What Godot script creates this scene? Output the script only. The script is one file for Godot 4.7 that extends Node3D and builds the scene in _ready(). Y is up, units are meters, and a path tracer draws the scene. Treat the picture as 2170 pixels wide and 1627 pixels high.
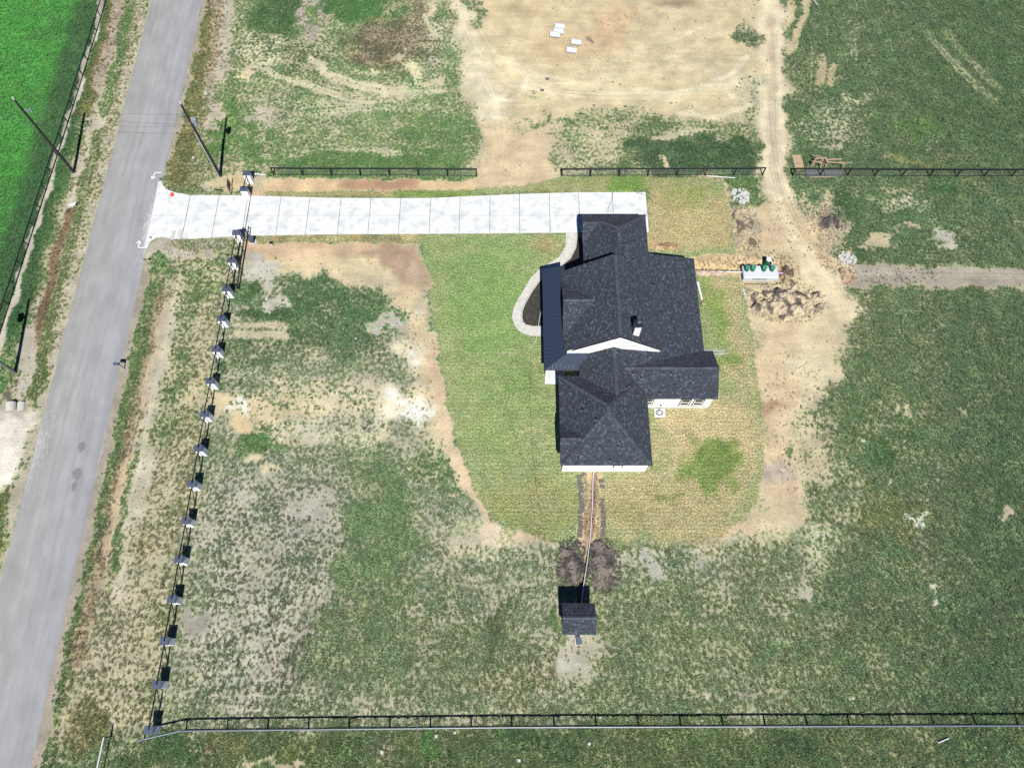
extends Node3D
# A new house on a fenced plot, seen from the air. North is -z, the road runs north to south.

const X0 := -80.0
const X1 := 80.0
const Z0 := -100.0
const Z1 := 16.0
const TW := 2048
const TH := 1485
const CWI := 640
const CHE := 464

var rng := RandomNumberGenerator.new()
var M := {}
var ground_mat: StandardMaterial3D
var sod_mat: StandardMaterial3D
var cover_map := PackedByteArray()      # share of grass on each texel of the ground
var soil_small: Image
var grass_small: Image
var lumps := FastNoiseLite.new()
var swell := FastNoiseLite.new()
var names := {}

# ---------------------------------------------------------------- set-up
func _ready() -> void:
	rng.seed = 4711
	var cam := Camera3D.new()
	cam.name = "camera"
	cam.fov = 54.16
	cam.near = 0.5
	cam.far = 3000.0
	cam.keep_aspect = Camera3D.KEEP_HEIGHT
	add_child(cam)
	cam.position = Vector3(0, 70, 0)
	cam.rotation_degrees = Vector3(-66.965, 0, 0)
	cam.current = true

	var env := Environment.new()
	env.background_mode = Environment.BG_SKY
	var sm := ProceduralSkyMaterial.new()
	sm.sky_top_color = Color(0.30, 0.45, 0.70)
	sm.sky_horizon_color = Color(0.58, 0.70, 0.86)
	sm.ground_horizon_color = Color(0.40, 0.42, 0.36)
	sm.ground_bottom_color = Color(0.30, 0.31, 0.26)
	sm.sky_curve = 0.12
	sm.sun_angle_max = 2.0
	var sky := Sky.new()
	sky.sky_material = sm
	env.sky = sky
	env.background_energy_multiplier = 0.36
	env.ambient_light_source = Environment.AMBIENT_SOURCE_SKY
	env.tonemap_mode = Environment.TONE_MAPPER_LINEAR
	env.tonemap_exposure = 2.45
	env.sdfgi_enabled = true
	env.ssao_enabled = true
	env.ssil_enabled = true
	var we := WorldEnvironment.new()
	we.name = "world_environment"
	we.environment = env
	add_child(we)

	var sun := DirectionalLight3D.new()
	sun.name = "sun"
	sun.light_energy = 1.6
	sun.light_angular_distance = 0.5
	sun.light_color = Color(1.0, 0.985, 0.96)
	sun.shadow_enabled = true
	sun.directional_shadow_max_distance = 250.0
	add_child(sun)
	sun.look_at_from_position(Vector3(0, 50, 0), Vector3(0, 50, 0) + Vector3(-0.055, -1.0, -0.757), Vector3.UP)

	lumps.seed = 12
	lumps.frequency = 0.9
	lumps.fractal_octaves = 3
	swell.seed = 5
	swell.frequency = 0.035
	swell.fractal_octaves = 3
	make_materials()
	make_ground_textures()
	build_ground()
	build_road()
	build_driveway()
	build_lawn()
	build_walkway()
	build_house()
	build_shed()
	build_front_fence()
	build_gate()
	build_pipe_fences()
	build_poles()
	build_tank()
	build_trench_things()
	build_yard_things()
	build_clods()
	build_grass()

# ---------------------------------------------------------------- helpers
func numbered(called: String) -> String:
	if not names.has(called):
		names[called] = 0
		return called
	names[called] += 1
	return "%s_%03d" % [called, names[called]]

func thing(called: String, label: String, category: String, at := Vector3.ZERO, turn := 0.0, group := "") -> Node3D:
	var o := Node3D.new()
	o.name = numbered(called)
	add_child(o)
	o.position = at
	o.rotation.y = turn
	tag(o, label, category, group)
	return o

func tag(o: Node, label: String, category: String, group := "") -> void:
	o.set_meta("label", label)
	o.set_meta("category", category)
	if group != "":
		o.set_meta("group", group)

func begin() -> SurfaceTool:
	var st := SurfaceTool.new()
	st.begin(Mesh.PRIMITIVE_TRIANGLES)
	return st

func finish(st: SurfaceTool, called: String, m: Material, parent: Node = self, smooth := false) -> MeshInstance3D:
	st.generate_normals()
	var o := MeshInstance3D.new()
	o.mesh = st.commit()
	o.material_override = m
	if parent == self:
		o.name = numbered(called)
		add_child(o)
	else:
		o.name = called
		parent.add_child(o, true)
	return o

func inst(mesh: Mesh, called: String, m: Material, parent: Node, at: Vector3, basis := Basis()) -> MeshInstance3D:
	var o := MeshInstance3D.new()
	o.mesh = mesh
	if m:
		o.material_override = m
	o.transform = Transform3D(basis, at)
	if parent == self:
		o.name = numbered(called)
		add_child(o)
	else:
		o.name = called
		parent.add_child(o, true)
	return o

func structure(o: Node) -> Node:
	o.set_meta("kind", "structure")
	return o

func stuff(o: Node) -> Node:
	o.set_meta("kind", "stuff")
	return o

func tri(st: SurfaceTool, a: Vector3, b: Vector3, c: Vector3, out: Vector3) -> void:
	var n := (c - a).cross(b - a)
	st.set_smooth_group(-1)
	if n.dot(out) >= 0.0:
		st.add_vertex(a); st.add_vertex(b); st.add_vertex(c)
	else:
		st.add_vertex(a); st.add_vertex(c); st.add_vertex(b)

func quad(st: SurfaceTool, a: Vector3, b: Vector3, c: Vector3, d: Vector3, out: Vector3) -> void:
	tri(st, a, b, c, out)
	tri(st, a, c, d, out)

func box(st: SurfaceTool, c: Vector3, s: Vector3, b := Basis()) -> void:
	var h := s * 0.5
	var p := []
	for i in 8:
		p.append(c + b * Vector3(h.x if i & 1 else -h.x, h.y if i & 2 else -h.y, h.z if i & 4 else -h.z))
	quad(st, p[0], p[1], p[3], p[2], b * Vector3(0, 0, -1))
	quad(st, p[4], p[5], p[7], p[6], b * Vector3(0, 0, 1))
	quad(st, p[0], p[2], p[6], p[4], b * Vector3(-1, 0, 0))
	quad(st, p[1], p[3], p[7], p[5], b * Vector3(1, 0, 0))
	quad(st, p[2], p[3], p[7], p[6], b * Vector3(0, 1, 0))
	quad(st, p[0], p[1], p[5], p[4], b * Vector3(0, -1, 0))

# a box with chamfered top edges
func slab_box(st: SurfaceTool, c: Vector3, s: Vector3, ch: float, b := Basis()) -> void:
	var h := s * 0.5
	var ring := func(y: float, inset: float) -> Array:
		var r := []
		for q in [Vector2(-1, -1), Vector2(1, -1), Vector2(1, 1), Vector2(-1, 1)]:
			r.append(c + b * Vector3(q.x * (h.x - inset), y, q.y * (h.z - inset)))
		return r
	var r0: Array = ring.call(-h.y, 0.0)
	var r1: Array = ring.call(h.y - ch, 0.0)
	var r2: Array = ring.call(h.y, ch)
	for i in 4:
		var j := (i + 1) % 4
		var out: Vector3 = (r0[i] + r0[j]) * 0.5 - c
		out -= b.y * out.dot(b.y) / b.y.length_squared()
		quad(st, r0[i], r0[j], r1[j], r1[i], out)
		quad(st, r1[i], r1[j], r2[j], r2[i], out.normalized() + b.y)
	quad(st, r2[0], r2[1], r2[2], r2[3], b.y)
	quad(st, r0[0], r0[1], r0[2], r0[3], -b.y)

func axes(d: Vector3) -> Basis:
	var y := d.normalized()
	var x := y.cross(Vector3.UP if absf(y.y) < 0.95 else Vector3.RIGHT).normalized()
	return Basis(x, y, x.cross(y))

func tube(st: SurfaceTool, a: Vector3, b: Vector3, r0: float, r1: float, sides := 8, caps := true) -> void:
	var f := axes(b - a)
	for i in sides:
		var t0 := TAU * i / sides
		var t1 := TAU * (i + 1) / sides
		var d0 := f.x * cos(t0) + f.z * sin(t0)
		var d1 := f.x * cos(t1) + f.z * sin(t1)
		quad(st, a + d0 * r0, a + d1 * r0, b + d1 * r1, b + d0 * r1, d0 + d1)
		if caps:
			tri(st, a, a + d0 * r0, a + d1 * r0, a - b)
			tri(st, b, b + d0 * r1, b + d1 * r1, b - a)

func path_tube(st: SurfaceTool, pts: Array, r: float, sides := 6) -> void:
	for i in pts.size() - 1:
		tube(st, pts[i], pts[i + 1], r, r, sides, i == 0 or i == pts.size() - 2)

func bar(st: SurfaceTool, a: Vector3, b: Vector3, w: float, h: float) -> void:
	var f := axes(b - a)
	box(st, (a + b) * 0.5, Vector3(w, a.distance_to(b), h), f)

# a flat-topped prism over a plan outline
func prism(st: SurfaceTool, plan: PackedVector2Array, y0: float, y1: float) -> void:
	var idx := Geometry2D.triangulate_polygon(plan)
	for i in range(0, idx.size(), 3):
		var q := []
		for k in 3:
			q.append(plan[idx[i + k]])
		tri(st, Vector3(q[0].x, y1, q[0].y), Vector3(q[1].x, y1, q[1].y), Vector3(q[2].x, y1, q[2].y), Vector3.UP)
	var area := 0.0
	for i in plan.size():
		area += plan[i].cross(plan[(i + 1) % plan.size()])
	for i in plan.size():
		var a := plan[i]
		var b := plan[(i + 1) % plan.size()]
		var n := Vector3(b.y - a.y, 0, -(b.x - a.x)) * signf(area)
		quad(st, Vector3(a.x, y0, a.y), Vector3(b.x, y0, b.y), Vector3(b.x, y1, b.y), Vector3(a.x, y1, a.y), n)

# a solid sheet: polygon of points in space, given thickness along -dir
func sheet(st: SurfaceTool, pts: Array, dir: Vector3, thick: float) -> void:
	var n := dir.normalized()
	var f := axes(n)
	var flat := PackedVector2Array()
	for p in pts:
		flat.append(Vector2(p.dot(f.x), p.dot(f.z)))
	var idx := Geometry2D.triangulate_polygon(flat)
	for i in range(0, idx.size(), 3):
		tri(st, pts[idx[i]], pts[idx[i + 1]], pts[idx[i + 2]], n)
		tri(st, pts[idx[i]] - n * thick, pts[idx[i + 1]] - n * thick, pts[idx[i + 2]] - n * thick, -n)
	var mid := Vector3.ZERO
	for p in pts:
		mid += p / pts.size()
	for i in pts.size():
		var a: Vector3 = pts[i]
		var b: Vector3 = pts[(i + 1) % pts.size()]
		quad(st, a, b, b - n * thick, a - n * thick, (a + b) * 0.5 - mid)

func along(pts: Array, x: float) -> float:
	for i in pts.size() - 1:
		if x <= pts[i + 1].x or i == pts.size() - 2:
			return lerpf(pts[i].y, pts[i + 1].y, (x - pts[i].x) / (pts[i + 1].x - pts[i].x))
	return pts[0].y

func seg_dist(p: Vector2, pts: Array) -> float:
	var best := 1e9
	for i in pts.size() - 1:
		best = minf(best, p.distance_to(Geometry2D.get_closest_point_to_segment(p, pts[i], pts[i + 1])))
	return best

# ---------------------------------------------------------------- materials
func grain(seed_: int, freq: float, a: Color, b: Color, size := 512, octaves := 4, lo := 0.0, hi := 1.0) -> ImageTexture:
	var n := FastNoiseLite.new()
	n.seed = seed_
	n.frequency = freq
	n.fractal_octaves = octaves
	var g := n.get_seamless_image(size, size)
	var src := g.get_data()
	var out := PackedByteArray()
	out.resize(size * size * 3)
	var step := src.size() / (size * size)
	for i in size * size:
		var t := smoothstep(lo, hi, src[i * step] / 255.0) if lo > 0.0 else src[i * step] / 255.0
		var c := a.lerp(b, t)
		out[i * 3] = int(clampf(c.r, 0, 1) * 255)
		out[i * 3 + 1] = int(clampf(c.g, 0, 1) * 255)
		out[i * 3 + 2] = int(clampf(c.b, 0, 1) * 255)
	var img := Image.create_from_data(size, size, false, Image.FORMAT_RGB8, out)
	img.generate_mipmaps()
	return ImageTexture.create_from_image(img)

func bumps(seed_: int, freq: float, strength: float, size := 512) -> ImageTexture:
	var n := FastNoiseLite.new()
	n.seed = seed_
	n.frequency = freq
	n.fractal_octaves = 4
	var g := n.get_seamless_image(size, size)
	g.convert(Image.FORMAT_RGB8)
	g.bump_map_to_normal_map(strength)
	return ImageTexture.create_from_image(g)

func plain(c: Color, rough := 0.8, metal := 0.0) -> StandardMaterial3D:
	var m := StandardMaterial3D.new()
	m.albedo_color = c
	m.roughness = rough
	m.metallic = metal
	return m

func grainy(tex: Texture2D, metres: float, rough := 0.85, bump: Texture2D = null, metal := 0.0) -> StandardMaterial3D:
	var m := StandardMaterial3D.new()
	m.albedo_texture = tex
	m.uv1_triplanar = true
	m.uv1_world_triplanar = true
	m.uv1_scale = Vector3.ONE / metres
	m.roughness = rough
	m.metallic = metal
	if bump:
		m.normal_enabled = true
		m.normal_texture = bump
	return m

func tinted(rough := 0.9) -> StandardMaterial3D:
	var m := StandardMaterial3D.new()
	m.vertex_color_use_as_albedo = true
	m.roughness = rough
	return m

func make_materials() -> void:
	M.concrete = grainy(grain(1, 0.014, Color(0.53, 0.545, 0.555), Color(0.59, 0.595, 0.59), 1024, 5, 0.12, 0.55), 23.0, 0.9, bumps(2, 0.05, 1.0))
	M.walk = grainy(grain(31, 0.02, Color(0.50, 0.50, 0.48), Color(0.58, 0.57, 0.54), 512, 4), 6.0, 0.9, bumps(2, 0.05, 1.0))
	M.pipe_concrete = grainy(grain(32, 0.03, Color(0.50, 0.53, 0.56), Color(0.60, 0.61, 0.62)), 3.0, 0.9)
	M.wall = grainy(grain(3, 0.02, Color(0.80, 0.80, 0.79), Color(0.86, 0.86, 0.85)), 3.0, 0.7)
	M.gable = grainy(grain(33, 0.012, Color(0.60, 0.61, 0.61), Color(0.80, 0.80, 0.79)), 4.0, 0.75)
	M.trim = plain(Color(0.07, 0.075, 0.09), 0.45)
	M.underlay = plain(Color(0.089, 0.104, 0.134), 0.95)
	M.shingle = tinted(0.92)
	M.metal_roof = plain(Color(0.119, 0.149, 0.208), 0.62, 0.0)
	M.metal_roof.metallic_specular = 0.22
	M.black = plain(Color(0.035, 0.037, 0.045), 0.4)
	M.rail = plain(Color(0.05, 0.055, 0.07), 0.3)
	M.pillar = grainy(grain(4, 0.05, Color(0.76, 0.77, 0.78), Color(0.86, 0.86, 0.86)), 2.0, 0.8, bumps(5, 0.08, 1.5))
	M.cap = grainy(grain(6, 0.05, Color(0.134, 0.168, 0.233), Color(0.188, 0.223, 0.287)), 2.0, 0.7)
	M.glass = plain(Color(0.05, 0.06, 0.05), 0.06)
	M.pane_frame = plain(Color(0.72, 0.73, 0.72), 0.5)
	M.steel = plain(Color(0.42, 0.46, 0.50), 0.4, 0.3)
	M.wood = grainy(grain(7, 0.03, Color(0.352, 0.302, 0.240), Color(0.538, 0.488, 0.402)), 1.5, 0.9)
	M.plywood = grainy(grain(8, 0.02, Color(0.451, 0.377, 0.290), Color(0.513, 0.451, 0.364)), 2.0, 0.9)
	M.pole_wood = grainy(grain(9, 0.04, Color(0.03, 0.025, 0.025), Color(0.09, 0.07, 0.065)), 1.0, 0.9)
	M.pale_pole = grainy(grain(10, 0.04, Color(0.253, 0.253, 0.248), Color(0.377, 0.377, 0.377)), 1.0, 0.9)
	M.pvc = plain(Color(0.60, 0.60, 0.62), 0.5)
	M.flashing = plain(Color(0.25, 0.26, 0.28), 0.7)
	M.rear_rail = plain(Color(0.22, 0.25, 0.30), 0.45)
	M.pink_pvc = plain(Color(0.62, 0.45, 0.62), 0.4)
	M.green = plain(Color(0.02, 0.30, 0.18), 0.5)
	M.lid = plain(Color(0.16, 0.38, 0.30), 0.5)
	M.orange = plain(Color(0.90, 0.22, 0.08), 0.6)
	M.cable = plain(Color(0.03, 0.035, 0.03), 0.6)
	M.mulch = grainy(grain(11, 0.06, Color(0.044, 0.035, 0.037), Color(0.163, 0.139, 0.134)), 2.0, 0.95, bumps(12, 0.06, 5.0))
	M.stone = plain(Color(0.513, 0.506, 0.488), 0.9)
	M.upturned = grainy(grain(13, 0.06, Color(0.208, 0.193, 0.188), Color(0.352, 0.327, 0.312)), 2.0, 0.95, bumps(14, 0.06, 4.0))
	M.rubble = grainy(grain(15, 0.05, Color(0.48, 0.48, 0.47), Color(0.58, 0.58, 0.57)), 1.5, 0.9)
	M.road_paint = plain(Color(0.74, 0.75, 0.77), 0.7)
	M.dirt = tinted(0.97)
	M.sign = grainy(grain(16, 0.03, Color(0.240, 0.240, 0.258), Color(0.327, 0.327, 0.347)), 2.0, 0.7)
	M.grey_sheet = grainy(grain(17, 0.02, Color(0.216, 0.223, 0.238), Color(0.315, 0.322, 0.332)), 2.0, 0.8)
	M.wire = plain(Color(0.30, 0.31, 0.32), 0.4, 0.5)

# ---------------------------------------------------------------- ground cover
# What grows and lies where: each patch sets the soil tone, the tone of the plants and how much of the soil they hide.
func patches() -> Array:
	var straw := Color(0.496, 0.466, 0.389)
	var sand := Color(0.546, 0.488, 0.392)
	var pale := Color(0.575, 0.538, 0.466)
	var chalk := Color(0.605, 0.598, 0.585)
	var clay := Color(0.531, 0.446, 0.362)
	var rust := Color(0.436, 0.332, 0.268)
	var ash := Color(0.451, 0.434, 0.416)
	var grey := Color(0.397, 0.377, 0.357)
	var mud := Color(0.278, 0.240, 0.216)
	var g_field := Color(0.193, 0.397, 0.178)
	var g_dark := Color(0.109, 0.228, 0.104)
	var g_deep := Color(0.144, 0.238, 0.134)
	var g_mid := Color(0.208, 0.297, 0.173)
	var g_olive := Color(0.273, 0.287, 0.178)
	var g_pale := Color(0.312, 0.357, 0.258)
	var g_dry := Color(0.372, 0.357, 0.273)
	var g_brown := Color(0.327, 0.273, 0.188)
	var g_sod := Color(0.307, 0.377, 0.228)
	var g_tan := Color(0.436, 0.407, 0.273)
	var g_lush := Color(0.228, 0.364, 0.158)
	var n = null
	return [
		# plot west and south of the lawn
		["p", [Vector2(-33.85, -48.79), Vector2(-9.71, -48.79), Vector2(-3.36, -17.75), Vector2(6.80, -13.72), Vector2(6.18, 2.57), Vector2(-32.09, 2.57)], 2.0, Color(0.471, 0.456, 0.407), Color(0.287, 0.327, 0.243), 0.58, 1.0],
		["b", Vector2(-21.30, -10.29), 7.31, 11.83, 0.5, Color(0.471, 0.456, 0.421), Color(0.238, 0.263, 0.203), 0.50, 0.9],
		["b", Vector2(-23.46, -4.20), 5.40, 5.10, 0.5, Color(0.496, 0.481, 0.446), Color(0.233, 0.258, 0.193), 0.46, 0.8],
		["b", Vector2(-27.11, -14.60), 3.09, 7.52, 0.5, Color(0.491, 0.476, 0.441), Color(0.238, 0.263, 0.198), 0.46, 0.8],
		["b", Vector2(-19.81, -16.39), 2.67, 4.06, 0.5, ash, Color(0.253, 0.273, 0.218), 0.40, 0.8],
		["b", Vector2(-19.63, -3.42), 2.48, 3.50, 0.6, Color(0.466, 0.441, 0.416), Color(0.208, 0.208, 0.168), 0.50, 0.8],
		["b", Vector2(-12.50, -13.72), 4.17, 8.77, 0.35, Color(0.446, 0.441, 0.372), Color(0.263, 0.332, 0.223), 0.80, 0.95],
		["b", Vector2(-13.14, -4.99), 6.26, 5.15, 0.5, Color(0.456, 0.451, 0.387), Color(0.268, 0.322, 0.223), 0.76, 0.9],
		["b", Vector2(-4.11, -11.14), 5.19, 4.25, 0.5, Color(0.466, 0.451, 0.402), Color(0.283, 0.322, 0.243), 0.60, 0.9],
		["b", Vector2(-4.35, -3.81), 7.87, 4.29, 0.5, Color(0.456, 0.446, 0.387), Color(0.268, 0.312, 0.218), 0.70, 0.9],
		["b", Vector2(-1.67, -5.39), 1.34, 2.78, 0.5, straw, Color(0.198, 0.258, 0.158), 0.85, 0.9],
		["b", Vector2(-0.21, -7.81), 1.10, 1.64, 0.6, straw, Color(0.208, 0.263, 0.168), 0.8, 0.8],
		["b", Vector2(0.61, -1.13), 3.67, 2.27, 0.5, straw, Color(0.278, 0.297, 0.203), 0.6, 0.7],
		["b", Vector2(-7.09, -21.24), 2.74, 1.90, 0.5, straw, g_mid, 0.72, 0.85],
		["b", Vector2(-4.51, -18.67), 1.35, 1.39, 0.5, straw, g_mid, 0.7, 0.85],
		["b", Vector2(-2.41, -13.72), 3.07, 2.62, 0.5, Color(0.516, 0.481, 0.426), g_pale, 0.42, 0.85],
		# dirt south of the driveway
		["p", [Vector2(-29.80, -46.86), Vector2(-10.14, -46.74), Vector2(-8.75, -40.94), Vector2(-7.56, -33.66), Vector2(-6.61, -27.38), Vector2(-5.78, -23.41), Vector2(-3.83, -18.67), Vector2(-5.71, -21.01), Vector2(-8.58, -23.89), Vector2(-9.84, -30.47), Vector2(-11.72, -38.08), Vector2(-16.53, -42.11), Vector2(-28.73, -42.11)], 1.2, sand, g_mid, 0.08, 1.0],
		["p", [Vector2(-29.79, -46.74), Vector2(-14.81, -46.68), Vector2(-15.71, -44.79), Vector2(-29.51, -44.79)], 0.5, clay, n, 0.0, 1.0],
		["p", [Vector2(-14.50, -46.68), Vector2(-10.02, -46.56), Vector2(-8.86, -41.18), Vector2(-11.89, -41.18), Vector2(-12.53, -43.30), Vector2(-16.25, -45.09)], 0.8, Color(0.441, 0.362, 0.307), g_dry, 0.1, 1.0],
		["b", Vector2(-26.92, -43.89), 2.67, 1.02, 0.4, Color(0.456, 0.441, 0.431), n, 0.03, 1.0],
		["b", Vector2(-27.46, -42.11), 2.03, 2.12, 0.5, Color(0.506, 0.486, 0.466), g_deep, 0.22, 0.9],
		["b", Vector2(-22.82, -43.89), 2.56, 1.32, 0.5, Color(0.555, 0.496, 0.397), n, 0.04, 0.9],
		["b", Vector2(-16.02, -42.11), 6.10, 1.29, 0.6, Color(0.521, 0.476, 0.407), g_dry, 0.2, 0.7],
		# green middle
		["b", Vector2(-20.14, -37.52), 8.20, 4.78, 0.32, Color(0.486, 0.456, 0.392), Color(0.173, 0.258, 0.153), 0.78, 1.0],
		["b", Vector2(-25.60, -33.66), 4.39, 2.70, 0.5, Color(0.491, 0.461, 0.397), Color(0.188, 0.258, 0.158), 0.66, 0.9],
		["b", Vector2(-18.40, -40.37), 4.54, 2.02, 0.5, straw, Color(0.153, 0.248, 0.139), 0.74, 0.8],
		["b", Vector2(-28.49, -40.37), 1.01, 1.16, 0.5, straw, Color(0.144, 0.248, 0.124), 0.8, 0.9],
		["b", Vector2(-15.12, -33.66), 3.41, 1.95, 0.5, Color(0.491, 0.456, 0.402), Color(0.183, 0.253, 0.158), 0.66, 0.9],
		["l", [Vector2(-28.90, -37.97), Vector2(-24.15, -37.85)], 0.30, 0.3, straw, Color(0.144, 0.238, 0.124), 0.85, 0.9],
		["l", [Vector2(-28.68, -36.40), Vector2(-23.72, -36.29)], 0.30, 0.3, straw, Color(0.451, 0.426, 0.364), 0.3, 0.9],
		["l", [Vector2(-28.50, -35.18), Vector2(-23.58, -35.07)], 0.30, 0.3, straw, Color(0.466, 0.441, 0.377), 0.25, 0.9],
		["b", Vector2(-13.02, -36.68), 1.39, 1.00, 0.4, Color(0.471, 0.456, 0.436), g_mid, 0.1, 0.9],
		["b", Vector2(-24.92, -39.22), 0.80, 1.14, 0.4, Color(0.491, 0.476, 0.446), g_mid, 0.2, 0.9],
		["b", Vector2(-9.98, -38.36), 1.30, 2.15, 0.5, Color(0.546, 0.511, 0.466), g_dry, 0.2, 0.9],
		["b", Vector2(-10.39, -33.66), 2.05, 1.95, 0.5, pale, g_deep, 0.15, 0.9],
		["b", Vector2(-7.70, -30.99), 0.67, 4.21, 0.5, Color(0.541, 0.451, 0.377), n, 0.02, 0.9],
		# pale bare belt
		["b", Vector2(-19.18, -27.89), 9.47, 2.55, 0.5, Color(0.555, 0.516, 0.441), Color(0.248, 0.283, 0.193), 0.36, 1.0],
		["b", Vector2(-24.73, -26.87), 5.18, 3.03, 0.5, Color(0.541, 0.486, 0.397), Color(0.228, 0.283, 0.178), 0.34, 0.95],
		["b", Vector2(-11.13, -27.89), 2.94, 2.34, 0.45, Color(0.590, 0.555, 0.501), n, 0.05, 1.0],
		["b", Vector2(-10.04, -26.97), 1.23, 1.62, 0.8, chalk, n, 0.06, 1.0],
		["b", Vector2(-11.43, -29.01), 1.33, 0.62, 0.8, chalk, n, 0.06, 0.9],
		["b", Vector2(-10.45, -33.01), 0.58, 0.64, 0.5, chalk, n, 0.05, 0.8],
		["b", Vector2(-27.61, -27.28), 1.51, 1.22, 0.7, chalk, n, 0.12, 0.95],
		["b", Vector2(-26.72, -24.98), 1.59, 1.09, 0.4, Color(0.565, 0.496, 0.377), n, 0.06, 1.0],
		["b", Vector2(-29.03, -30.47), 1.06, 2.09, 0.5, straw, g_deep, 0.66, 0.9],
		["b", Vector2(-29.83, -27.89), 0.95, 2.55, 0.5, Color(0.550, 0.486, 0.387), g_mid, 0.12, 0.9],
		["b", Vector2(-22.46, -23.65), 3.70, 1.27, 0.5, Color(0.531, 0.501, 0.416), Color(0.233, 0.302, 0.188), 0.58, 0.9],
		["b", Vector2(-25.51, -22.92), 1.57, 1.45, 0.4, straw, Color(0.198, 0.292, 0.149), 0.74, 0.9],
		["b", Vector2(-23.23, -20.54), 0.64, 0.57, 0.4, Color(0.570, 0.521, 0.416), n, 0.0, 1.0],
		["b", Vector2(-24.91, -21.24), 0.55, 0.47, 0.4, Color(0.570, 0.521, 0.416), n, 0.1, 1.0],
		["b", Vector2(-13.71, -24.38), 3.25, 1.47, 0.5, Color(0.546, 0.516, 0.441), g_pale, 0.42, 0.9],
		["b", Vector2(-13.30, -25.12), 1.21, 0.89, 0.5, Color(0.486, 0.466, 0.431), Color(0.144, 0.188, 0.124), 0.55, 0.8],
		["b", Vector2(-19.83, -25.12), 3.73, 0.99, 0.5, Color(0.531, 0.501, 0.451), g_pale, 0.35, 0.8],
		["p", [Vector2(-6.61, -27.38), Vector2(-5.08, -23.16), Vector2(-3.66, -19.13), Vector2(-2.00, -16.03), Vector2(0.66, -14.38), Vector2(4.17, -13.72), Vector2(0.66, -13.51), Vector2(-1.98, -14.60), Vector2(-3.81, -17.75), Vector2(-5.69, -20.54), Vector2(-7.22, -24.88)], 0.5, Color(0.565, 0.491, 0.412), n, 0.05, 0.95],
		["b", Vector2(-0.44, -14.69), 1.76, 0.62, 0.5, Color(0.575, 0.521, 0.456), n, 0.05, 0.9],
		# round the shed
		["b", Vector2(7.32, -3.42), 3.80, 2.33, 0.4, Color(0.461, 0.441, 0.412), g_dry, 0.14, 1.0],
		["b", Vector2(8.92, -4.01), 2.07, 1.56, 0.5, Color(0.456, 0.431, 0.397), g_dry, 0.2, 0.9],
		["b", Vector2(5.16, -3.11), 1.07, 0.46, 0.6, Color(0.555, 0.546, 0.536), n, 0.02, 0.9],
		["b", Vector2(7.86, -2.65), 0.66, 0.54, 0.45, chalk, n, 0.0, 1.0],
		["b", Vector2(7.89, -1.69), 1.06, 0.46, 0.6, Color(0.541, 0.526, 0.501), n, 0.05, 0.9],
		["b", Vector2(8.06, -3.50), 0.74, 0.39, 0.5, Color(0.377, 0.337, 0.302), n, 0.05, 0.9],
		["b", Vector2(6.69, -5.31), 0.67, 0.32, 0.5, Color(0.511, 0.486, 0.451), n, 0.05, 0.8],
		["b", Vector2(3.58, -6.59), 0.93, 2.02, 0.5, straw, Color(0.273, 0.357, 0.208), 0.8, 0.8],
		["b", Vector2(7.79, -6.59), 1.01, 1.61, 0.5, straw, Color(0.258, 0.347, 0.203), 0.75, 0.8],
		["b", Vector2(2.69, -3.42), 1.65, 1.55, 0.5, Color(0.466, 0.436, 0.377), Color(0.273, 0.268, 0.198), 0.5, 0.8],
		# south-east lawn outskirts
		["p", [Vector2(6.80, -13.72), Vector2(20.89, -14.16), Vector2(29.75, -20.07), Vector2(28.50, 2.57), Vector2(6.18, 2.57)], 3.0, Color(0.461, 0.451, 0.392), Color(0.268, 0.317, 0.218), 0.68, 1.0],
		["b", Vector2(13.26, -12.21), 5.65, 1.93, 0.5, Color(0.476, 0.471, 0.426), Color(0.283, 0.327, 0.238), 0.54, 0.9],
		["b", Vector2(12.78, -11.56), 1.13, 1.11, 0.5, Color(0.486, 0.481, 0.461), n, 0.25, 0.9],
		["b", Vector2(18.03, -11.99), 4.78, 1.72, 0.5, Color(0.466, 0.456, 0.416), Color(0.268, 0.307, 0.223), 0.54, 0.8],
		["b", Vector2(21.30, -10.29), 4.30, 2.10, 0.5, Color(0.466, 0.446, 0.392), Color(0.283, 0.317, 0.223), 0.60, 0.7],
		["b", Vector2(26.39, -9.87), 1.12, 0.75, 0.4, Color(0.476, 0.451, 0.426), n, 0.2, 0.9],
		["b", Vector2(24.15, -2.65), 0.91, 3.46, 0.6, straw, Color(0.238, 0.283, 0.183), 0.75, 0.7],
		["b", Vector2(15.57, -4.20), 4.98, 3.53, 0.6, Color(0.471, 0.461, 0.392), Color(0.287, 0.327, 0.223), 0.66, 0.6],
		# east field
		["p", [Vector2(33.02, -40.37), Vector2(66.86, -42.11), Vector2(52.41, 2.57), Vector2(26.90, 2.57), Vector2(29.09, -15.94)], 3.5, Color(0.451, 0.431, 0.367), Color(0.218, 0.278, 0.183), 0.80, 1.0],
		["p", [Vector2(46.64, -40.37), Vector2(66.67, -41.53), Vector2(52.41, 2.57), Vector2(36.47, 2.57), Vector2(43.49, -20.54)], 5.0, Color(0.416, 0.407, 0.342), Color(0.178, 0.248, 0.153), 0.88, 0.9],
		["b", Vector2(37.15, -25.37), 5.14, 6.46, 0.6, Color(0.466, 0.446, 0.372), Color(0.223, 0.292, 0.178), 0.74, 0.9],
		["b", Vector2(31.94, -19.60), 3.17, 4.67, 0.6, Color(0.486, 0.466, 0.397), Color(0.253, 0.302, 0.198), 0.58, 0.9],
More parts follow.
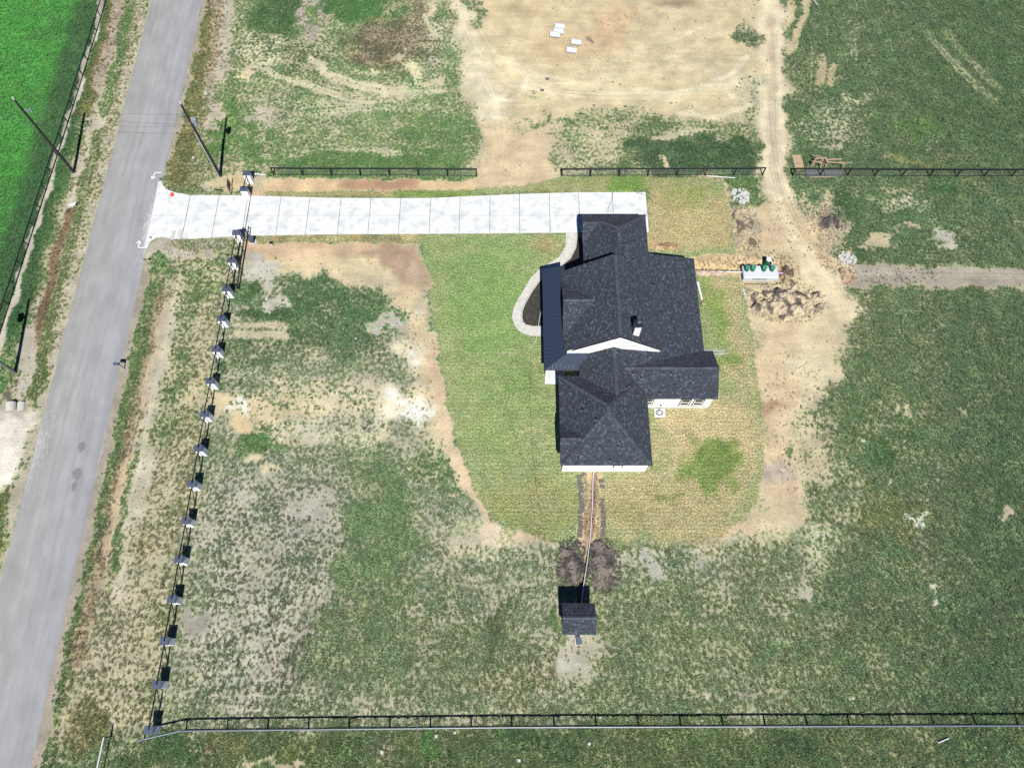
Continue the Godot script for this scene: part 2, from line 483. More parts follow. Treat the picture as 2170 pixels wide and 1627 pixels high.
		["b", Vector2(35.39, -16.39), 3.12, 2.70, 0.6, Color(0.466, 0.441, 0.352), Color(0.258, 0.287, 0.158), 0.74, 0.8],
		["b", Vector2(29.17, -13.72), 2.63, 2.62, 0.6, Color(0.496, 0.481, 0.421), Color(0.292, 0.342, 0.238), 0.5, 0.9],
		["b", Vector2(36.62, -21.48), 1.10, 1.62, 0.5, straw, Color(0.119, 0.223, 0.104), 0.95, 0.9],
		["b", Vector2(38.02, -23.89), 2.78, 1.47, 0.6, straw, Color(0.163, 0.258, 0.134), 0.9, 0.7],
		["b", Vector2(36.18, -9.46), 4.71, 3.75, 0.6, Color(0.446, 0.431, 0.367), Color(0.238, 0.297, 0.193), 0.76, 0.8],
		["b", Vector2(31.62, -3.42), 4.13, 4.27, 0.6, Color(0.451, 0.441, 0.377), Color(0.243, 0.302, 0.193), 0.74, 0.8],
		["b", Vector2(36.67, -5.79), 2.10, 2.00, 0.6, straw, Color(0.173, 0.243, 0.134), 0.86, 0.7],
		["b", Vector2(35.18, -23.60), 0.74, 0.78, 0.5, Color(0.565, 0.560, 0.546), n, 0.42, 1.0],
		["b", Vector2(38.39, -15.40), 0.62, 0.62, 0.5, Color(0.560, 0.555, 0.541), n, 0.40, 1.0],
		["b", Vector2(31.45, -16.25), 0.53, 0.18, 0.4, Color(0.565, 0.560, 0.546), n, 0.2, 1.0],
		["b", Vector2(35.66, -19.83), 0.23, 0.28, 0.5, chalk, n, 0.1, 1.0],
		["b", Vector2(39.14, -8.75), 0.34, 0.58, 0.4, Color(0.526, 0.506, 0.481), n, 0.1, 1.0],
		["b", Vector2(37.82, -12.51), 0.22, 0.35, 0.5, Color(0.546, 0.511, 0.461), n, 0.1, 1.0],
		["b", Vector2(47.04, -16.66), 0.45, 0.68, 0.3, Color(0.451, 0.416, 0.352), n, 0.08, 1.0],
		["b", Vector2(46.11, -27.28), 0.76, 0.61, 0.5, Color(0.446, 0.412, 0.347), n, 0.25, 0.9],
		["b", Vector2(39.42, -26.87), 0.38, 0.50, 0.5, Color(0.516, 0.471, 0.392), n, 0.15, 0.9],
		["b", Vector2(29.69, -0.75), 0.33, 0.30, 0.5, Color(0.531, 0.511, 0.476), n, 0.2, 0.9],
		["b", Vector2(16.37, 0.30), 1.05, 0.19, 0.5, Color(0.511, 0.491, 0.446), n, 0.2, 0.9],
		["b", Vector2(16.25, -0.52), 0.20, 0.34, 0.5, Color(0.526, 0.511, 0.466), n, 0.2, 0.8],
		# bare margin east of the lawn
		["p", [Vector2(24.50, -45.09), Vector2(36.16, -43.89), Vector2(35.25, -35.85), Vector2(31.67, -30.47), Vector2(28.89, -26.37), Vector2(28.92, -20.54), Vector2(26.29, -15.05), Vector2(20.86, -13.94), Vector2(17.28, -13.29), Vector2(22.98, -16.84), Vector2(24.72, -21.48), Vector2(25.19, -30.47)], 2.2, Color(0.555, 0.501, 0.407), g_dry, 0.14, 1.0],
		["p", [Vector2(24.72, -36.40), Vector2(29.42, -36.40), Vector2(26.87, -25.37), Vector2(26.56, -16.84), Vector2(23.49, -17.29), Vector2(24.71, -22.44), Vector2(25.15, -29.43)], 2.4, Color(0.541, 0.466, 0.382), n, 0.08, 0.85],
		["b", Vector2(26.46, -27.48), 1.42, 1.12, 0.5, Color(0.456, 0.367, 0.287), g_olive, 0.2, 0.9],
		["b", Vector2(26.12, -20.07), 1.36, 1.88, 0.5, Color(0.476, 0.436, 0.407), n, 0.05, 0.9],
		["b", Vector2(26.22, -18.21), 0.72, 1.38, 0.5, Color(0.496, 0.426, 0.367), n, 0.05, 0.9],
		["b", Vector2(25.90, -20.44), 0.23, 0.57, 0.5, Color(0.600, 0.565, 0.560), n, 0.0, 0.9],
		["b", Vector2(27.80, -22.20), 0.46, 1.63, 0.5, straw, Color(0.233, 0.317, 0.158), 0.6, 0.9],
		["b", Vector2(29.91, -26.87), 1.88, 3.53, 0.5, Color(0.541, 0.501, 0.416), Color(0.253, 0.297, 0.188), 0.35, 0.8],
		["b", Vector2(30.63, -31.52), 2.41, 3.17, 0.6, Color(0.565, 0.521, 0.441), g_dry, 0.15, 0.8],
		["b", Vector2(20.94, -14.60), 2.64, 0.88, 0.5, Color(0.546, 0.466, 0.387), n, 0.1, 0.9],
		# north-east field
		["p", [Vector2(35.86, -88.96), Vector2(88.25, -88.96), Vector2(72.15, -42.70), Vector2(36.56, -43.30), Vector2(35.01, -49.41), Vector2(31.98, -53.92)], 1.5, Color(0.451, 0.436, 0.362), Color(0.193, 0.263, 0.163), 0.82, 1.0],
		["p", [Vector2(50.83, -88.96), Vector2(88.25, -88.96), Vector2(77.22, -57.25), Vector2(48.04, -58.61)], 6.0, Color(0.402, 0.397, 0.322), Color(0.173, 0.248, 0.144), 0.90, 0.85],
		["b", Vector2(37.87, -63.51), 3.93, 4.29, 0.6, Color(0.511, 0.486, 0.416), Color(0.173, 0.248, 0.144), 0.55, 0.9],
		["b", Vector2(36.90, -71.66), 2.32, 3.07, 0.6, Color(0.506, 0.476, 0.397), Color(0.193, 0.258, 0.149), 0.6, 0.8],
		["b", Vector2(42.52, -77.16), 0.95, 4.82, 0.6, Color(0.466, 0.451, 0.387), n, 0.55, 0.8],
		["b", Vector2(42.40, -66.78), 1.94, 1.47, 0.6, Color(0.526, 0.486, 0.407), n, 0.4, 0.8],
		["b", Vector2(34.89, -51.96), 1.60, 1.68, 0.5, Color(0.511, 0.466, 0.382), g_mid, 0.4, 0.9],
		["b", Vector2(42.60, -53.26), 5.36, 1.70, 0.6, Color(0.496, 0.461, 0.387), Color(0.193, 0.273, 0.153), 0.6, 0.8],
		["b", Vector2(44.35, -51.32), 2.66, 1.28, 0.6, Color(0.486, 0.471, 0.416), n, 0.45, 0.8],
		["b", Vector2(40.75, -47.54), 1.77, 1.36, 0.4, Color(0.481, 0.436, 0.352), n, 0.1, 1.0],
		["b", Vector2(43.70, -48.16), 1.78, 0.75, 0.5, Color(0.466, 0.426, 0.347), n, 0.25, 0.9],
		["b", Vector2(38.13, -46.31), 1.76, 0.43, 0.5, Color(0.491, 0.441, 0.357), n, 0.15, 0.9],
		["b", Vector2(47.75, -47.54), 1.36, 1.36, 0.6, Color(0.491, 0.486, 0.456), n, 0.3, 0.9],
		["b", Vector2(37.82, -51.96), 1.17, 3.23, 0.5, straw, Color(0.139, 0.243, 0.119), 0.95, 0.9],
		["b", Vector2(36.88, -45.09), 1.55, 1.21, 0.5, straw, Color(0.129, 0.238, 0.114), 0.95, 0.8],
		["b", Vector2(49.25, -54.24), 1.40, 1.05, 0.5, straw, Color(0.124, 0.248, 0.114), 0.95, 0.8],
		["b", Vector2(47.82, -62.80), 3.36, 2.13, 0.6, straw, Color(0.198, 0.297, 0.134), 0.9, 0.7],
		["b", Vector2(49.75, -60.13), 1.44, 0.56, 0.6, Color(0.451, 0.451, 0.412), n, 0.5, 0.7],
		["b", Vector2(46.18, -57.59), 3.28, 0.68, 0.6, Color(0.466, 0.431, 0.327), Color(0.327, 0.332, 0.188), 0.6, 0.7],
		["b", Vector2(37.29, -59.99), 1.44, 0.55, 0.5, Color(0.426, 0.397, 0.367), n, 0.2, 0.8],
		["l", [Vector2(52.72, -78.13), Vector2(54.29, -73.99), Vector2(56.69, -69.38), Vector2(58.39, -67.00)], 0.28, 0.5, Color(0.426, 0.436, 0.352), Color(0.297, 0.332, 0.238), 0.5, 0.6],
		["l", [Vector2(54.54, -78.78), Vector2(56.34, -73.99), Vector2(58.51, -69.76), Vector2(59.17, -68.93)], 0.28, 0.5, Color(0.426, 0.436, 0.352), Color(0.297, 0.332, 0.238), 0.5, 0.6],
		["l", [Vector2(38.30, -83.77), Vector2(36.10, -77.97), Vector2(34.86, -75.17)], 0.35, 0.3, Color(0.491, 0.441, 0.342), n, 0.15, 0.9],
		["l", [Vector2(36.29, -83.35), Vector2(35.14, -79.60)], 0.30, 0.3, Color(0.491, 0.441, 0.342), n, 0.15, 0.9],
		["l", [Vector2(38.58, -74.15), Vector2(37.53, -69.76)], 0.30, 0.3, Color(0.476, 0.426, 0.327), n, 0.2, 0.9],
		["l", [Vector2(39.73, -72.59), Vector2(38.85, -69.38)], 0.30, 0.3, Color(0.476, 0.426, 0.327), n, 0.25, 0.9],
		# grey lane running east
		["p", [Vector2(36.67, -43.89), Vector2(40.74, -43.71), Vector2(67.15, -43.00), Vector2(66.45, -40.83), Vector2(41.30, -41.41), Vector2(36.17, -41.06)], 0.5, Color(0.407, 0.382, 0.352), g_dry, 0.06, 1.0],
		["l", [Vector2(38.03, -42.94), Vector2(61.85, -42.35)], 0.35, 0.5, Color(0.441, 0.416, 0.387), n, 0.02, 0.8],
		# dirt track from north to south
		["p", [Vector2(32.47, -90.75), Vector2(36.37, -90.75), Vector2(33.32, -69.38), Vector2(31.69, -57.93), Vector2(32.23, -51.96), Vector2(35.02, -46.31), Vector2(37.07, -42.70), Vector2(35.35, -36.40), Vector2(33.21, -41.53), Vector2(29.13, -48.79), Vector2(28.49, -53.92), Vector2(29.79, -67.89)], 1.1, Color(0.550, 0.506, 0.426), g_dry, 0.10, 1.0],
		["l", [Vector2(33.62, -88.96), Vector2(30.71, -67.89), Vector2(29.80, -55.24), Vector2(30.01, -51.32)], 0.5, 0.4, Color(0.575, 0.536, 0.461), n, 0.0, 0.8],
		["l", [Vector2(35.24, -88.96), Vector2(32.20, -67.89), Vector2(30.82, -55.24), Vector2(32.04, -50.68)], 0.4, 0.4, Color(0.570, 0.531, 0.456), n, 0.0, 0.8],
		["l", [Vector2(33.33, -80.42), Vector2(31.17, -64.95), Vector2(30.10, -53.92)], 0.35, 0.4, Color(0.506, 0.456, 0.397), n, 0.05, 0.7],
		["p", [Vector2(27.43, -51.96), Vector2(31.70, -51.96), Vector2(34.18, -47.54), Vector2(36.05, -43.30), Vector2(30.85, -42.70), Vector2(28.63, -45.09), Vector2(25.02, -45.09), Vector2(24.73, -50.68)], 0.9, Color(0.541, 0.471, 0.377), g_dry, 0.06, 1.0],
		["l", [Vector2(29.92, -50.68), Vector2(31.39, -46.31), Vector2(33.21, -41.53), Vector2(35.15, -38.08)], 0.9, 0.6, Color(0.570, 0.516, 0.431), n, 0.0, 0.9],
		["b", Vector2(28.96, -47.54), 1.46, 1.49, 0.5, Color(0.565, 0.481, 0.416), n, 0.0, 0.9],
		["b", Vector2(25.98, -48.79), 1.36, 2.51, 0.5, Color(0.451, 0.421, 0.367), n, 0.06, 0.9],
		["b", Vector2(35.27, -49.41), 1.26, 1.39, 0.5, Color(0.238, 0.218, 0.208), n, 0.05, 0.9],
		["b", Vector2(34.64, -48.79), 2.10, 3.76, 0.6, Color(0.521, 0.461, 0.387), n, 0.12, 0.7],
		# sand lot to the north
		["p", [Vector2(-3.45, -90.75), Vector2(32.97, -90.75), Vector2(29.70, -67.15), Vector2(27.30, -64.23), Vector2(23.37, -64.37), Vector2(16.68, -65.24), Vector2(10.43, -64.66), Vector2(5.91, -64.09), Vector2(0.84, -63.37), Vector2(-3.66, -64.23), Vector2(-5.77, -70.14), Vector2(-7.48, -78.78), Vector2(-5.09, -78.78)], 2.0, Color(0.536, 0.486, 0.387), g_dry, 0.04, 1.0],
		["p", [Vector2(-9.42, -90.75), Vector2(-5.34, -90.75), Vector2(-4.49, -78.78), Vector2(-1.43, -67.89), Vector2(-0.28, -60.69), Vector2(-2.98, -55.90), Vector2(-4.21, -63.51), Vector2(-6.12, -72.43)], 0.9, Color(0.555, 0.521, 0.446), g_dry, 0.06, 1.0],
		["b", Vector2(-4.55, -82.08), 1.21, 4.19, 0.4, straw, Color(0.218, 0.287, 0.188), 0.7, 0.8],
		["b", Vector2(30.13, -77.97), 1.55, 3.24, 0.5, Color(0.486, 0.456, 0.377), Color(0.188, 0.243, 0.153), 0.6, 0.8],
		["b", Vector2(28.79, -76.76), 1.19, 1.92, 0.4, Color(0.486, 0.456, 0.377), Color(0.163, 0.223, 0.129), 0.7, 0.9],
		["b", Vector2(6.80, -75.96), 5.33, 3.18, 0.6, Color(0.531, 0.451, 0.357), n, 0.0, 0.8],
		["b", Vector2(12.91, -79.60), 3.00, 4.10, 0.6, Color(0.516, 0.421, 0.327), n, 0.0, 0.7],
		["b", Vector2(1.52, -82.50), 4.86, 1.68, 0.5, Color(0.486, 0.426, 0.327), n, 0.0, 0.7],
		["b", Vector2(20.05, -78.78), 5.99, 6.52, 0.6, Color(0.516, 0.466, 0.377), n, 0.0, 0.8],
		["b", Vector2(21.04, -83.35), 3.66, 1.18, 0.5, Color(0.416, 0.347, 0.278), n, 0.0, 0.8],
		["b", Vector2(15.45, -81.67), 0.97, 1.67, 0.5, Color(0.466, 0.387, 0.307), n, 0.0, 0.8],
		["b", Vector2(10.09, -76.76), 0.83, 0.40, 0.4, Color(0.307, 0.268, 0.228), n, 0.0, 0.9],
		["b", Vector2(24.24, -72.82), 2.92, 1.55, 0.6, Color(0.491, 0.446, 0.382), n, 0.05, 0.7],
		["b", Vector2(26.31, -70.52), 2.89, 1.82, 0.6, Color(0.501, 0.466, 0.416), n, 0.06, 0.7],
		["b", Vector2(28.97, -68.63), 1.38, 2.99, 0.6, Color(0.506, 0.491, 0.426), Color(0.297, 0.317, 0.238), 0.45, 0.8],
		["l", [Vector2(-5.99, -78.78), Vector2(-2.65, -74.38), Vector2(2.60, -70.52), Vector2(11.19, -68.78), Vector2(19.70, -67.52)], 0.45, 0.7, Color(0.575, 0.531, 0.446), n, 0.0, 0.8],
		["l", [Vector2(-4.99, -73.99), Vector2(-0.29, -70.14), Vector2(6.58, -67.89), Vector2(17.98, -67.52), Vector2(27.34, -69.38)], 0.35, 0.6, Color(0.570, 0.526, 0.441), n, 0.0, 0.8],
		["l", [Vector2(-0.29, -73.21), Vector2(6.67, -71.28), Vector2(15.38, -71.28), Vector2(23.03, -72.43)], 0.30, 0.5, Color(0.565, 0.516, 0.426), n, 0.0, 0.6],
		["l", [Vector2(9.01, -71.66), Vector2(18.67, -76.36), Vector2(24.93, -79.60)], 0.25, 0.4, Color(0.565, 0.521, 0.436), n, 0.0, 0.7],
		["l", [Vector2(10.10, -69.99), Vector2(19.66, -73.99), Vector2(25.95, -77.97)], 0.25, 0.4, Color(0.565, 0.521, 0.436), n, 0.0, 0.7],
		["l", [Vector2(16.84, -67.52), Vector2(22.66, -68.63), Vector2(27.60, -71.66), Vector2(29.34, -73.99)], 0.25, 0.3, Color(0.580, 0.546, 0.471), n, 0.0, 0.8],
		["l", [Vector2(24.54, -70.14), Vector2(26.89, -67.52)], 0.25, 0.3, Color(0.580, 0.546, 0.471), n, 0.0, 0.8],
		["l", [Vector2(20.04, -64.95), Vector2(24.52, -64.52), Vector2(28.65, -66.04)], 0.25, 0.3, Color(0.580, 0.546, 0.471), n, 0.0, 0.8],
		["l", [Vector2(-3.77, -70.90), Vector2(-2.28, -67.52), Vector2(-0.28, -67.00), Vector2(1.43, -68.26), Vector2(1.79, -70.52)], 0.22, 0.25, Color(0.585, 0.550, 0.486), n, 0.0, 0.9],
		["l", [Vector2(-1.97, -64.59), Vector2(-1.88, -66.78), Vector2(-0.57, -68.63)], 0.2, 0.25, Color(0.585, 0.550, 0.486), n, 0.0, 0.9],
		["l", [Vector2(-3.39, -64.95), Vector2(0.28, -64.52)], 0.2, 0.25, Color(0.585, 0.550, 0.486), n, 0.0, 0.8],
		# way from the sand lot to the driveway
		["p", [Vector2(-4.22, -64.23), Vector2(5.35, -64.23), Vector2(4.16, -60.69), Vector2(5.15, -55.77), Vector2(1.88, -54.05), Vector2(-8.33, -53.78), Vector2(-4.06, -55.24)], 1.0, Color(0.541, 0.476, 0.387), g_dry, 0.08, 1.0],
		["b", Vector2(1.40, -62.80), 2.80, 2.13, 0.6, Color(0.531, 0.476, 0.392), g_pale, 0.4, 0.8],
		["b", Vector2(2.57, -67.52), 0.91, 1.48, 0.6, Color(0.531, 0.486, 0.397), g_pale, 0.4, 0.8],
		# grass north of the pipe fence
		["p", [Vector2(4.77, -63.37), Vector2(10.41, -64.23), Vector2(16.66, -64.95), Vector2(22.19, -63.80), Vector2(27.43, -60.69), Vector2(28.57, -55.77), Vector2(4.61, -55.77)], 1.0, Color(0.516, 0.481, 0.407), Color(0.243, 0.297, 0.188), 0.5, 1.0],
		["b", Vector2(19.49, -58.61), 6.59, 3.02, 0.3, Color(0.466, 0.441, 0.352), Color(0.124, 0.208, 0.114), 0.95, 1.0],
		["b", Vector2(23.88, -58.61), 4.94, 3.02, 0.3, Color(0.451, 0.426, 0.342), Color(0.109, 0.208, 0.104), 0.98, 1.0],
		["b", Vector2(17.66, -63.37), 3.36, 1.43, 0.5, Color(0.491, 0.461, 0.387), Color(0.208, 0.273, 0.168), 0.7, 0.9],
		["b", Vector2(11.73, -57.25), 3.27, 1.49, 0.5, Color(0.491, 0.466, 0.387), Color(0.208, 0.273, 0.168), 0.65, 0.9],
		["b", Vector2(9.70, -60.69), 2.77, 1.81, 0.5, Color(0.531, 0.491, 0.416), Color(0.278, 0.322, 0.213), 0.4, 0.9],
		["b", Vector2(3.65, -63.87), 1.69, 0.57, 0.5, straw, Color(0.208, 0.283, 0.168), 0.65, 0.9],
		["b", Vector2(6.74, -63.87), 1.46, 0.50, 0.5, straw, Color(0.198, 0.273, 0.153), 0.65, 0.9],
		["b", Vector2(17.25, -58.06), 0.77, 0.55, 0.4, Color(0.531, 0.476, 0.387), n, 0.1, 0.9],
		["l", [Vector2(16.94, -61.24), Vector2(19.77, -61.81), Vector2(22.14, -62.09)], 0.25, 0.3, Color(0.511, 0.486, 0.397), n, 0.2, 0.8],
		# north-west field
		["p", [Vector2(-38.00, -90.75), Vector2(-9.11, -90.75), Vector2(-5.79, -70.90), Vector2(-4.10, -63.51), Vector2(-3.79, -55.77), Vector2(-31.71, -55.77), Vector2(-34.60, -67.89)], 1.5, Color(0.506, 0.481, 0.402), Color(0.238, 0.307, 0.188), 0.6, 1.0],
		["b", Vector2(-29.43, -82.08), 4.25, 4.19, 0.35, Color(0.451, 0.426, 0.352), Color(0.139, 0.248, 0.119), 0.92, 1.0],
		["b", Vector2(-19.79, -82.92), 5.48, 3.03, 0.35, Color(0.451, 0.426, 0.352), Color(0.153, 0.287, 0.124), 0.94, 1.0],
		["b", Vector2(-26.31, -81.25), 0.97, 4.99, 0.5, Color(0.451, 0.421, 0.402), Color(0.302, 0.307, 0.248), 0.35, 0.9],
		["b", Vector2(-23.85, -80.83), 0.72, 3.31, 0.5, Color(0.451, 0.421, 0.402), Color(0.302, 0.307, 0.248), 0.4, 0.9],
		["b", Vector2(-15.11, -76.36), 6.52, 4.79, 0.5, Color(0.446, 0.407, 0.332), Color(0.218, 0.223, 0.149), 0.6, 1.0],
		["b", Vector2(-16.84, -75.57), 3.54, 3.17, 0.6, Color(0.392, 0.347, 0.278), Color(0.218, 0.208, 0.144), 0.6, 0.7],
		["b", Vector2(-12.40, -81.25), 2.18, 4.16, 0.6, Color(0.466, 0.431, 0.357), Color(0.278, 0.253, 0.178), 0.55, 0.9],
		["b", Vector2(-31.50, -74.78), 4.12, 3.47, 0.5, Color(0.546, 0.526, 0.441), Color(0.193, 0.233, 0.149), 0.45, 1.0],
		["b", Vector2(-24.94, -73.99), 3.52, 3.45, 0.5, Color(0.506, 0.481, 0.402), Color(0.188, 0.238, 0.144), 0.58, 0.9],
		["b", Vector2(-32.68, -70.52), 1.50, 0.91, 0.4, Color(0.555, 0.511, 0.407), n, 0.08, 0.9],
		["b", Vector2(-9.78, -76.36), 1.78, 4.79, 0.5, Color(0.541, 0.516, 0.446), Color(0.188, 0.223, 0.144), 0.45, 0.9],
		["b", Vector2(-10.28, -81.25), 0.85, 3.33, 0.5, Color(0.541, 0.501, 0.407), n, 0.2, 0.9],
		["b", Vector2(-7.36, -74.78), 1.30, 3.94, 0.5, Color(0.491, 0.476, 0.402), Color(0.258, 0.322, 0.218), 0.6, 0.9],
		["b", Vector2(-17.10, -71.05), 1.28, 0.69, 0.5, Color(0.565, 0.531, 0.436), n, 0.12, 0.9],
		["b", Vector2(-19.39, -70.67), 0.93, 0.46, 0.5, Color(0.565, 0.531, 0.436), n, 0.12, 0.9],
		["b", Vector2(-11.88, -71.05), 1.16, 0.92, 0.5, Color(0.565, 0.531, 0.436), n, 0.2, 0.9],
		["b", Vector2(-14.38, -73.99), 0.82, 0.78, 0.5, Color(0.555, 0.521, 0.436), n, 0.2, 0.8],
		["b", Vector2(-18.21, -63.15), 11.76, 3.57, 0.5, Color(0.491, 0.471, 0.397), Color(0.258, 0.327, 0.203), 0.62, 0.9],
		["b", Vector2(-8.59, -60.69), 4.99, 4.19, 0.5, Color(0.476, 0.466, 0.387), Color(0.198, 0.287, 0.153), 0.76, 0.9],
		["b", Vector2(-17.76, -57.59), 13.12, 1.77, 0.4, Color(0.466, 0.451, 0.367), Color(0.193, 0.297, 0.144), 0.85, 1.0],
		["b", Vector2(-29.55, -64.23), 2.25, 2.88, 0.5, Color(0.491, 0.466, 0.431), Color(0.273, 0.297, 0.218), 0.35, 0.9],
		["b", Vector2(-27.39, -64.95), 2.26, 4.35, 0.5, Color(0.486, 0.466, 0.407), Color(0.218, 0.273, 0.168), 0.55, 0.8],
		["b", Vector2(-31.31, -60.69), 2.77, 2.79, 0.5, straw, Color(0.208, 0.312, 0.153), 0.75, 0.8],
		["l", [Vector2(-30.51, -71.66), Vector2(-24.46, -69.38), Vector2(-19.65, -67.00), Vector2(-16.78, -66.70)], 0.28, 0.35, Color(0.531, 0.506, 0.421), n, 0.2, 0.8],
		["l", [Vector2(-24.90, -73.60), Vector2(-22.30, -70.90), Vector2(-18.08, -68.78), Vector2(-12.87, -67.89), Vector2(-8.32, -68.63)], 0.35, 0.4, Color(0.531, 0.506, 0.421), n, 0.2, 0.8],
		["l", [Vector2(-22.96, -71.66), Vector2(-19.29, -69.53), Vector2(-14.63, -68.63), Vector2(-8.94, -69.99)], 0.28, 0.35, Color(0.526, 0.501, 0.416), n, 0.2, 0.8],
		["l", [Vector2(-27.58, -66.56), Vector2(-21.86, -66.26), Vector2(-16.22, -66.78), Vector2(-10.58, -67.89)], 0.4, 0.5, Color(0.501, 0.481, 0.407), n, 0.35, 0.7],
		["l", [Vector2(-26.21, -64.59), Vector2(-18.38, -65.32), Vector2(-10.50, -66.04)], 0.35, 0.4, Color(0.491, 0.476, 0.402), n, 0.4, 0.7],
		["l", [Vector2(-28.82, -58.61), Vector2(-21.24, -59.64), Vector2(-12.93, -59.16)], 0.3, 0.4, Color(0.491, 0.471, 0.397), n, 0.45, 0.7],
		# strip between driveway and fence
		["p", [Vector2(-30.05, -55.50), Vector2(-4.06, -55.37), Vector2(-4.03, -53.65), Vector2(-29.71, -53.00)], 0.4, Color(0.550, 0.466, 0.367), n, 0.03, 1.0],
		["p", [Vector2(-18.93, -55.30), Vector2(-10.23, -55.44), Vector2(-10.69, -53.85), Vector2(-19.60, -53.72)], 0.5, Color(0.461, 0.352, 0.273), n, 0.0, 1.0],
		["b", Vector2(-29.43, -54.90), 2.16, 1.06, 0.5, Color(0.491, 0.461, 0.397), g_pale, 0.3, 0.8],
		["l", [Vector2(-27.92, -55.77), Vector2(-4.06, -55.64)], 0.35, 0.4, straw, Color(0.183, 0.292, 0.134), 0.8, 0.9],
		["p", [Vector2(21.28, -55.50), Vector2(24.08, -55.37), Vector2(25.01, -49.41), Vector2(23.63, -51.32), Vector2(23.38, -53.92)], 0.5, Color(0.516, 0.431, 0.332), n, 0.03, 1.0],
		["p", [Vector2(24.20, -55.50), Vector2(28.96, -55.50), Vector2(27.47, -52.29), Vector2(25.38, -52.61)], 0.6, straw, Color(0.188, 0.283, 0.144), 0.8, 1.0],
		# by the gate
		["b", Vector2(-31.86, -54.90), 2.48, 2.52, 0.4, Color(0.541, 0.481, 0.372), g_dry, 0.12, 1.0],
		["b", Vector2(-34.48, -54.44), 1.19, 1.06, 0.5, Color(0.491, 0.466, 0.426), g_dry, 0.3, 0.9],
		# verge east of the road
		["p", [Vector2(-41.77, -90.75), Vector2(-36.74, -90.75), Vector2(-35.05, -70.90), Vector2(-34.65, -57.25), Vector2(-36.69, -53.13), Vector2(-39.95, -54.90), Vector2(-39.88, -69.38)], 0.8, Color(0.481, 0.451, 0.377), Color(0.248, 0.273, 0.163), 0.62, 1.0],
		["l", [Vector2(-40.64, -90.75), Vector2(-39.28, -75.57), Vector2(-38.72, -63.51), Vector2(-38.51, -55.90)], 0.9, 0.7, Color(0.451, 0.416, 0.327), Color(0.243, 0.258, 0.134), 0.72, 0.9],
		["l", [Vector2(-38.63, -90.75), Vector2(-37.02, -72.43), Vector2(-37.24, -70.14)], 0.5, 0.6, Color(0.471, 0.441, 0.392), Color(0.307, 0.258, 0.168), 0.5, 0.9],
		["l", [Vector2(-37.36, -88.96), Vector2(-35.51, -70.14), Vector2(-35.74, -60.69)], 0.6, 0.5, Color(0.491, 0.466, 0.421), Color(0.312, 0.312, 0.238), 0.35, 0.9],
		["b", Vector2(-34.51, -63.51), 1.57, 6.45, 0.5, straw, Color(0.213, 0.327, 0.153), 0.78, 0.9],
		["b", Vector2(-36.14, -64.95), 0.79, 4.35, 0.6, Color(0.491, 0.461, 0.416), n, 0.3, 0.8],
		["p", [Vector2(-39.68, -45.70), Vector2(-30.42, -46.80), Vector2(-30.30, -26.37), Vector2(-30.49, 2.57), Vector2(-40.85, 2.57), Vector2(-40.76, -20.54)], 0.8, Color(0.486, 0.461, 0.397), Color(0.283, 0.292, 0.198), 0.5, 1.0],
		["b", Vector2(-37.50, -45.70), 3.10, 1.46, 0.5, Color(0.486, 0.461, 0.431), g_dry, 0.2, 1.0],
		["b", Vector2(-37.95, -43.89), 1.33, 1.67, 0.5, straw, Color(0.183, 0.283, 0.149), 0.75, 0.9],
		["b", Vector2(-32.89, -42.70), 2.55, 4.14, 0.5, Color(0.516, 0.481, 0.392), Color(0.198, 0.278, 0.149), 0.55, 0.9],
		["b", Vector2(-34.14, -45.70), 0.62, 0.73, 0.5, Color(0.565, 0.516, 0.407), n, 0.05, 0.9],
		["b", Vector2(-33.27, -45.09), 0.83, 0.97, 0.5, Color(0.421, 0.397, 0.387), n, 0.1, 0.9],
		["l", [Vector2(-38.90, -42.11), Vector2(-38.74, -34.75), Vector2(-38.97, -27.89), Vector2(-39.52, -20.07), Vector2(-39.65, -11.56), Vector2(-40.02, -2.27), Vector2(-40.32, 4.71)], 0.8, 0.8, Color(0.456, 0.431, 0.357), Color(0.213, 0.283, 0.158), 0.72, 1.0],
		["l", [Vector2(-37.31, -40.37), Vector2(-37.27, -34.75), Vector2(-37.37, -28.91), Vector2(-37.86, -22.44), Vector2(-37.97, -15.94), Vector2(-37.98, -9.87), Vector2(-38.23, -3.42)], 0.30, 0.5, Color(0.431, 0.387, 0.322), Color(0.322, 0.273, 0.198), 0.55, 0.85],
		["l", [Vector2(-36.75, -39.22), Vector2(-37.01, -32.58), Vector2(-37.07, -27.38)], 0.25, 0.3, Color(0.491, 0.441, 0.372), n, 0.2, 0.8],
		["l", [Vector2(-37.50, -22.44), Vector2(-37.72, -17.75), Vector2(-37.76, -13.29)], 0.2, 0.25, Color(0.491, 0.426, 0.342), n, 0.2, 0.9],
		["l", [Vector2(-36.21, -22.92), Vector2(-36.37, -16.84), Vector2(-36.62, -11.56)], 0.5, 0.5, straw, Color(0.218, 0.302, 0.173), 0.75, 0.9],
		["l", [Vector2(-35.60, -39.22), Vector2(-35.75, -30.47), Vector2(-35.66, -22.44), Vector2(-35.53, -13.72), Vector2(-35.33, -7.40)], 0.6, 0.6, Color(0.506, 0.476, 0.431), n, 0.2, 0.9],
		["l", [Vector2(-34.54, -40.37), Vector2(-34.40, -31.52), Vector2(-34.45, -23.41)], 0.8, 0.8, straw, Color(0.208, 0.278, 0.158), 0.6, 0.8],
		["b", Vector2(-31.65, -28.91), 1.43, 2.58, 0.6, Color(0.531, 0.471, 0.377), g_mid, 0.35, 0.9],
		["b", Vector2(-34.02, -11.56), 2.60, 7.70, 0.6, Color(0.476, 0.451, 0.377), Color(0.317, 0.312, 0.218), 0.52, 0.7],
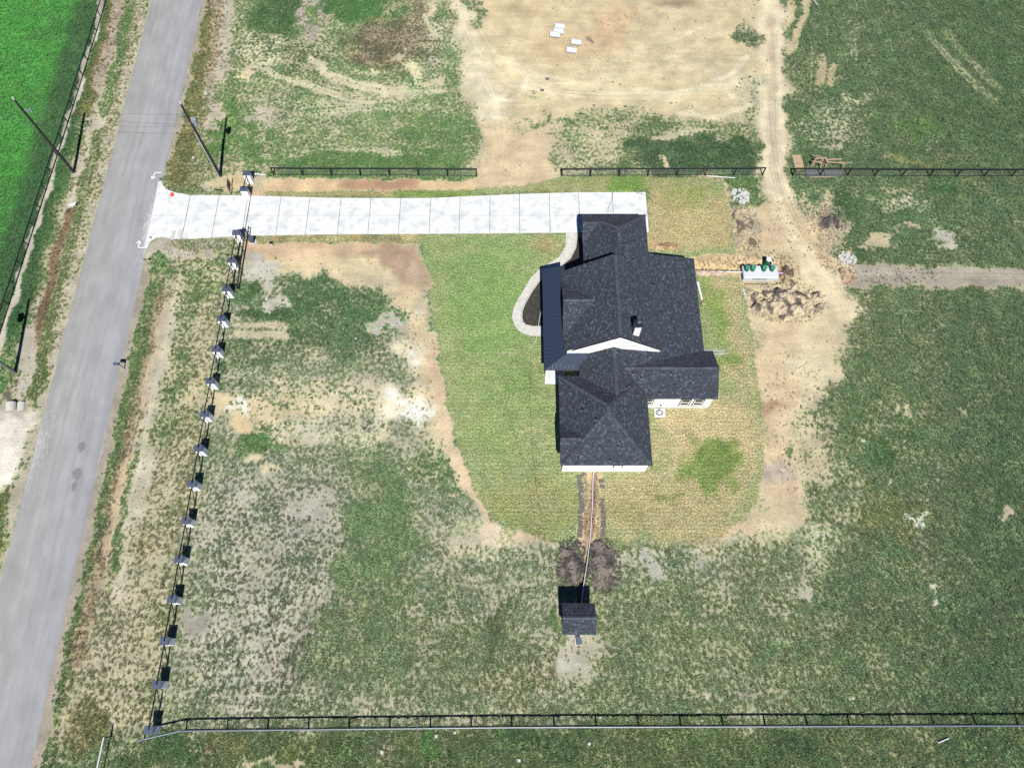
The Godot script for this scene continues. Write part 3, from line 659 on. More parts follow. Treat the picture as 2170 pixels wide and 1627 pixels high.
		["b", Vector2(-35.08, -6.19), 2.10, 3.61, 0.6, Color(0.486, 0.456, 0.397), Color(0.307, 0.297, 0.218), 0.45, 0.8],
		["b", Vector2(-36.63, 1.84), 2.40, 2.19, 0.6, Color(0.441, 0.416, 0.327), Color(0.258, 0.268, 0.153), 0.72, 0.9],
		["l", [Vector2(-40.08, -20.54), Vector2(-40.62, -11.99), Vector2(-41.16, -1.88), Vector2(-41.12, 5.41)], 0.40, 0.5, Color(0.407, 0.377, 0.352), n, 0.12, 0.95],
		["l", [Vector2(-39.8, -98.0), Vector2(-39.85, -58.0)], 0.25, 0.35, Color(0.426, 0.397, 0.367), n, 0.15, 0.9],
		["l", [Vector2(-39.85, -44.0), Vector2(-39.8, 12.0)], 0.30, 0.4, Color(0.416, 0.382, 0.357), n, 0.12, 0.9],
		["l", [Vector2(-47.0, -98.0), Vector2(-47.0, 12.0)], 0.30, 0.5, Color(0.456, 0.431, 0.397), n, 0.2, 0.9],
		["l", [Vector2(-28.71, -5.79), Vector2(-27.22, -6.99), Vector2(-27.81, -5.39), Vector2(-29.49, -7.40)], 0.3, 0.4, Color(0.352, 0.327, 0.337), n, 0.1, 0.5],
		# verge west of the road
		["p", [Vector2(-54.20, -90.75), Vector2(-47.42, -90.75), Vector2(-46.61, -67.89), Vector2(-46.61, -51.96), Vector2(-47.04, -31.52), Vector2(-48.83, -25.37), Vector2(-60.05, -25.37), Vector2(-54.94, -30.47), Vector2(-53.19, -40.37), Vector2(-53.04, -56.57)], 0.5, Color(0.486, 0.461, 0.412), Color(0.268, 0.278, 0.178), 0.45, 1.0],
		["l", [Vector2(-53.20, -88.96), Vector2(-51.94, -73.99), Vector2(-51.83, -65.68)], 0.9, 0.6, Color(0.441, 0.402, 0.297), Color(0.292, 0.283, 0.134), 0.8, 1.0],
		["l", [Vector2(-51.33, -88.96), Vector2(-50.93, -80.42), Vector2(-50.65, -69.38)], 0.5, 0.6, Color(0.441, 0.407, 0.372), Color(0.327, 0.258, 0.188), 0.4, 0.9],
		["l", [Vector2(-49.33, -75.57), Vector2(-49.35, -67.89), Vector2(-49.26, -60.69), Vector2(-49.53, -52.61), Vector2(-49.98, -48.16)], 0.55, 0.35, Color(0.491, 0.471, 0.436), n, 0.03, 1.0],
		["l", [Vector2(-49.58, -88.96), Vector2(-49.27, -78.78), Vector2(-49.22, -71.66), Vector2(-49.07, -64.95)], 0.5, 0.5, straw, Color(0.198, 0.292, 0.144), 0.75, 0.9],
		["l", [Vector2(-49.07, -62.09), Vector2(-48.86, -53.92), Vector2(-48.93, -48.16), Vector2(-49.07, -42.11), Vector2(-48.81, -35.85), Vector2(-48.32, -30.47)], 0.6, 0.5, Color(0.476, 0.446, 0.367), Color(0.223, 0.278, 0.149), 0.7, 0.9],
		["l", [Vector2(-51.70, -63.87), Vector2(-51.73, -57.93), Vector2(-51.56, -52.61)], 0.55, 0.5, straw, Color(0.193, 0.297, 0.153), 0.75, 0.9],
		["l", [Vector2(-51.83, -51.96), Vector2(-51.52, -46.31), Vector2(-51.36, -41.53)], 0.6, 0.5, straw, Color(0.233, 0.297, 0.168), 0.6, 0.8],
		["l", [Vector2(-49.66, -51.32), Vector2(-50.25, -47.54), Vector2(-49.94, -41.53), Vector2(-49.83, -36.96), Vector2(-49.99, -33.66)], 0.35, 0.35, Color(0.352, 0.278, 0.198), Color(0.258, 0.203, 0.134), 0.5, 1.0],
		["l", [Vector2(-52.39, -39.22), Vector2(-52.14, -32.58), Vector2(-52.38, -26.37)], 0.7, 0.6, straw, Color(0.208, 0.317, 0.168), 0.75, 0.9],
		["l", [Vector2(-50.78, -35.85), Vector2(-49.72, -32.58), Vector2(-49.40, -29.43)], 0.5, 0.5, Color(0.471, 0.446, 0.421), n, 0.1, 0.9],
		["b", Vector2(-50.08, -28.40), 1.14, 0.92, 0.4, Color(0.238, 0.228, 0.188), n, 0.05, 1.0],
		["p", [Vector2(-62.08, -25.87), Vector2(-47.83, -26.97), Vector2(-47.80, -25.37), Vector2(-47.91, -18.30), Vector2(-59.55, -18.12)], 0.5, Color(0.570, 0.546, 0.531), n, 0.0, 1.0],
		["b", Vector2(-50.43, -26.12), 2.81, 0.70, 0.6, Color(0.476, 0.451, 0.431), n, 0.1, 0.8],
		["b", Vector2(-48.01, -17.29), 0.72, 1.09, 0.4, straw, Color(0.218, 0.278, 0.119), 0.85, 1.0],
		["p", [Vector2(-59.58, -18.21), Vector2(-47.58, -18.39), Vector2(-47.25, -12.42), Vector2(-51.89, 5.41)], 0.8, Color(0.451, 0.426, 0.327), Color(0.238, 0.278, 0.144), 0.75, 0.9],
		["b", Vector2(-47.79, -29.69), 0.67, 2.08, 0.5, straw, Color(0.218, 0.283, 0.139), 0.8, 0.9],
		# pasture west of the pipe fence
		["p", [Vector2(-94.60, -94.38), Vector2(-54.34, -94.38), Vector2(-53.34, -82.08), Vector2(-53.12, -70.90), Vector2(-53.20, -59.99), Vector2(-53.38, -51.32), Vector2(-53.24, -42.11), Vector2(-53.32, -35.18), Vector2(-64.35, -11.56)], 0.3, Color(0.253, 0.352, 0.193), Color(0.173, 0.377, 0.144), 0.97, 1.0],
		["l", [Vector2(-54.31, -82.08), Vector2(-54.04, -67.89), Vector2(-54.02, -56.57), Vector2(-53.80, -46.31), Vector2(-53.64, -36.40)], 1.4, 1.6, Color(0.253, 0.278, 0.198), Color(0.119, 0.238, 0.114), 0.95, 0.95],
		["b", Vector2(-57.88, -64.95), 3.39, 3.62, 0.7, n, Color(0.163, 0.332, 0.149), -1.0, 0.6],
		["b", Vector2(-58.37, -78.78), 2.39, 3.26, 0.7, n, Color(0.153, 0.322, 0.134), -1.0, 0.6],
		["b", Vector2(-61.71, -73.21), 2.34, 2.33, 0.7, n, Color(0.168, 0.342, 0.149), -1.0, 0.6],
		["b", Vector2(-56.73, -51.96), 2.13, 3.87, 0.7, n, Color(0.144, 0.297, 0.129), -1.0, 0.6],
		["l", [Vector2(-53.20, -88.96), Vector2(-52.77, -72.43), Vector2(-52.86, -62.80), Vector2(-52.97, -53.59), Vector2(-53.07, -46.31), Vector2(-53.00, -38.08), Vector2(-53.16, -30.99)], 0.28, 0.2, Color(0.496, 0.471, 0.446), n, 0.03, 1.0],
		# south of the rear fence
		["p", [Vector2(-32.59, 4.00), Vector2(-30.09, 2.57), Vector2(-26.59, 2.06), Vector2(60.71, 1.70), Vector2(57.81, 9.48), Vector2(-33.77, 9.48)], 0.6, Color(0.451, 0.431, 0.352), Color(0.208, 0.268, 0.153), 0.82, 1.0],
		["b", Vector2(-28.37, 3.29), 2.78, 1.29, 0.5, straw, Color(0.144, 0.248, 0.124), 0.92, 0.9],
		["b", Vector2(-24.01, 3.29), 1.98, 1.07, 0.5, straw, Color(0.258, 0.278, 0.144), 0.8, 0.8],
		["b", Vector2(-17.62, 3.64), 2.38, 1.07, 0.5, straw, Color(0.243, 0.302, 0.149), 0.85, 0.8],
		["b", Vector2(-7.13, 3.47), 1.03, 1.07, 0.5, straw, Color(0.193, 0.352, 0.158), 0.92, 0.8],
		["b", Vector2(-11.28, 3.64), 1.98, 1.28, 0.6, straw, Color(0.238, 0.263, 0.198), 0.7, 0.7],
		["b", Vector2(2.58, 3.29), 4.36, 1.43, 0.6, straw, Color(0.134, 0.223, 0.114), 0.95, 0.8],
		["b", Vector2(12.50, 3.29), 2.78, 1.79, 0.6, straw, Color(0.218, 0.278, 0.149), 0.85, 0.8],
		["b", Vector2(24.01, 3.29), 2.38, 1.79, 0.6, straw, Color(0.119, 0.208, 0.104), 0.96, 0.9],
		["b", Vector2(31.48, 3.64), 2.38, 1.43, 0.6, straw, Color(0.238, 0.283, 0.193), 0.75, 0.7],
		["b", Vector2(39.44, 3.47), 4.76, 1.79, 0.6, straw, Color(0.153, 0.238, 0.129), 0.92, 0.9],
		["b", Vector2(-19.05, 4.92), 2.36, 0.28, 0.4, Color(0.511, 0.446, 0.382), n, 0.02, 0.95],
		["b", Vector2(-20.63, 4.85), 3.54, 0.42, 0.5, Color(0.501, 0.451, 0.377), n, 0.15, 0.7],
		["b", Vector2(-25.92, 3.71), 1.03, 0.50, 0.5, Color(0.352, 0.302, 0.228), Color(0.203, 0.208, 0.134), 0.6, 0.8],
		# the laid turf
		["p", lawn_outline(), 0.15, Color(0.506, 0.471, 0.372), Color(0.377, 0.416, 0.297), 0.82, 1.0],
		["p", [Vector2(-29.75, -47.60), Vector2(-10.18, -47.73), Vector2(-10.13, -46.68), Vector2(-29.63, -46.74)], 0.15, Color(0.491, 0.451, 0.347), Color(0.421, 0.407, 0.278), 0.9, 1.0],
		["b", Vector2(-2.26, -39.22), 5.51, 8.58, 0.5, n, Color(0.327, 0.412, 0.248), 0.86, 0.9],
		["b", Vector2(-6.41, -43.89), 3.08, 3.59, 0.5, n, Color(0.312, 0.387, 0.243), 0.84, 0.7],
		["b", Vector2(-1.18, -27.38), 4.25, 6.60, 0.5, n, Color(0.362, 0.421, 0.278), 0.82, 0.8],
		["b", Vector2(0.72, -30.47), 2.88, 1.57, 0.6, n, Color(0.297, 0.377, 0.223), 0.84, 0.6],
		["b", Vector2(3.64, -46.62), 1.87, 1.84, 0.5, n, Color(0.416, 0.392, 0.263), 0.85, 0.9],
		["b", Vector2(2.02, -17.75), 4.93, 2.74, 0.5, n, Color(0.387, 0.392, 0.258), 0.85, 0.9],
		["b", Vector2(1.98, -14.60), 2.64, 1.33, 0.5, n, Color(0.347, 0.367, 0.238), 0.85, 0.7],
		["p", [Vector2(9.32, -20.30), Vector2(24.36, -20.54), Vector2(20.03, -14.38), Vector2(7.70, -14.16)], 1.5, n, Color(0.481, 0.441, 0.327), 0.84, 0.9],
		["p", [Vector2(14.68, -27.89), Vector2(24.86, -27.89), Vector2(24.45, -20.54), Vector2(14.12, -20.54)], 2.0, n, Color(0.536, 0.481, 0.367), 0.84, 0.9],
		["b", Vector2(19.45, -21.48), 3.30, 2.95, 0.35, n, Color(0.292, 0.357, 0.183), 0.92, 1.0],
		["b", Vector2(15.29, -18.21), 1.35, 0.64, 0.5, n, Color(0.342, 0.367, 0.213), 0.9, 0.8],
		["b", Vector2(10.49, -16.84), 2.68, 1.81, 0.6, n, Color(0.387, 0.387, 0.248), 0.86, 0.6],
		["p", [Vector2(15.59, -53.26), Vector2(24.58, -52.61), Vector2(24.36, -45.70), Vector2(15.30, -46.31)], 0.8, n, Color(0.491, 0.446, 0.322), 0.84, 0.95],
		["b", Vector2(19.50, -52.61), 2.67, 1.95, 0.6, n, Color(0.372, 0.387, 0.218), 0.9, 0.7],
		["b", Vector2(21.71, -39.22), 1.70, 5.14, 0.4, n, Color(0.312, 0.387, 0.198), 0.92, 0.9],
		["p", [Vector2(21.16, -42.70), Vector2(24.83, -42.70), Vector2(24.95, -30.47), Vector2(21.60, -28.40), Vector2(22.43, -35.85)], 1.2, n, Color(0.506, 0.461, 0.347), 0.84, 0.8],
		["b", Vector2(22.25, -32.05), 1.45, 1.17, 0.5, n, Color(0.302, 0.372, 0.193), 0.9, 0.8],
		["b", Vector2(14.33, -26.47), 0.75, 0.50, 0.5, n, Color(0.302, 0.372, 0.178), 0.9, 0.7],
		["p", [Vector2(1.35, -54.18), Vector2(10.56, -55.64), Vector2(21.37, -55.37), Vector2(23.38, -53.92), Vector2(15.28, -53.39), Vector2(1.34, -53.26)], 0.4, n, Color(0.397, 0.402, 0.268), 0.86, 0.9],
		["p", [Vector2(10.84, -55.77), Vector2(15.01, -55.64), Vector2(14.86, -53.52), Vector2(10.72, -53.39)], 0.5, n, Color(0.268, 0.372, 0.163), 0.94, 0.95],
		["p", [Vector2(-13.69, -53.59), Vector2(-4.03, -53.65), Vector2(-4.01, -52.74), Vector2(-13.63, -52.74)], 0.3, n, Color(0.307, 0.367, 0.188), 0.9, 0.9],
		["p", [Vector2(-28.15, -53.39), Vector2(-13.67, -53.39), Vector2(-13.63, -52.74), Vector2(-28.08, -52.87)], 0.3, n, Color(0.446, 0.407, 0.278), 0.86, 0.9],
		# ground opened for the pipes
		["l", [Vector2(7.87, -20.39), Vector2(7.54, -16.84), Vector2(7.15, -13.72)], 0.75, 0.25, Color(0.526, 0.456, 0.362), n, 0.0, 1.0],
		["l", [Vector2(7.78, -20.39), Vector2(7.50, -16.84), Vector2(7.11, -13.72), Vector2(6.67, -11.56), Vector2(6.26, -9.66)], 0.22, 0.15, Color(0.451, 0.367, 0.292), n, 0.0, 0.8],
		["l", [Vector2(20.05, -43.89), Vector2(25.11, -43.77)], 1.0, 0.3, Color(0.555, 0.476, 0.362), n, 0.0, 1.0],
		["b", Vector2(17.10, -46.00), 2.07, 0.61, 0.5, Color(0.531, 0.441, 0.322), n, 0.0, 1.0],
		["l", [Vector2(20.05, -42.82), Vector2(22.70, -42.76)], 0.2, 0.3, Color(0.546, 0.466, 0.436), n, 0.1, 0.9],
		["p", [Vector2(24.57, -44.79), Vector2(30.13, -44.79), Vector2(29.75, -41.41), Vector2(24.32, -41.41)], 0.4, Color(0.531, 0.461, 0.362), n, 0.0, 1.0],
	]

func lawn_outline() -> Array:
	return [Vector2(-10.81, -47.73), Vector2(5.80, -47.85), Vector2(15.43, -48.04), Vector2(15.60, -53.39), Vector2(15.30, -53.65), Vector2(7.78, -53.65), Vector2(0.80, -53.39), Vector2(-9.89, -52.74), Vector2(-28.09, -52.93), Vector2(-28.16, -53.46), Vector2(-9.93, -53.52), Vector2(1.35, -54.31), Vector2(5.69, -55.64), Vector2(21.38, -55.44), Vector2(24.03, -54.97), Vector2(24.66, -50.05), Vector2(24.44, -44.61), Vector2(25.00, -41.53), Vector2(25.00, -35.85), Vector2(25.00, -30.47), Vector2(25.04, -26.37), Vector2(24.55, -21.24), Vector2(23.76, -18.67), Vector2(22.39, -16.39), Vector2(20.09, -14.87), Vector2(17.37, -14.16), Vector2(13.84, -14.03), Vector2(6.37, -14.03), Vector2(3.30, -14.16), Vector2(0.22, -14.87), Vector2(-2.00, -16.39), Vector2(-3.56, -18.44), Vector2(-5.08, -23.16), Vector2(-6.63, -27.89), Vector2(-7.56, -33.66), Vector2(-8.77, -41.53), Vector2(-9.77, -46.62)]

func cell(c: Color, k: int) -> float:
	return c.r if k == 0 else c.g if k == 1 else c.b

func make_ground_textures() -> void:
	var warp := FastNoiseLite.new()
	warp.seed = 77
	warp.frequency = 0.22
	warp.fractal_octaves = 4
	var n := CWI * CHE
	var soil := PackedFloat32Array()
	var plant := PackedFloat32Array()
	var cov := PackedFloat32Array()
	soil.resize(n * 3); plant.resize(n * 3); cov.resize(n)
	var s0 := Color(0.476, 0.446, 0.377)
	var g0 := Color(0.238, 0.302, 0.188)
	var wx := PackedFloat32Array()
	var wz := PackedFloat32Array()
	wx.resize(n); wz.resize(n)
	var dx := (X1 - X0) / CWI
	var dz := (Z1 - Z0) / CHE
	for j in CHE:
		for i in CWI:
			var k := j * CWI + i
			soil[k * 3] = s0.r; soil[k * 3 + 1] = s0.g; soil[k * 3 + 2] = s0.b
			plant[k * 3] = g0.r; plant[k * 3 + 1] = g0.g; plant[k * 3 + 2] = g0.b
			cov[k] = 0.65
			var x := X0 + (i + 0.5) * dx
			var z := Z0 + (j + 0.5) * dz
			wx[k] = x + warp.get_noise_2d(x, z) * 2.2
			wz[k] = z + warp.get_noise_2d(x + 300.0, z) * 2.2
	for pt in patches():
		var kind: String = pt[0]
		var o := 5 if kind == "b" else 3 if kind == "p" else 4
		var soil_c = pt[o]
		var plant_c = pt[o + 1]
		var cv: float = pt[o + 2]
		var power: float = pt[o + 3]
		var lo := Vector2(1e9, 1e9)
		var hi := Vector2(-1e9, -1e9)
		var poly := PackedVector2Array()
		var pad := 2.6
		var sharp := false
		if kind == "b":
			lo = pt[1] - Vector2(pt[2], pt[3])
			hi = pt[1] + Vector2(pt[2], pt[3])
		else:
			for q in pt[1]:
				lo = lo.min(q); hi = hi.max(q)
				poly.append(q)
			pad += pt[2] + (pt[3] if kind == "l" else 0.0)
			sharp = kind == "p" and pt[2] < 0.35
		var i0 := clampi(int((lo.x - pad - X0) / dx), 0, CWI - 1)
		var i1 := clampi(int((hi.x + pad - X0) / dx), 0, CWI - 1)
		var j0 := clampi(int((lo.y - pad - Z0) / dz), 0, CHE - 1)
		var j1 := clampi(int((hi.y + pad - Z0) / dz), 0, CHE - 1)
		var amount := 0.3 if kind == "l" else 0.12 if sharp else clampf(pt[2] / 1.3, 0.25, 1.0) if kind == "p" else 1.0
		for j in range(j0, j1 + 1):
			for i in range(i0, i1 + 1):
				var k := j * CWI + i
				var x := X0 + (i + 0.5) * dx
				var z := Z0 + (j + 0.5) * dz
				var p := Vector2(lerpf(x, wx[k], amount), lerpf(z, wz[k], amount))
				var w := 0.0
				if kind == "b":
					var d: float = ((p - pt[1]) / Vector2(pt[2], pt[3])).length()
					w = 1.0 - smoothstep(1.0 - pt[4], 1.0 + pt[4] * 0.4, d)
				elif kind == "l":
					w = 1.0 - smoothstep(pt[2], pt[2] + pt[3], seg_dist(p, pt[1]))
				else:
					var inside := Geometry2D.is_point_in_polygon(p, poly)
					var d := 1e9
					for e in poly.size():
						var c := Geometry2D.get_closest_point_to_segment(p, poly[e], poly[(e + 1) % poly.size()])
						d = minf(d, p.distance_squared_to(c))
					d = sqrt(d)
					w = smoothstep(-pt[2], pt[2], d if inside else -d)
				w *= power
				if w <= 0.002:
					continue
				if soil_c != null:
					soil[k * 3] = lerpf(soil[k * 3], soil_c.r, w)
					soil[k * 3 + 1] = lerpf(soil[k * 3 + 1], soil_c.g, w)
					soil[k * 3 + 2] = lerpf(soil[k * 3 + 2], soil_c.b, w)
				if plant_c != null:
					plant[k * 3] = lerpf(plant[k * 3], plant_c.r, w)
					plant[k * 3 + 1] = lerpf(plant[k * 3 + 1], plant_c.g, w)
					plant[k * 3 + 2] = lerpf(plant[k * 3 + 2], plant_c.b, w)
				if cv >= 0.0:
					cov[k] = lerpf(cov[k], cv, w)
	for k in n:
		var grey := soil[k * 3] * 0.3 + soil[k * 3 + 1] * 0.6 + soil[k * 3 + 2] * 0.1
		for c in 3:
			soil[k * 3 + c] = lerpf(soil[k * 3 + c], grey, 0.10)
		soil[k * 3] *= 0.99
		soil[k * 3 + 2] *= 0.96
		var lum := plant[k * 3] * 0.3 + plant[k * 3 + 1] * 0.6 + plant[k * 3 + 2] * 0.1
		for c in 3:
			plant[k * 3 + c] = lerpf(lum, plant[k * 3 + c], 0.92 if plant[k * 3] > plant[k * 3 + 1] * 0.97 else 1.14) * 0.94
		plant[k * 3 + 2] *= 0.93
	var a := PackedByteArray()
	var b := PackedByteArray()
	a.resize(n * 4); b.resize(n * 4)
	for k in n:
		for c in 3:
			a[k * 4 + c] = int(soil[k * 3 + c] * 255.0)
			b[k * 4 + c] = int(plant[k * 3 + c] * 255.0)
		a[k * 4 + 3] = int(cov[k] * 255.0)
		b[k * 4 + 3] = 255
	var turf := PackedVector2Array(lawn_outline())
	for j in range(int((-57.0 - Z0) / dz), int((-13.0 - Z0) / dz)):
		for i in range(int((-28.0 - X0) / dx), int((32.0 - X0) / dx)):
			if Geometry2D.is_point_in_polygon(Vector2(X0 + (i + 0.5) * dx, Z0 + (j + 0.5) * dz), turf):
				b[(j * CWI + i) * 4 + 3] = 70
	soil_small = Image.create_from_data(CWI, CHE, false, Image.FORMAT_RGBA8, a)
	grass_small = Image.create_from_data(CWI, CHE, false, Image.FORMAT_RGBA8, b)
	var big_s: Image = soil_small.duplicate()
	var big_g: Image = grass_small.duplicate()
	big_s.resize(TW, TH, Image.INTERPOLATE_BILINEAR)
	big_g.resize(TW, TH, Image.INTERPOLATE_BILINEAR)
	var sd := big_s.get_data()
	var gd := big_g.get_data()
	# clump, blade and drift patterns
	var n1 := field(101, 0.15, 4)
	var n2 := field(102, 0.36, 2)
	var n3 := field(103, 0.016, 4)
	var n4 := field(104, 0.45, 1)
	var n5 := field(105, 0.028, 3)
	var n6 := mown(106)
	var worn := wheel_tracks()
	var out := PackedByteArray()
	out.resize(TW * TH * 3)
	var hgt := PackedByteArray()
	hgt.resize(TW * TH * 3)
	cover_map.resize(TW * TH)
	for k in TW * TH:
		var a1 := n1[k] / 127.5 - 1.0
		var a2 := n2[k] / 127.5 - 1.0
		var a3 := n3[k] / 127.5 - 1.0
		var a4 := n4[k] / 127.5 - 1.0
		var a5 := n5[k] / 127.5 - 1.0
		var a6 := n6[k] / 127.5 - 1.0
		var k4 := k * 4
		var cv := sd[k4 + 3] / 255.0
		var tr := (worn[k] - 128) / 128.0
		if cv > 0.02:
			cv = maxf(cv - 0.55 * absf(tr), 0.021)
		var t := (cv - 0.5) * 1.7 + a1 * 0.70 + a2 * 0.45 + a3 * 0.42 + a4 * 0.35 + a6 * 0.30
		t = clampf(t * 3.0 + 0.5, 0.0, 1.0)
		if cv < 0.02:
			t = 0.0
		var fs := 1.0 + 0.16 * tr + 0.09 * a4 + 0.09 * a2 + 0.10 * a5 + 0.07 * a3 + 0.05 * a6
		var wild := gd[k4 + 3] / 255.0
		var fg := 1.04 + 0.36 * a4 + 0.30 * a2 + (0.20 * a1 + 0.20 * a5 + 0.22 * a3 + 0.16 * a6) * wild
		# straw among the blades
		var dry := clampf(a4 * 1.0 + a2 * 0.8 + a5 * 1.0 + a3 * 0.5 - 0.30, 0.0, 0.70) * (1.30 - 0.75 * cv) * (0.5 + 0.5 * wild)
		if a4 > 0.42 and a2 > 0.05:
			fs *= 0.84
		var hue := 0.10 * (a5 - a3) * wild * wild
		var r := gd[k4] * fg * (1.0 + hue)
		var g := gd[k4 + 1] * fg
		var bl := gd[k4 + 2] * fg * (1.0 - 0.6 * hue)
		r += (sd[k4] - r) * dry
		g += (sd[k4 + 1] - g) * dry
		bl += (sd[k4 + 2] - bl) * dry
		var k3 := k * 3
		out[k3] = int(clampf(sd[k4] * fs * (1.0 - t) + r * t, 0.0, 255.0))
		out[k3 + 1] = int(clampf(sd[k4 + 1] * fs * (1.0 - t) + g * t, 0.0, 255.0))
		out[k3 + 2] = int(clampf(sd[k4 + 2] * fs * (1.0 - t) + bl * t, 0.0, 255.0))
		cover_map[k] = int(t * 255.0)
		var hh := int(clampf(128.0 - absf(tr) * 50.0 + a2 * (10.0 + 26.0 * t) + a4 * 30.0 * (0.25 + t) + a1 * 22.0 * t, 0.0, 255.0))
		hgt[k3] = hh; hgt[k3 + 1] = hh; hgt[k3 + 2] = hh
	var img := Image.create_from_data(TW, TH, false, Image.FORMAT_RGB8, out)
	var bump := Image.create_from_data(TW, TH, false, Image.FORMAT_RGB8, hgt)
	bump.bump_map_to_normal_map(3.4)
	ground_mat = StandardMaterial3D.new()
	ground_mat.albedo_texture = ImageTexture.create_from_image(img)
	ground_mat.normal_enabled = true
	ground_mat.normal_texture = ImageTexture.create_from_image(bump)
	ground_mat.roughness = 0.97
	sod_mat = ground_mat.duplicate()
	sod_mat.vertex_color_use_as_albedo = true

# long east-west drifts left by mowing and grading
func mown(seed_: int) -> PackedByteArray:
	var f := FastNoiseLite.new()
	f.seed = seed_
	f.frequency = 0.09
	f.fractal_octaves = 3
	var img := f.get_image(TW / 8, TH, false, false, true)
	img.convert(Image.FORMAT_L8)
	img.resize(TW, TH, Image.INTERPOLATE_CUBIC)
	return img.get_data()

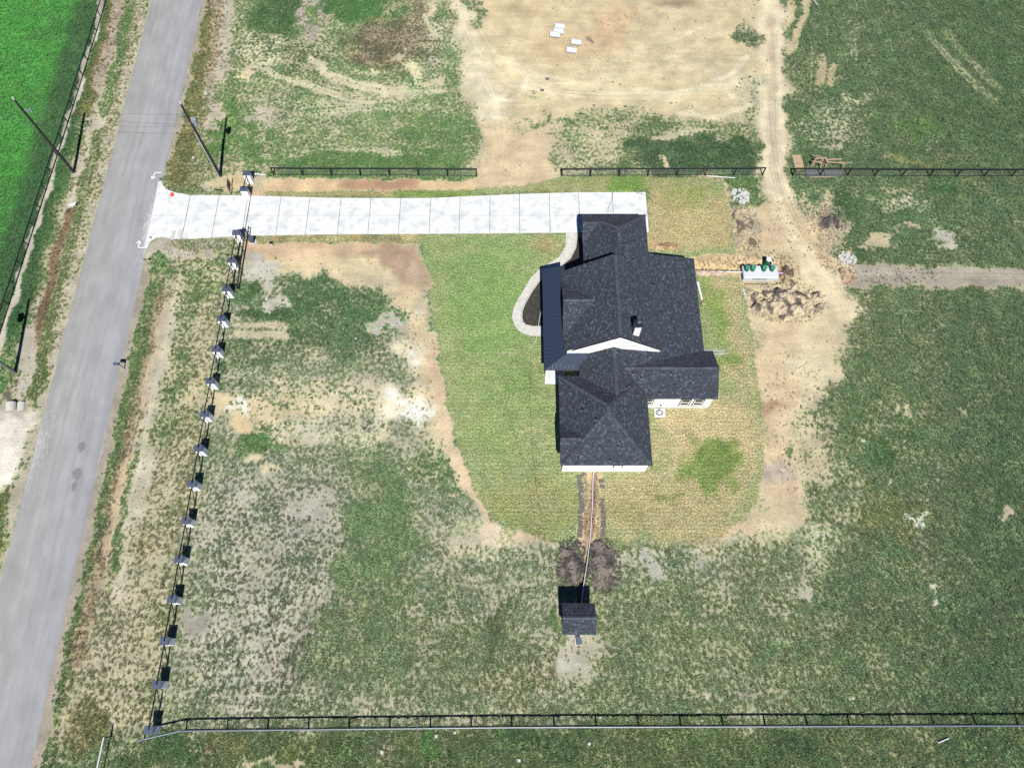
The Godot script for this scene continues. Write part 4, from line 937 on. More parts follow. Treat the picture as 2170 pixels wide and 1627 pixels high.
# wheel tracks pressed into the sand and the turf: 128 is untouched, more is paler dust, less is damp soil
func wheel_tracks() -> PackedByteArray:
	var out := PackedByteArray()
	out.resize(TW * TH)
	out.fill(128)
	var r := RandomNumberGenerator.new()
	r.seed = 88
	# each bundle: way points, how many passes, spread in metres, tone
	var bundles := [
		[[Vector2(-7.67, -88.96), Vector2(-5.69, -78.78), Vector2(-1.45, -71.66), Vector2(6.60, -68.63), Vector2(18.04, -68.26), Vector2(26.27, -70.14), Vector2(31.50, -74.78)], 16, 1.6, 0.5],
		[[Vector2(-6.86, -88.96), Vector2(-5.04, -76.36), Vector2(0.29, -70.90), Vector2(10.10, -69.99), Vector2(19.36, -70.29), Vector2(27.69, -72.43)], 12, 1.4, 0.4],
		[[Vector2(2.02, -70.14), Vector2(10.14, -70.90), Vector2(18.61, -75.57), Vector2(27.42, -80.42)], 5, 0.9, 0.4],
		[[Vector2(16.79, -66.78), Vector2(22.34, -65.32), Vector2(27.52, -66.04), Vector2(31.57, -70.90)], 5, 0.8, 0.5],
		[[Vector2(24.20, -72.43), Vector2(27.12, -67.52), Vector2(29.65, -58.61)], 4, 1.0, 0.5],
		[[Vector2(-3.78, -71.66), Vector2(-2.28, -67.15), Vector2(0.85, -66.78), Vector2(1.91, -70.14), Vector2(0.58, -73.21)], 2, 0.3, 0.9],
		[[Vector2(-0.86, -67.89), Vector2(-1.86, -64.95), Vector2(-1.39, -60.69), Vector2(-1.89, -55.24)], 5, 0.9, 0.5],
		[[Vector2(33.74, -88.96), Vector2(31.02, -69.38), Vector2(29.98, -56.57), Vector2(30.89, -50.05), Vector2(33.50, -43.30), Vector2(35.15, -38.08)], 14, 1.1, 0.5],
		[[Vector2(34.99, -88.96), Vector2(32.23, -69.38), Vector2(30.74, -56.57), Vector2(32.04, -50.68), Vector2(34.82, -45.09), Vector2(36.25, -41.53)], 9, 0.8, -0.35],
		[[Vector2(30.01, -51.32), Vector2(30.87, -46.31), Vector2(31.84, -39.22), Vector2(32.92, -33.66)], 6, 1.2, 0.4],
		[[Vector2(37.52, -42.94), Vector2(45.61, -42.58), Vector2(61.78, -42.11)], 8, 0.7, -0.35],
		[[Vector2(-31.88, -73.21), Vector2(-25.69, -70.14), Vector2(-19.13, -67.52), Vector2(-12.87, -67.89), Vector2(-7.22, -70.14)], 6, 1.0, 0.8],
		[[Vector2(-25.53, -73.99), Vector2(-21.07, -70.14), Vector2(-15.18, -68.26), Vector2(-8.92, -69.38)], 5, 0.8, 0.8],
		[[Vector2(-31.02, -58.61), Vector2(-22.32, -59.44), Vector2(-12.38, -59.16), Vector2(-4.71, -60.69)], 5, 1.3, 0.5],
		[[Vector2(-29.64, -64.95), Vector2(-21.82, -65.83), Vector2(-11.67, -66.85)], 6, 1.2, 0.6],
		[[Vector2(52.54, -78.13), Vector2(55.50, -71.66), Vector2(58.39, -67.00)], 2, 0.5, 0.9],
		[[Vector2(54.44, -78.62), Vector2(57.14, -72.43), Vector2(59.76, -67.89)], 2, 0.5, 0.7],
		[[Vector2(-8.72, -8.42), Vector2(-7.61, -7.19), Vector2(-6.10, -6.51), Vector2(-4.00, -6.67)], 1, 0.05, -0.8],
		[[Vector2(-10.20, -8.22), Vector2(-9.50, -7.07), Vector2(-8.61, -6.19)], 1, 0.05, -0.6],
		[[Vector2(17.65, -12.60), Vector2(19.85, -12.77), Vector2(22.38, -12.08), Vector2(24.80, -10.72)], 3, 0.3, -0.5],
		[[Vector2(17.53, -11.35), Vector2(20.54, -11.22), Vector2(23.88, -10.29), Vector2(25.93, -9.66)], 3, 0.3, -0.4],
		[[Vector2(-21.70, -3.42), Vector2(-20.37, -4.40), Vector2(-18.65, -5.79), Vector2(-17.88, -7.19)], 5, 0.25, 0.9],
		[[Vector2(-29.15, -37.97), Vector2(-26.14, -37.85), Vector2(-23.17, -37.97)], 4, 0.3, -0.4],
		[[Vector2(-18.13, -26.87), Vector2(-16.42, -28.91), Vector2(-14.23, -31.52)], 3, 0.7, -0.5],
		[[Vector2(-11.28, -39.22), Vector2(-12.61, -36.40), Vector2(-11.88, -32.58), Vector2(-12.61, -28.91)], 4, 0.8, 0.5],
		[[Vector2(-36.88, -45.09), Vector2(-36.44, -36.96), Vector2(-36.61, -29.43), Vector2(-36.85, -21.96), Vector2(-36.90, -15.05), Vector2(-36.81, -7.40)], 8, 0.8, 0.5],
		[[Vector2(-37.31, -40.37), Vector2(-37.35, -32.58), Vector2(-37.38, -25.37), Vector2(-37.42, -18.67)], 5, 0.5, -0.5],
		[[Vector2(-49.39, -78.78), Vector2(-49.18, -67.89), Vector2(-49.24, -56.57), Vector2(-49.60, -48.79)], 5, 0.5, 0.5],
		[[Vector2(26.54, -26.37), Vector2(26.55, -20.54), Vector2(25.15, -16.39)], 5, 0.7, 0.5],
		[[Vector2(36.82, -78.78), Vector2(34.60, -67.89), Vector2(37.40, -60.69)], 3, 1.2, 0.5],
		[[Vector2(39.74, -82.08), Vector2(38.73, -73.99), Vector2(36.70, -64.95)], 4, 1.4, 0.6],
		[[Vector2(43.09, -80.42), Vector2(41.40, -72.43), Vector2(40.68, -63.51)], 4, 1.6, 0.5],
	]
	for b in bundles:
		for pass_ in b[1]:
			var c := Curve2D.new()
			var off := Vector2(r.randf_range(-b[2], b[2]), r.randf_range(-b[2], b[2]))
			var pts: Array = b[0]
			for i in pts.size():
				var t: Vector2 = (pts[mini(i + 1, pts.size() - 1)] - pts[maxi(i - 1, 0)]) / 6.0
				c.add_point(pts[i] + off + Vector2(r.randf_range(-0.35, 0.35), r.randf_range(-0.35, 0.35)) * minf(b[2], 1.0), -t, t)
			var length := c.get_baked_length()
			var from := r.randf_range(0.0, 0.4) * length if b[1] > 2 else 0.0
			var to := length * (r.randf_range(0.6, 1.0) if b[1] > 2 else 1.0)
			var wide := r.randi_range(1, 2)
			var tone: float = b[3] * r.randf_range(0.5, 1.0) * (-1.0 if r.randf() < 0.22 else 1.0)
			var s := from
			while s < to:
				var p := c.sample_baked(s)
				var fade := clampf(minf(s - from, to - s) / 3.0, 0.0, 1.0)
				var tx := int((p.x - X0) / (X1 - X0) * TW)
				var tz := int((p.y - Z0) / (Z1 - Z0) * TH)
				for dx in wide:
					for dz in wide:
						var i := tx + dx
						var j := tz + dz
						if i >= 0 and i < TW and j >= 0 and j < TH:
							var k := j * TW + i
							var v := int(128.0 + 110.0 * tone * fade * r.randf_range(0.4, 1.0))
							if absi(v - 128) > absi(out[k] - 128):
								out[k] = clampi(v, 20, 250)
				s += 0.06
	return out

func field(seed_: int, freq: float, octaves: int) -> PackedByteArray:
	var f := FastNoiseLite.new()
	f.seed = seed_
	f.frequency = freq
	f.fractal_octaves = octaves
	f.noise_type = FastNoiseLite.TYPE_SIMPLEX_SMOOTH
	var img := f.get_image(TW, TH, false, false, true)
	img.convert(Image.FORMAT_L8)
	return img.get_data()

func ground_uv(x: float, z: float) -> Vector2:
	return Vector2((x - X0) / (X1 - X0), (z - Z0) / (Z1 - Z0))

func soil_at(x: float, z: float) -> Color:
	return soil_small.get_pixel(clampi(int((x - X0) / (X1 - X0) * CWI), 0, CWI - 1), clampi(int((z - Z0) / (Z1 - Z0) * CHE), 0, CHE - 1))

func plant_at(x: float, z: float) -> Color:
	return grass_small.get_pixel(clampi(int((x - X0) / (X1 - X0) * CWI), 0, CWI - 1), clampi(int((z - Z0) / (Z1 - Z0) * CHE), 0, CHE - 1))

# ---------------------------------------------------------------- terrain
var trench_line := [Vector2(7.87, -20.35), Vector2(7.54, -16.84), Vector2(7.15, -13.72), Vector2(6.72, -11.56), Vector2(6.30, -9.66), Vector2(6.09, -8.63)]
var tank_trench := [Vector2(19.71, -43.53), Vector2(25.11, -43.30)]

func ground_y(x: float, z: float) -> float:
	var y := swell.get_noise_2d(x, z) * 0.10
	# the road bed and the ditches beside it
	if x < -34.0 and x > -55.0:
		var flat := 1.0
		if z > -54.5 and z < -45.0:
			flat = 0.0
		elif z > -56.5 and z < -43.5:
			flat = 0.4
		var de := absf(x + 37.6)
		y -= 0.24 * (1.0 - smoothstep(0.2, 1.9, de)) * flat
		var crossing := 1.0 - smoothstep(-27.8, -26.6, z) * (1.0 - smoothstep(-18.5, -17.0, z))
		y -= 0.42 * (1.0 - smoothstep(0.3, 2.4, absf(x + 50.2))) * crossing
		if x > -47.6 and x < -39.2:
			y = lerpf(-0.06, y, smoothstep(3.4, 4.2, absf(x + 43.4)))
	# turf and buildings stand on a graded pad
	if x > -9.0 and x < 31.0 and z > -57.0 and z < -14.0:
		y *= 0.25
	if z > -55.0 and z < -44.5 and x < -8.0 and x > -41.0:
		y *= 0.2
	var p := Vector2(x, z)
	if x > 4.5 and x < 10.5 and z > -21.5 and z < -7.5:
		var d := seg_dist(p, trench_line)
		var deep := 0.16 + 0.34 * smoothstep(-15.0, -11.5, z)
		var w := 0.17 + 0.06 * lumps.get_noise_2d(x * 2.0, z * 2.0)
		y -= deep * (1.0 - smoothstep(w, w + 0.16, d))
		if z < -12.5 and d > 0.2 and d < 1.3:
			y += maxf(0.0, 0.06 + 0.16 * lumps.get_noise_2d(x * 2.4, z * 2.4)) * (1.0 - smoothstep(0.55, 0.95, d))
	if x > 17.5 and x < 31.0 and z > -46.5 and z < -40.5:
		var d := seg_dist(p, tank_trench)
		y -= 0.45 * (1.0 - smoothstep(0.16, 0.30, d))
		y += maxf(0.0, 0.05 + 0.14 * lumps.get_noise_2d(x * 2.0, z * 2.0)) * smoothstep(0.3, 0.5, d) * (1.0 - smoothstep(0.8, 1.2, d))
		var ex := maxf(absf(x - 26.9) - 2.35, absf(z + 42.9) - 1.35) + 0.12 * lumps.get_noise_2d(x, z)
		y = lerpf(-0.32, y, smoothstep(-0.05, 0.15, ex))
	return y

func lines(lo: float, hi: float, coarse: float, fine_bands: Array) -> PackedFloat32Array:
	var out := PackedFloat32Array()
	var v := lo
	while v < hi - 0.001:
		out.append(v)
		var step := coarse
		for b in fine_bands:
			if v >= b.x - 0.01 and v < b.y:
				step = b.z
			elif v < b.x and v + step > b.x:
				step = minf(step, maxf(0.05, b.x - v))
		v += step
	out.append(hi)
	return out

func build_ground() -> void:
	var xs := lines(X0, X1, 0.5, [Vector3(5.0, 9.8, 0.12), Vector3(18.5, 30.0, 0.12)])
	var zs := lines(Z0, Z1, 0.5, [Vector3(-46.0, -41.0, 0.12)])
	var nx := xs.size()
	var nz := zs.size()
	var verts := PackedVector3Array()
	var uvs := PackedVector2Array()
	var idx := PackedInt32Array()
	verts.resize(nx * nz)
	uvs.resize(nx * nz)
	for j in nz:
		for i in nx:
			verts[j * nx + i] = Vector3(xs[i], ground_y(xs[i], zs[j]), zs[j])
			uvs[j * nx + i] = ground_uv(xs[i], zs[j])
	idx.resize((nx - 1) * (nz - 1) * 6)
	var w := 0
	for j in nz - 1:
		for i in nx - 1:
			var k := j * nx + i
			idx[w] = k; idx[w + 1] = k + 1; idx[w + 2] = k + nx
			idx[w + 3] = k + 1; idx[w + 4] = k + nx + 1; idx[w + 5] = k + nx
			w += 6
	var norms := PackedVector3Array()
	norms.resize(nx * nz)
	for j in nz:
		for i in nx:
			var k := j * nx + i
			var l := verts[j * nx + maxi(i - 1, 0)]
			var r := verts[j * nx + mini(i + 1, nx - 1)]
			var u := verts[maxi(j - 1, 0) * nx + i]
			var d := verts[mini(j + 1, nz - 1) * nx + i]
			norms[k] = (d - u).cross(r - l).normalized()
	var arr := []
	arr.resize(Mesh.ARRAY_MAX)
	arr[Mesh.ARRAY_VERTEX] = verts
	arr[Mesh.ARRAY_NORMAL] = norms
	arr[Mesh.ARRAY_TEX_UV] = uvs
	arr[Mesh.ARRAY_INDEX] = idx
	var st := SurfaceTool.new()
	st.create_from_arrays(arr)
	st.generate_tangents()
	var o := inst(st.commit(), "ground", ground_mat, self, Vector3.ZERO)
	structure(o)
	# the fields go on to the horizon
	var ring := begin()
	var R := 900.0
	for q in [[-R, -R, R, Z0], [-R, Z1, R, R], [-R, Z0, X0, Z1], [X1, Z0, R, Z1]]:
		quad(ring, Vector3(q[0], -0.02, q[1]), Vector3(q[2], -0.02, q[1]), Vector3(q[2], -0.02, q[3]), Vector3(q[0], -0.02, q[3]), Vector3.UP)
	structure(finish(ring, "field", grainy(grain(41, 0.02, Color(0.163, 0.238, 0.134), Color(0.352, 0.352, 0.258), 512, 5), 24.0, 0.97)))

# ---------------------------------------------------------------- road and paving
func build_road() -> void:
	var w := 256
	var h := 2048
	var streak := FastNoiseLite.new()
	streak.seed = 21
	streak.frequency = 0.05
	streak.fractal_octaves = 4
	var fine := FastNoiseLite.new()
	fine.seed = 22
	fine.frequency = 0.4
	var big := FastNoiseLite.new()
	big.seed = 23
	big.frequency = 0.012
	big.fractal_octaves = 4
	var west := Color(0.409, 0.407, 0.402)
	var east := Color(0.399, 0.404, 0.412)
	var dust := Color(0.555, 0.550, 0.550)
	var tar := Color(0.297, 0.302, 0.317)
	var marks := [[Vector2(-42.10, -23.07), 0.35, 0.55], [Vector2(-41.96, -20.39), 0.45, 0.6], [Vector2(-41.94, -19.13), 0.25, 0.5]]
	var out := PackedByteArray()
	out.resize(w * h * 3)
	for j in h:
		var z := -105.0 + (j + 0.5) * 125.0 / h
		for i in w:
			var u := (i + 0.5) / w
			var x := -46.75 + u * 6.6
			var c := west.lerp(east, smoothstep(0.30, 0.60, u + 0.03 * sin(z * 0.3)))
			var s := streak.get_noise_2d(i * 0.7 + 6.0 * big.get_noise_2d(i * 0.2, j * 0.4), j * 0.035)
			var f := fine.get_noise_2d(i * 1.3, j * 1.3)
			var b := big.get_noise_2d(i, j)
			var k := 1.0 + 0.06 * s + 0.10 * f + 0.09 * b
			c = Color(c.r * k, c.g * k, c.b * k)
			# dust carried out of the driveway and the neighbour's gravel
			var d1 := clampf((1.0 - absf(z + 49.0) / 6.5) * smoothstep(0.78, 1.0, u) * 1.6 + 0.9 * streak.get_noise_2d(i * 3.0 + 400.0, j * 1.4) - 0.30, 0.0, 0.9) if z < -40.0 and z > -58.0 else 0.0
			var d2 := clampf((1.0 - absf(z + 23.0) / 6.0) * (1.0 - smoothstep(0.0, 0.35, u)) + 0.8 * streak.get_noise_2d(i * 3.0 + 900.0, j * 1.4) - 0.3, 0.0, 0.6) if z > -32.0 and z < -14.0 else 0.0
			c = c.lerp(dust, maxf(d1, d2) * 0.8)
			for m in marks:
				var q: Vector2 = (Vector2(x, z) - m[0]) / Vector2(m[1], m[2])
				var e := q.length() + 0.5 * fine.get_noise_2d(i * 0.35, j * 0.35) + 0.3 * f
				if e < 1.0:
					c = c.lerp(tar, 0.75)
			var p := (j * w + i) * 3
			out[p] = int(clampf(c.r, 0, 1) * 255)
			out[p + 1] = int(clampf(c.g, 0, 1) * 255)
			out[p + 2] = int(clampf(c.b, 0, 1) * 255)
	var m := StandardMaterial3D.new()
	m.albedo_texture = ImageTexture.create_from_image(Image.create_from_data(w, h, false, Image.FORMAT_RGB8, out))
	m.roughness = 0.93
	var rag := FastNoiseLite.new()
	rag.seed = 25
	rag.frequency = 0.6
	var st := begin()
	var z := -240.0
	while z < 160.0:
		var z2 := z + 0.5
		var row := []
		for zz in [z, z2]:
			var l: float = -46.62 + 0.10 * rag.get_noise_2d(zz, 0.0)
			var r: float = -40.22 + 0.10 * rag.get_noise_2d(zz, 50.0)
			row.append([Vector3(l - 0.12, -0.07, zz), Vector3(l, 0.035, zz), Vector3(-43.42, 0.075, zz), Vector3(r, 0.035, zz), Vector3(r + 0.12, -0.07, zz)])
		for i in 4:
			for v in [row[0][i], row[0][i + 1], row[1][i + 1], row[0][i], row[1][i + 1], row[1][i]]:
				st.set_uv(Vector2((v.x + 46.75) / 6.6, (v.z + 105.0) / 125.0))
				st.set_smooth_group(0)
				st.add_vertex(v)
		z = z2
	structure(finish(st, "road", m))
	# surveyor's arrows sprayed on the asphalt
	for spot in [[Vector2(-40.35, -56.15), -1.0], [Vector2(-40.3, -46.0), 1.0]]:
		var a := begin()
		var o: Vector2 = spot[0]
		var s: float = spot[1]
		var y := 0.07
		var corner := Vector3(o.x - 0.75, y, o.y)
		for l in [[corner, Vector3(o.x, y, o.y)], [corner, corner + Vector3(-0.15 if s < 0 else 0.0, 0, -0.9 * s)], [corner + Vector3(-0.15 if s < 0 else 0.0, 0, -0.9 * s), corner + Vector3(-0.28, 0, -0.55 * s)], [corner + Vector3(-0.15 if s < 0 else 0.0, 0, -0.9 * s), corner + Vector3(0.16, 0, -0.55 * s)]]:
			var d: Vector3 = (l[1] - l[0]).normalized()
			var q := Vector3(-d.z, 0, d.x) * 0.035
			quad(a, l[0] - q, l[0] + q, l[1] + q, l[1] - q, Vector3.UP)
		var o2 := finish(a, "painted_arrow", M.road_paint)
		tag(o2, "white sprayed arrow on the asphalt %s of the driveway mouth" % ("north" if s < 0 else "south"), "road marking", "sprayed arrows on the road")

func build_driveway() -> void:
	var drive := Node3D.new()
	drive.name = numbered("driveway")
	add_child(drive)
	structure(drive)
	var north := [Vector2(-39.10, -53.13), Vector2(-36.93, -53.00), Vector2(-30.23, -52.93), Vector2(-20.57, -52.61), Vector2(-9.88, -52.55), Vector2(0.80, -53.13), Vector2(7.77, -53.39), Vector2(15.50, -53.39)]
	var south := [Vector2(-36.44, -47.05), Vector2(-30.53, -47.54), Vector2(-20.11, -47.73), Vector2(-9.66, -47.79), Vector2(0.78, -47.91), Vector2(15.27, -48.04)]
	var joints := [-36.46, -33.19, -29.91, -26.16, -22.88, -19.34, -15.96, -12.58, -9.19, -5.87, -2.48, 0.85, 4.23, 7.56, 11.36, 15.2]
	var g := 0.028
	for i in joints.size() - 1:
		var a: float = joints[i] + g
		var b: float = joints[i + 1] - g
		var mid := -50.22
		var y := 0.085 + rng.randf_range(-0.006, 0.006)
		var st := begin()
		prism(st, PackedVector2Array([Vector2(a, along(north, a)), Vector2(b, along(north, b)), Vector2(b, mid - g), Vector2(a, mid - g)]), -0.08, y)
		finish(st, "concrete_slab", M.concrete, drive)
		st = begin()
		prism(st, PackedVector2Array([Vector2(a, mid + g), Vector2(b, mid + g), Vector2(b, along(south, b)), Vector2(a, along(south, a))]), -0.08, y - 0.004)
		finish(st, "concrete_slab", M.concrete, drive)
	# flared mouth at the road
	var st := begin()
	prism(st, PackedVector2Array([Vector2(-36.5, -50.25), Vector2(-36.5, along(north, -36.5)), Vector2(-38.22, -53.33), Vector2(-39.15, -53.72), Vector2(-39.79, -54.31), Vector2(-40.13, -54.97), Vector2(-40.48, -54.84), Vector2(-40.32, -50.24)]), -0.08, 0.083)
	finish(st, "concrete_slab", M.concrete, drive)
	st = begin()
	prism(st, PackedVector2Array([Vector2(-36.5, -50.2), Vector2(-40.31, -50.17), Vector2(-40.40, -45.94), Vector2(-40.03, -45.94), Vector2(-39.87, -46.74), Vector2(-39.35, -47.29), Vector2(-38.59, -47.42), Vector2(-37.44, -47.11), Vector2(-36.5, along(south, -36.5))]), -0.08, 0.081)
	finish(st, "concrete_slab", M.concrete, drive)

func build_lawn() -> void:
	var lawn := Node3D.new()
	lawn.name = numbered("lawn")
	add_child(lawn)
	structure(lawn)
	var outline := PackedVector2Array(lawn_outline())
	var strip := PackedVector2Array([Vector2(-29.74, -47.54), Vector2(-10.81, -47.66), Vector2(-10.45, -46.68), Vector2(-29.63, -46.74)])
	var spots := []
	var z := -57.0
	var row := 0
	while z < -11.0:
		var x := -29.0 + (0.3 if row % 2 else 0.0)
		while x < 32.0:
			var p := Vector2(x, z)
			var inside := Geometry2D.is_point_in_polygon(p, outline) or Geometry2D.is_point_in_polygon(p, strip)
			var d1 := seg_dist(p, trench_line)
			var d2 := seg_dist(p, tank_trench)
			if inside and d1 > 0.95 and d2 > 1.1:
				spots.append(p)
			x += 0.61
		z += 0.41
		row += 1
	spots.sort_custom(func(a, b): return a.y > b.y)
	var rest := begin()
	var count := 0
	for p in spots:
		var st: SurfaceTool = rest if count >= 300 else begin()
		sod(st, p)
		if count < 300:
			st.generate_normals()
			st.generate_tangents()
			inst(st.commit(), "sod_slab", sod_mat, lawn, Vector3.ZERO)
		count += 1
	rest.generate_normals()
	rest.generate_tangents()
	stuff(inst(rest.commit(), "sod_slabs", sod_mat, lawn, Vector3.ZERO))

func sod(st: SurfaceTool, p: Vector2) -> void:
	var turn := rng.randf_range(-0.03, 0.03)
	var b := Basis(Vector3.UP, turn)
	var hx := 0.305 - rng.randf_range(0.006, 0.030)
	var hz := 0.205 - rng.randf_range(0.0, 0.024)
	var y := ground_y(p.x, p.y)
	var top := y + 0.035 + rng.randf_range(0.0, 0.012)
	var v := rng.randf_range(0.80, 1.16)
	var col := Color(v * rng.randf_range(0.97, 1.05), v, v * rng.randf_range(0.95, 1.03))
	var c := Vector3(p.x + rng.randf_range(-0.012, 0.012), 0, p.y + rng.randf_range(-0.012, 0.012))
	var t := []
	var f := []
	for q in [Vector2(-1, -1), Vector2(1, -1), Vector2(1, 1), Vector2(-1, 1)]:
		t.append(c + b * Vector3(q.x * hx, 0, q.y * hz) + Vector3(0, top + rng.randf_range(-0.006, 0.006), 0))
		f.append(c + b * Vector3(q.x * (hx + 0.004), 0, q.y * (hz + 0.004)) + Vector3(0, y - 0.03, 0))
	var faces := [[t[0], t[1], t[2], t[3]]]
	for i in 4:
		var j := (i + 1) % 4
		faces.append([f[i], f[j], t[j], t[i]])
	for q in faces:
		for k in [0, 1, 2, 0, 2, 3]:
			st.set_color(col)
			st.set_uv(ground_uv(q[k].x, q[k].z))
			st.set_smooth_group(-1)
			st.add_vertex(q[k])

func build_walkway() -> void:
	var path := Node3D.new()
	path.name = numbered("footpath")
	add_child(path)
	structure(path)
	var outer := [Vector2(5.96, -47.91), Vector2(5.93, -46.80), Vector2(5.80, -45.94), Vector2(5.10, -44.79), Vector2(3.85, -43.83), Vector2(2.91, -43.18), Vector2(1.98, -42.11), Vector2(1.26, -40.71), Vector2(0.55, -39.39), Vector2(0.10, -38.31), Vector2(0.00, -37.29), Vector2(0.30, -36.29), Vector2(0.98, -35.51), Vector2(1.97, -35.18), Vector2(3.68, -35.13)]
	var inner := [Vector2(7.32, -47.97), Vector2(7.24, -47.23), Vector2(7.04, -45.94), Vector2(6.43, -44.61), Vector2(5.48, -43.71), Vector2(4.34, -43.12), Vector2(3.10, -41.88), Vector2(2.27, -40.60), Vector2(1.55, -39.22), Vector2(1.15, -38.19), Vector2(1.09, -37.35), Vector2(1.19, -36.84), Vector2(1.53, -36.51), Vector2(2.13, -36.34), Vector2(3.71, -36.34)]
	var cuts := [0, 2, 4, 6, 8, 9, 11, 12, 14]
	for s in cuts.size() - 1:
		var plan := PackedVector2Array()
		for i in range(cuts[s], cuts[s + 1] + 1):
			plan.append(outer[i])
		for i in range(cuts[s + 1], cuts[s] - 1, -1):
			plan.append(inner[i])
		var mid := Vector2.ZERO
		for q in plan:
			mid += q / plan.size()
		for i in plan.size():
			plan[i] += (mid - plan[i]).normalized() * 0.012
		var st := begin()
		prism(st, plan, -0.05, 0.075 + 0.003 * (s % 2))
		finish(st, "concrete_slab", M.walk, path)
	# planting bed between path and porch
	var bed := thing("flower_bed", "dark mulched flower bed edged with pale stones between path and porch", "flower bed")
	var st := begin()
	var plan := PackedVector2Array()
	for i in range(6, 15):
		plan.append(inner[i])
	plan.append(Vector2(3.62, -41.2))
	prism(st, plan, -0.05, 0.05)
	finish(st, "mulch", M.mulch, bed)
	st = begin()
	prism(st, PackedVector2Array([inner[1], inner[2], inner[3], inner[4], Vector2(5.5, -42.5), Vector2(7.85, -41.5), Vector2(7.85, -47.4)]), -0.05, 0.052)
	finish(st, "mulch", M.mulch, bed)
	st = begin()
	for run in [[6, 14], [0, 4]]:
		for i in range(run[0], run[1]):
			var a: Vector2 = inner[i]
			var b: Vector2 = inner[i + 1]
			var nn := int(a.distance_to(b) / 0.17) + 1
			var side := (b - a).normalized().orthogonal() * 0.09
			for k in nn:
				var p := a.lerp(b, (k + 0.5) / nn) - side
				slab_box(st, Vector3(p.x, 0.07, p.y), Vector3(rng.randf_range(0.11, 0.17), rng.randf_range(0.12, 0.2), rng.randf_range(0.09, 0.14)), 0.02, Basis(Vector3.UP, rng.randf() * 3.0))
	stuff(finish(st, "edging_stones", M.stone, bed))
	# bamboo cane lying across the bed
	var cane := begin()
	tube(cane, Vector3(3.05, 0.28, -38.1), Vector3(2.45, 0.10, -34.4), 0.03, 0.025, 6)
	tag(finish(cane, "pole", M.pvc), "thin pale pole lying across the dark flower bed", "pole")

# ---------------------------------------------------------------- house
var roof_faces := []

func roof_height(x: float, z: float) -> float:
	var best := 0.0
	for f in roof_faces:
		if Geometry2D.is_point_in_polygon(Vector2(x, z), f[0]):
			var pl: Plane = f[1]
			best = maxf(best, (pl.d - pl.normal.x * x - pl.normal.z * z) / pl.normal.y)
	return best

func shade_of_shingle() -> Color:
	var r := rng.randf()
	var c := Color(0.0095, 0.0132, 0.0210)
	if r < 0.11:
		c = Color(0.0310, 0.0390, 0.0561)
	elif r < 0.30:
		c = Color(0.0156, 0.0204, 0.0318)
	elif r < 0.55:
		c = Color(0.0062, 0.0084, 0.0132)
	var v := rng.randf_range(0.85, 1.15)
	return Color(c.r * v, c.g * v, c.b * v)

func roof_face(parent: Node, pts: Array, up: Vector3) -> MeshInstance3D:
	var n: Vector3 = (pts[1] - pts[0]).cross(pts[2] - pts[0]).normalized()
	if n.y < 0.0:
		n = -n
	var st := begin()
	sheet(st, pts, n, 0.15)
	var roof := finish(st, "roof", M.underlay, parent)
	var plan := PackedVector2Array()
	for p in pts:
		plan.append(Vector2(p.x, p.z))
	roof_faces.append([plan, Plane(n, pts[0])])
	var v := (up - n * up.dot(n)).normalized()
	var u := v.cross(n)
	var flat := PackedVector2Array()
	var o: Vector3 = pts[0]
	var v0 := 1e9
	var v1 := -1e9
	for p in pts:
		flat.append(Vector2((p - o).dot(u), (p - o).dot(v)))
		v0 = minf(v0, flat[-1].y)
		v1 = maxf(v1, flat[-1].y)
	var tabs := begin()
	var e := 0.145
	var q := v0
	while q < v1 - 0.03:
		var top := minf(q + e, v1)
		var m := (q + top) * 0.5
		var hits := []
		for i in flat.size():
			var a := flat[i]
			var b := flat[(i + 1) % flat.size()]
			if (a.y <= m) != (b.y <= m):
				hits.append(a.x + (b.x - a.x) * (m - a.y) / (b.y - a.y))
		hits.sort()
		for h in range(0, hits.size() - 1, 2):
			var x: float = hits[h]
			while x < hits[h + 1] - 0.02:
				var x2 := minf(x + rng.randf_range(0.09, 0.24), hits[h + 1])
				var lift := 0.014 if rng.randf() < 0.55 else 0.024
				var at := func(a: float, b: float, c: float) -> Vector3: return o + u * a + v * b + n * c
				tabs.set_color(shade_of_shingle())
				var xb := x2 - 0.006
				quad(tabs, at.call(x, q, lift), at.call(xb, q, lift), at.call(xb, top, 0.006), at.call(x, top, 0.006), n)
				quad(tabs, at.call(x, q, 0.0), at.call(xb, q, 0.0), at.call(xb, q, lift), at.call(x, q, lift), -v)
				x = x2
		q += e
	stuff(finish(tabs, "shingles", M.shingle, roof))
	return roof

func ridge(parent: Node, a: Vector3, b: Vector3, drop: float) -> void:
	var d := (b - a).normalized()
	var s := Vector3(-d.z, 0, d.x).normalized() * 0.15
	var meshes := []
	for k in 4:
		var st := begin()
		var cc := Color(0.0228, 0.0281, 0.0390)
		var vv := rng.randf_range(0.6, 1.35)
		st.set_color(Color(cc.r * vv, cc.g * vv, cc.b * vv))
		var p0 := Vector3(0, 0.035, 0)
		var p1 := d * 0.25 + Vector3(0, 0.02, 0)
		for e in [1.0, -1.0]:
			var w: Vector3 = s * e - Vector3(0, drop * 0.15, 0)
			quad(st, p0, p1, p1 + w, p0 + w, Vector3.UP)
			quad(st, p0 + w, p1 + w, p1 + w - Vector3(0, 0.03, 0), p0 + w - Vector3(0, 0.03, 0), s * e)
			tri(st, p0, p0 + w, p0 + w - Vector3(0, 0.03, 0), -d)
		st.generate_normals()
		meshes.append(st.commit())
	var n := int(a.distance_to(b) / 0.235)
	for k in n:
		inst(meshes[rng.randi() % 4], "ridge_cap", M.shingle, parent, a + d * (0.235 * k))

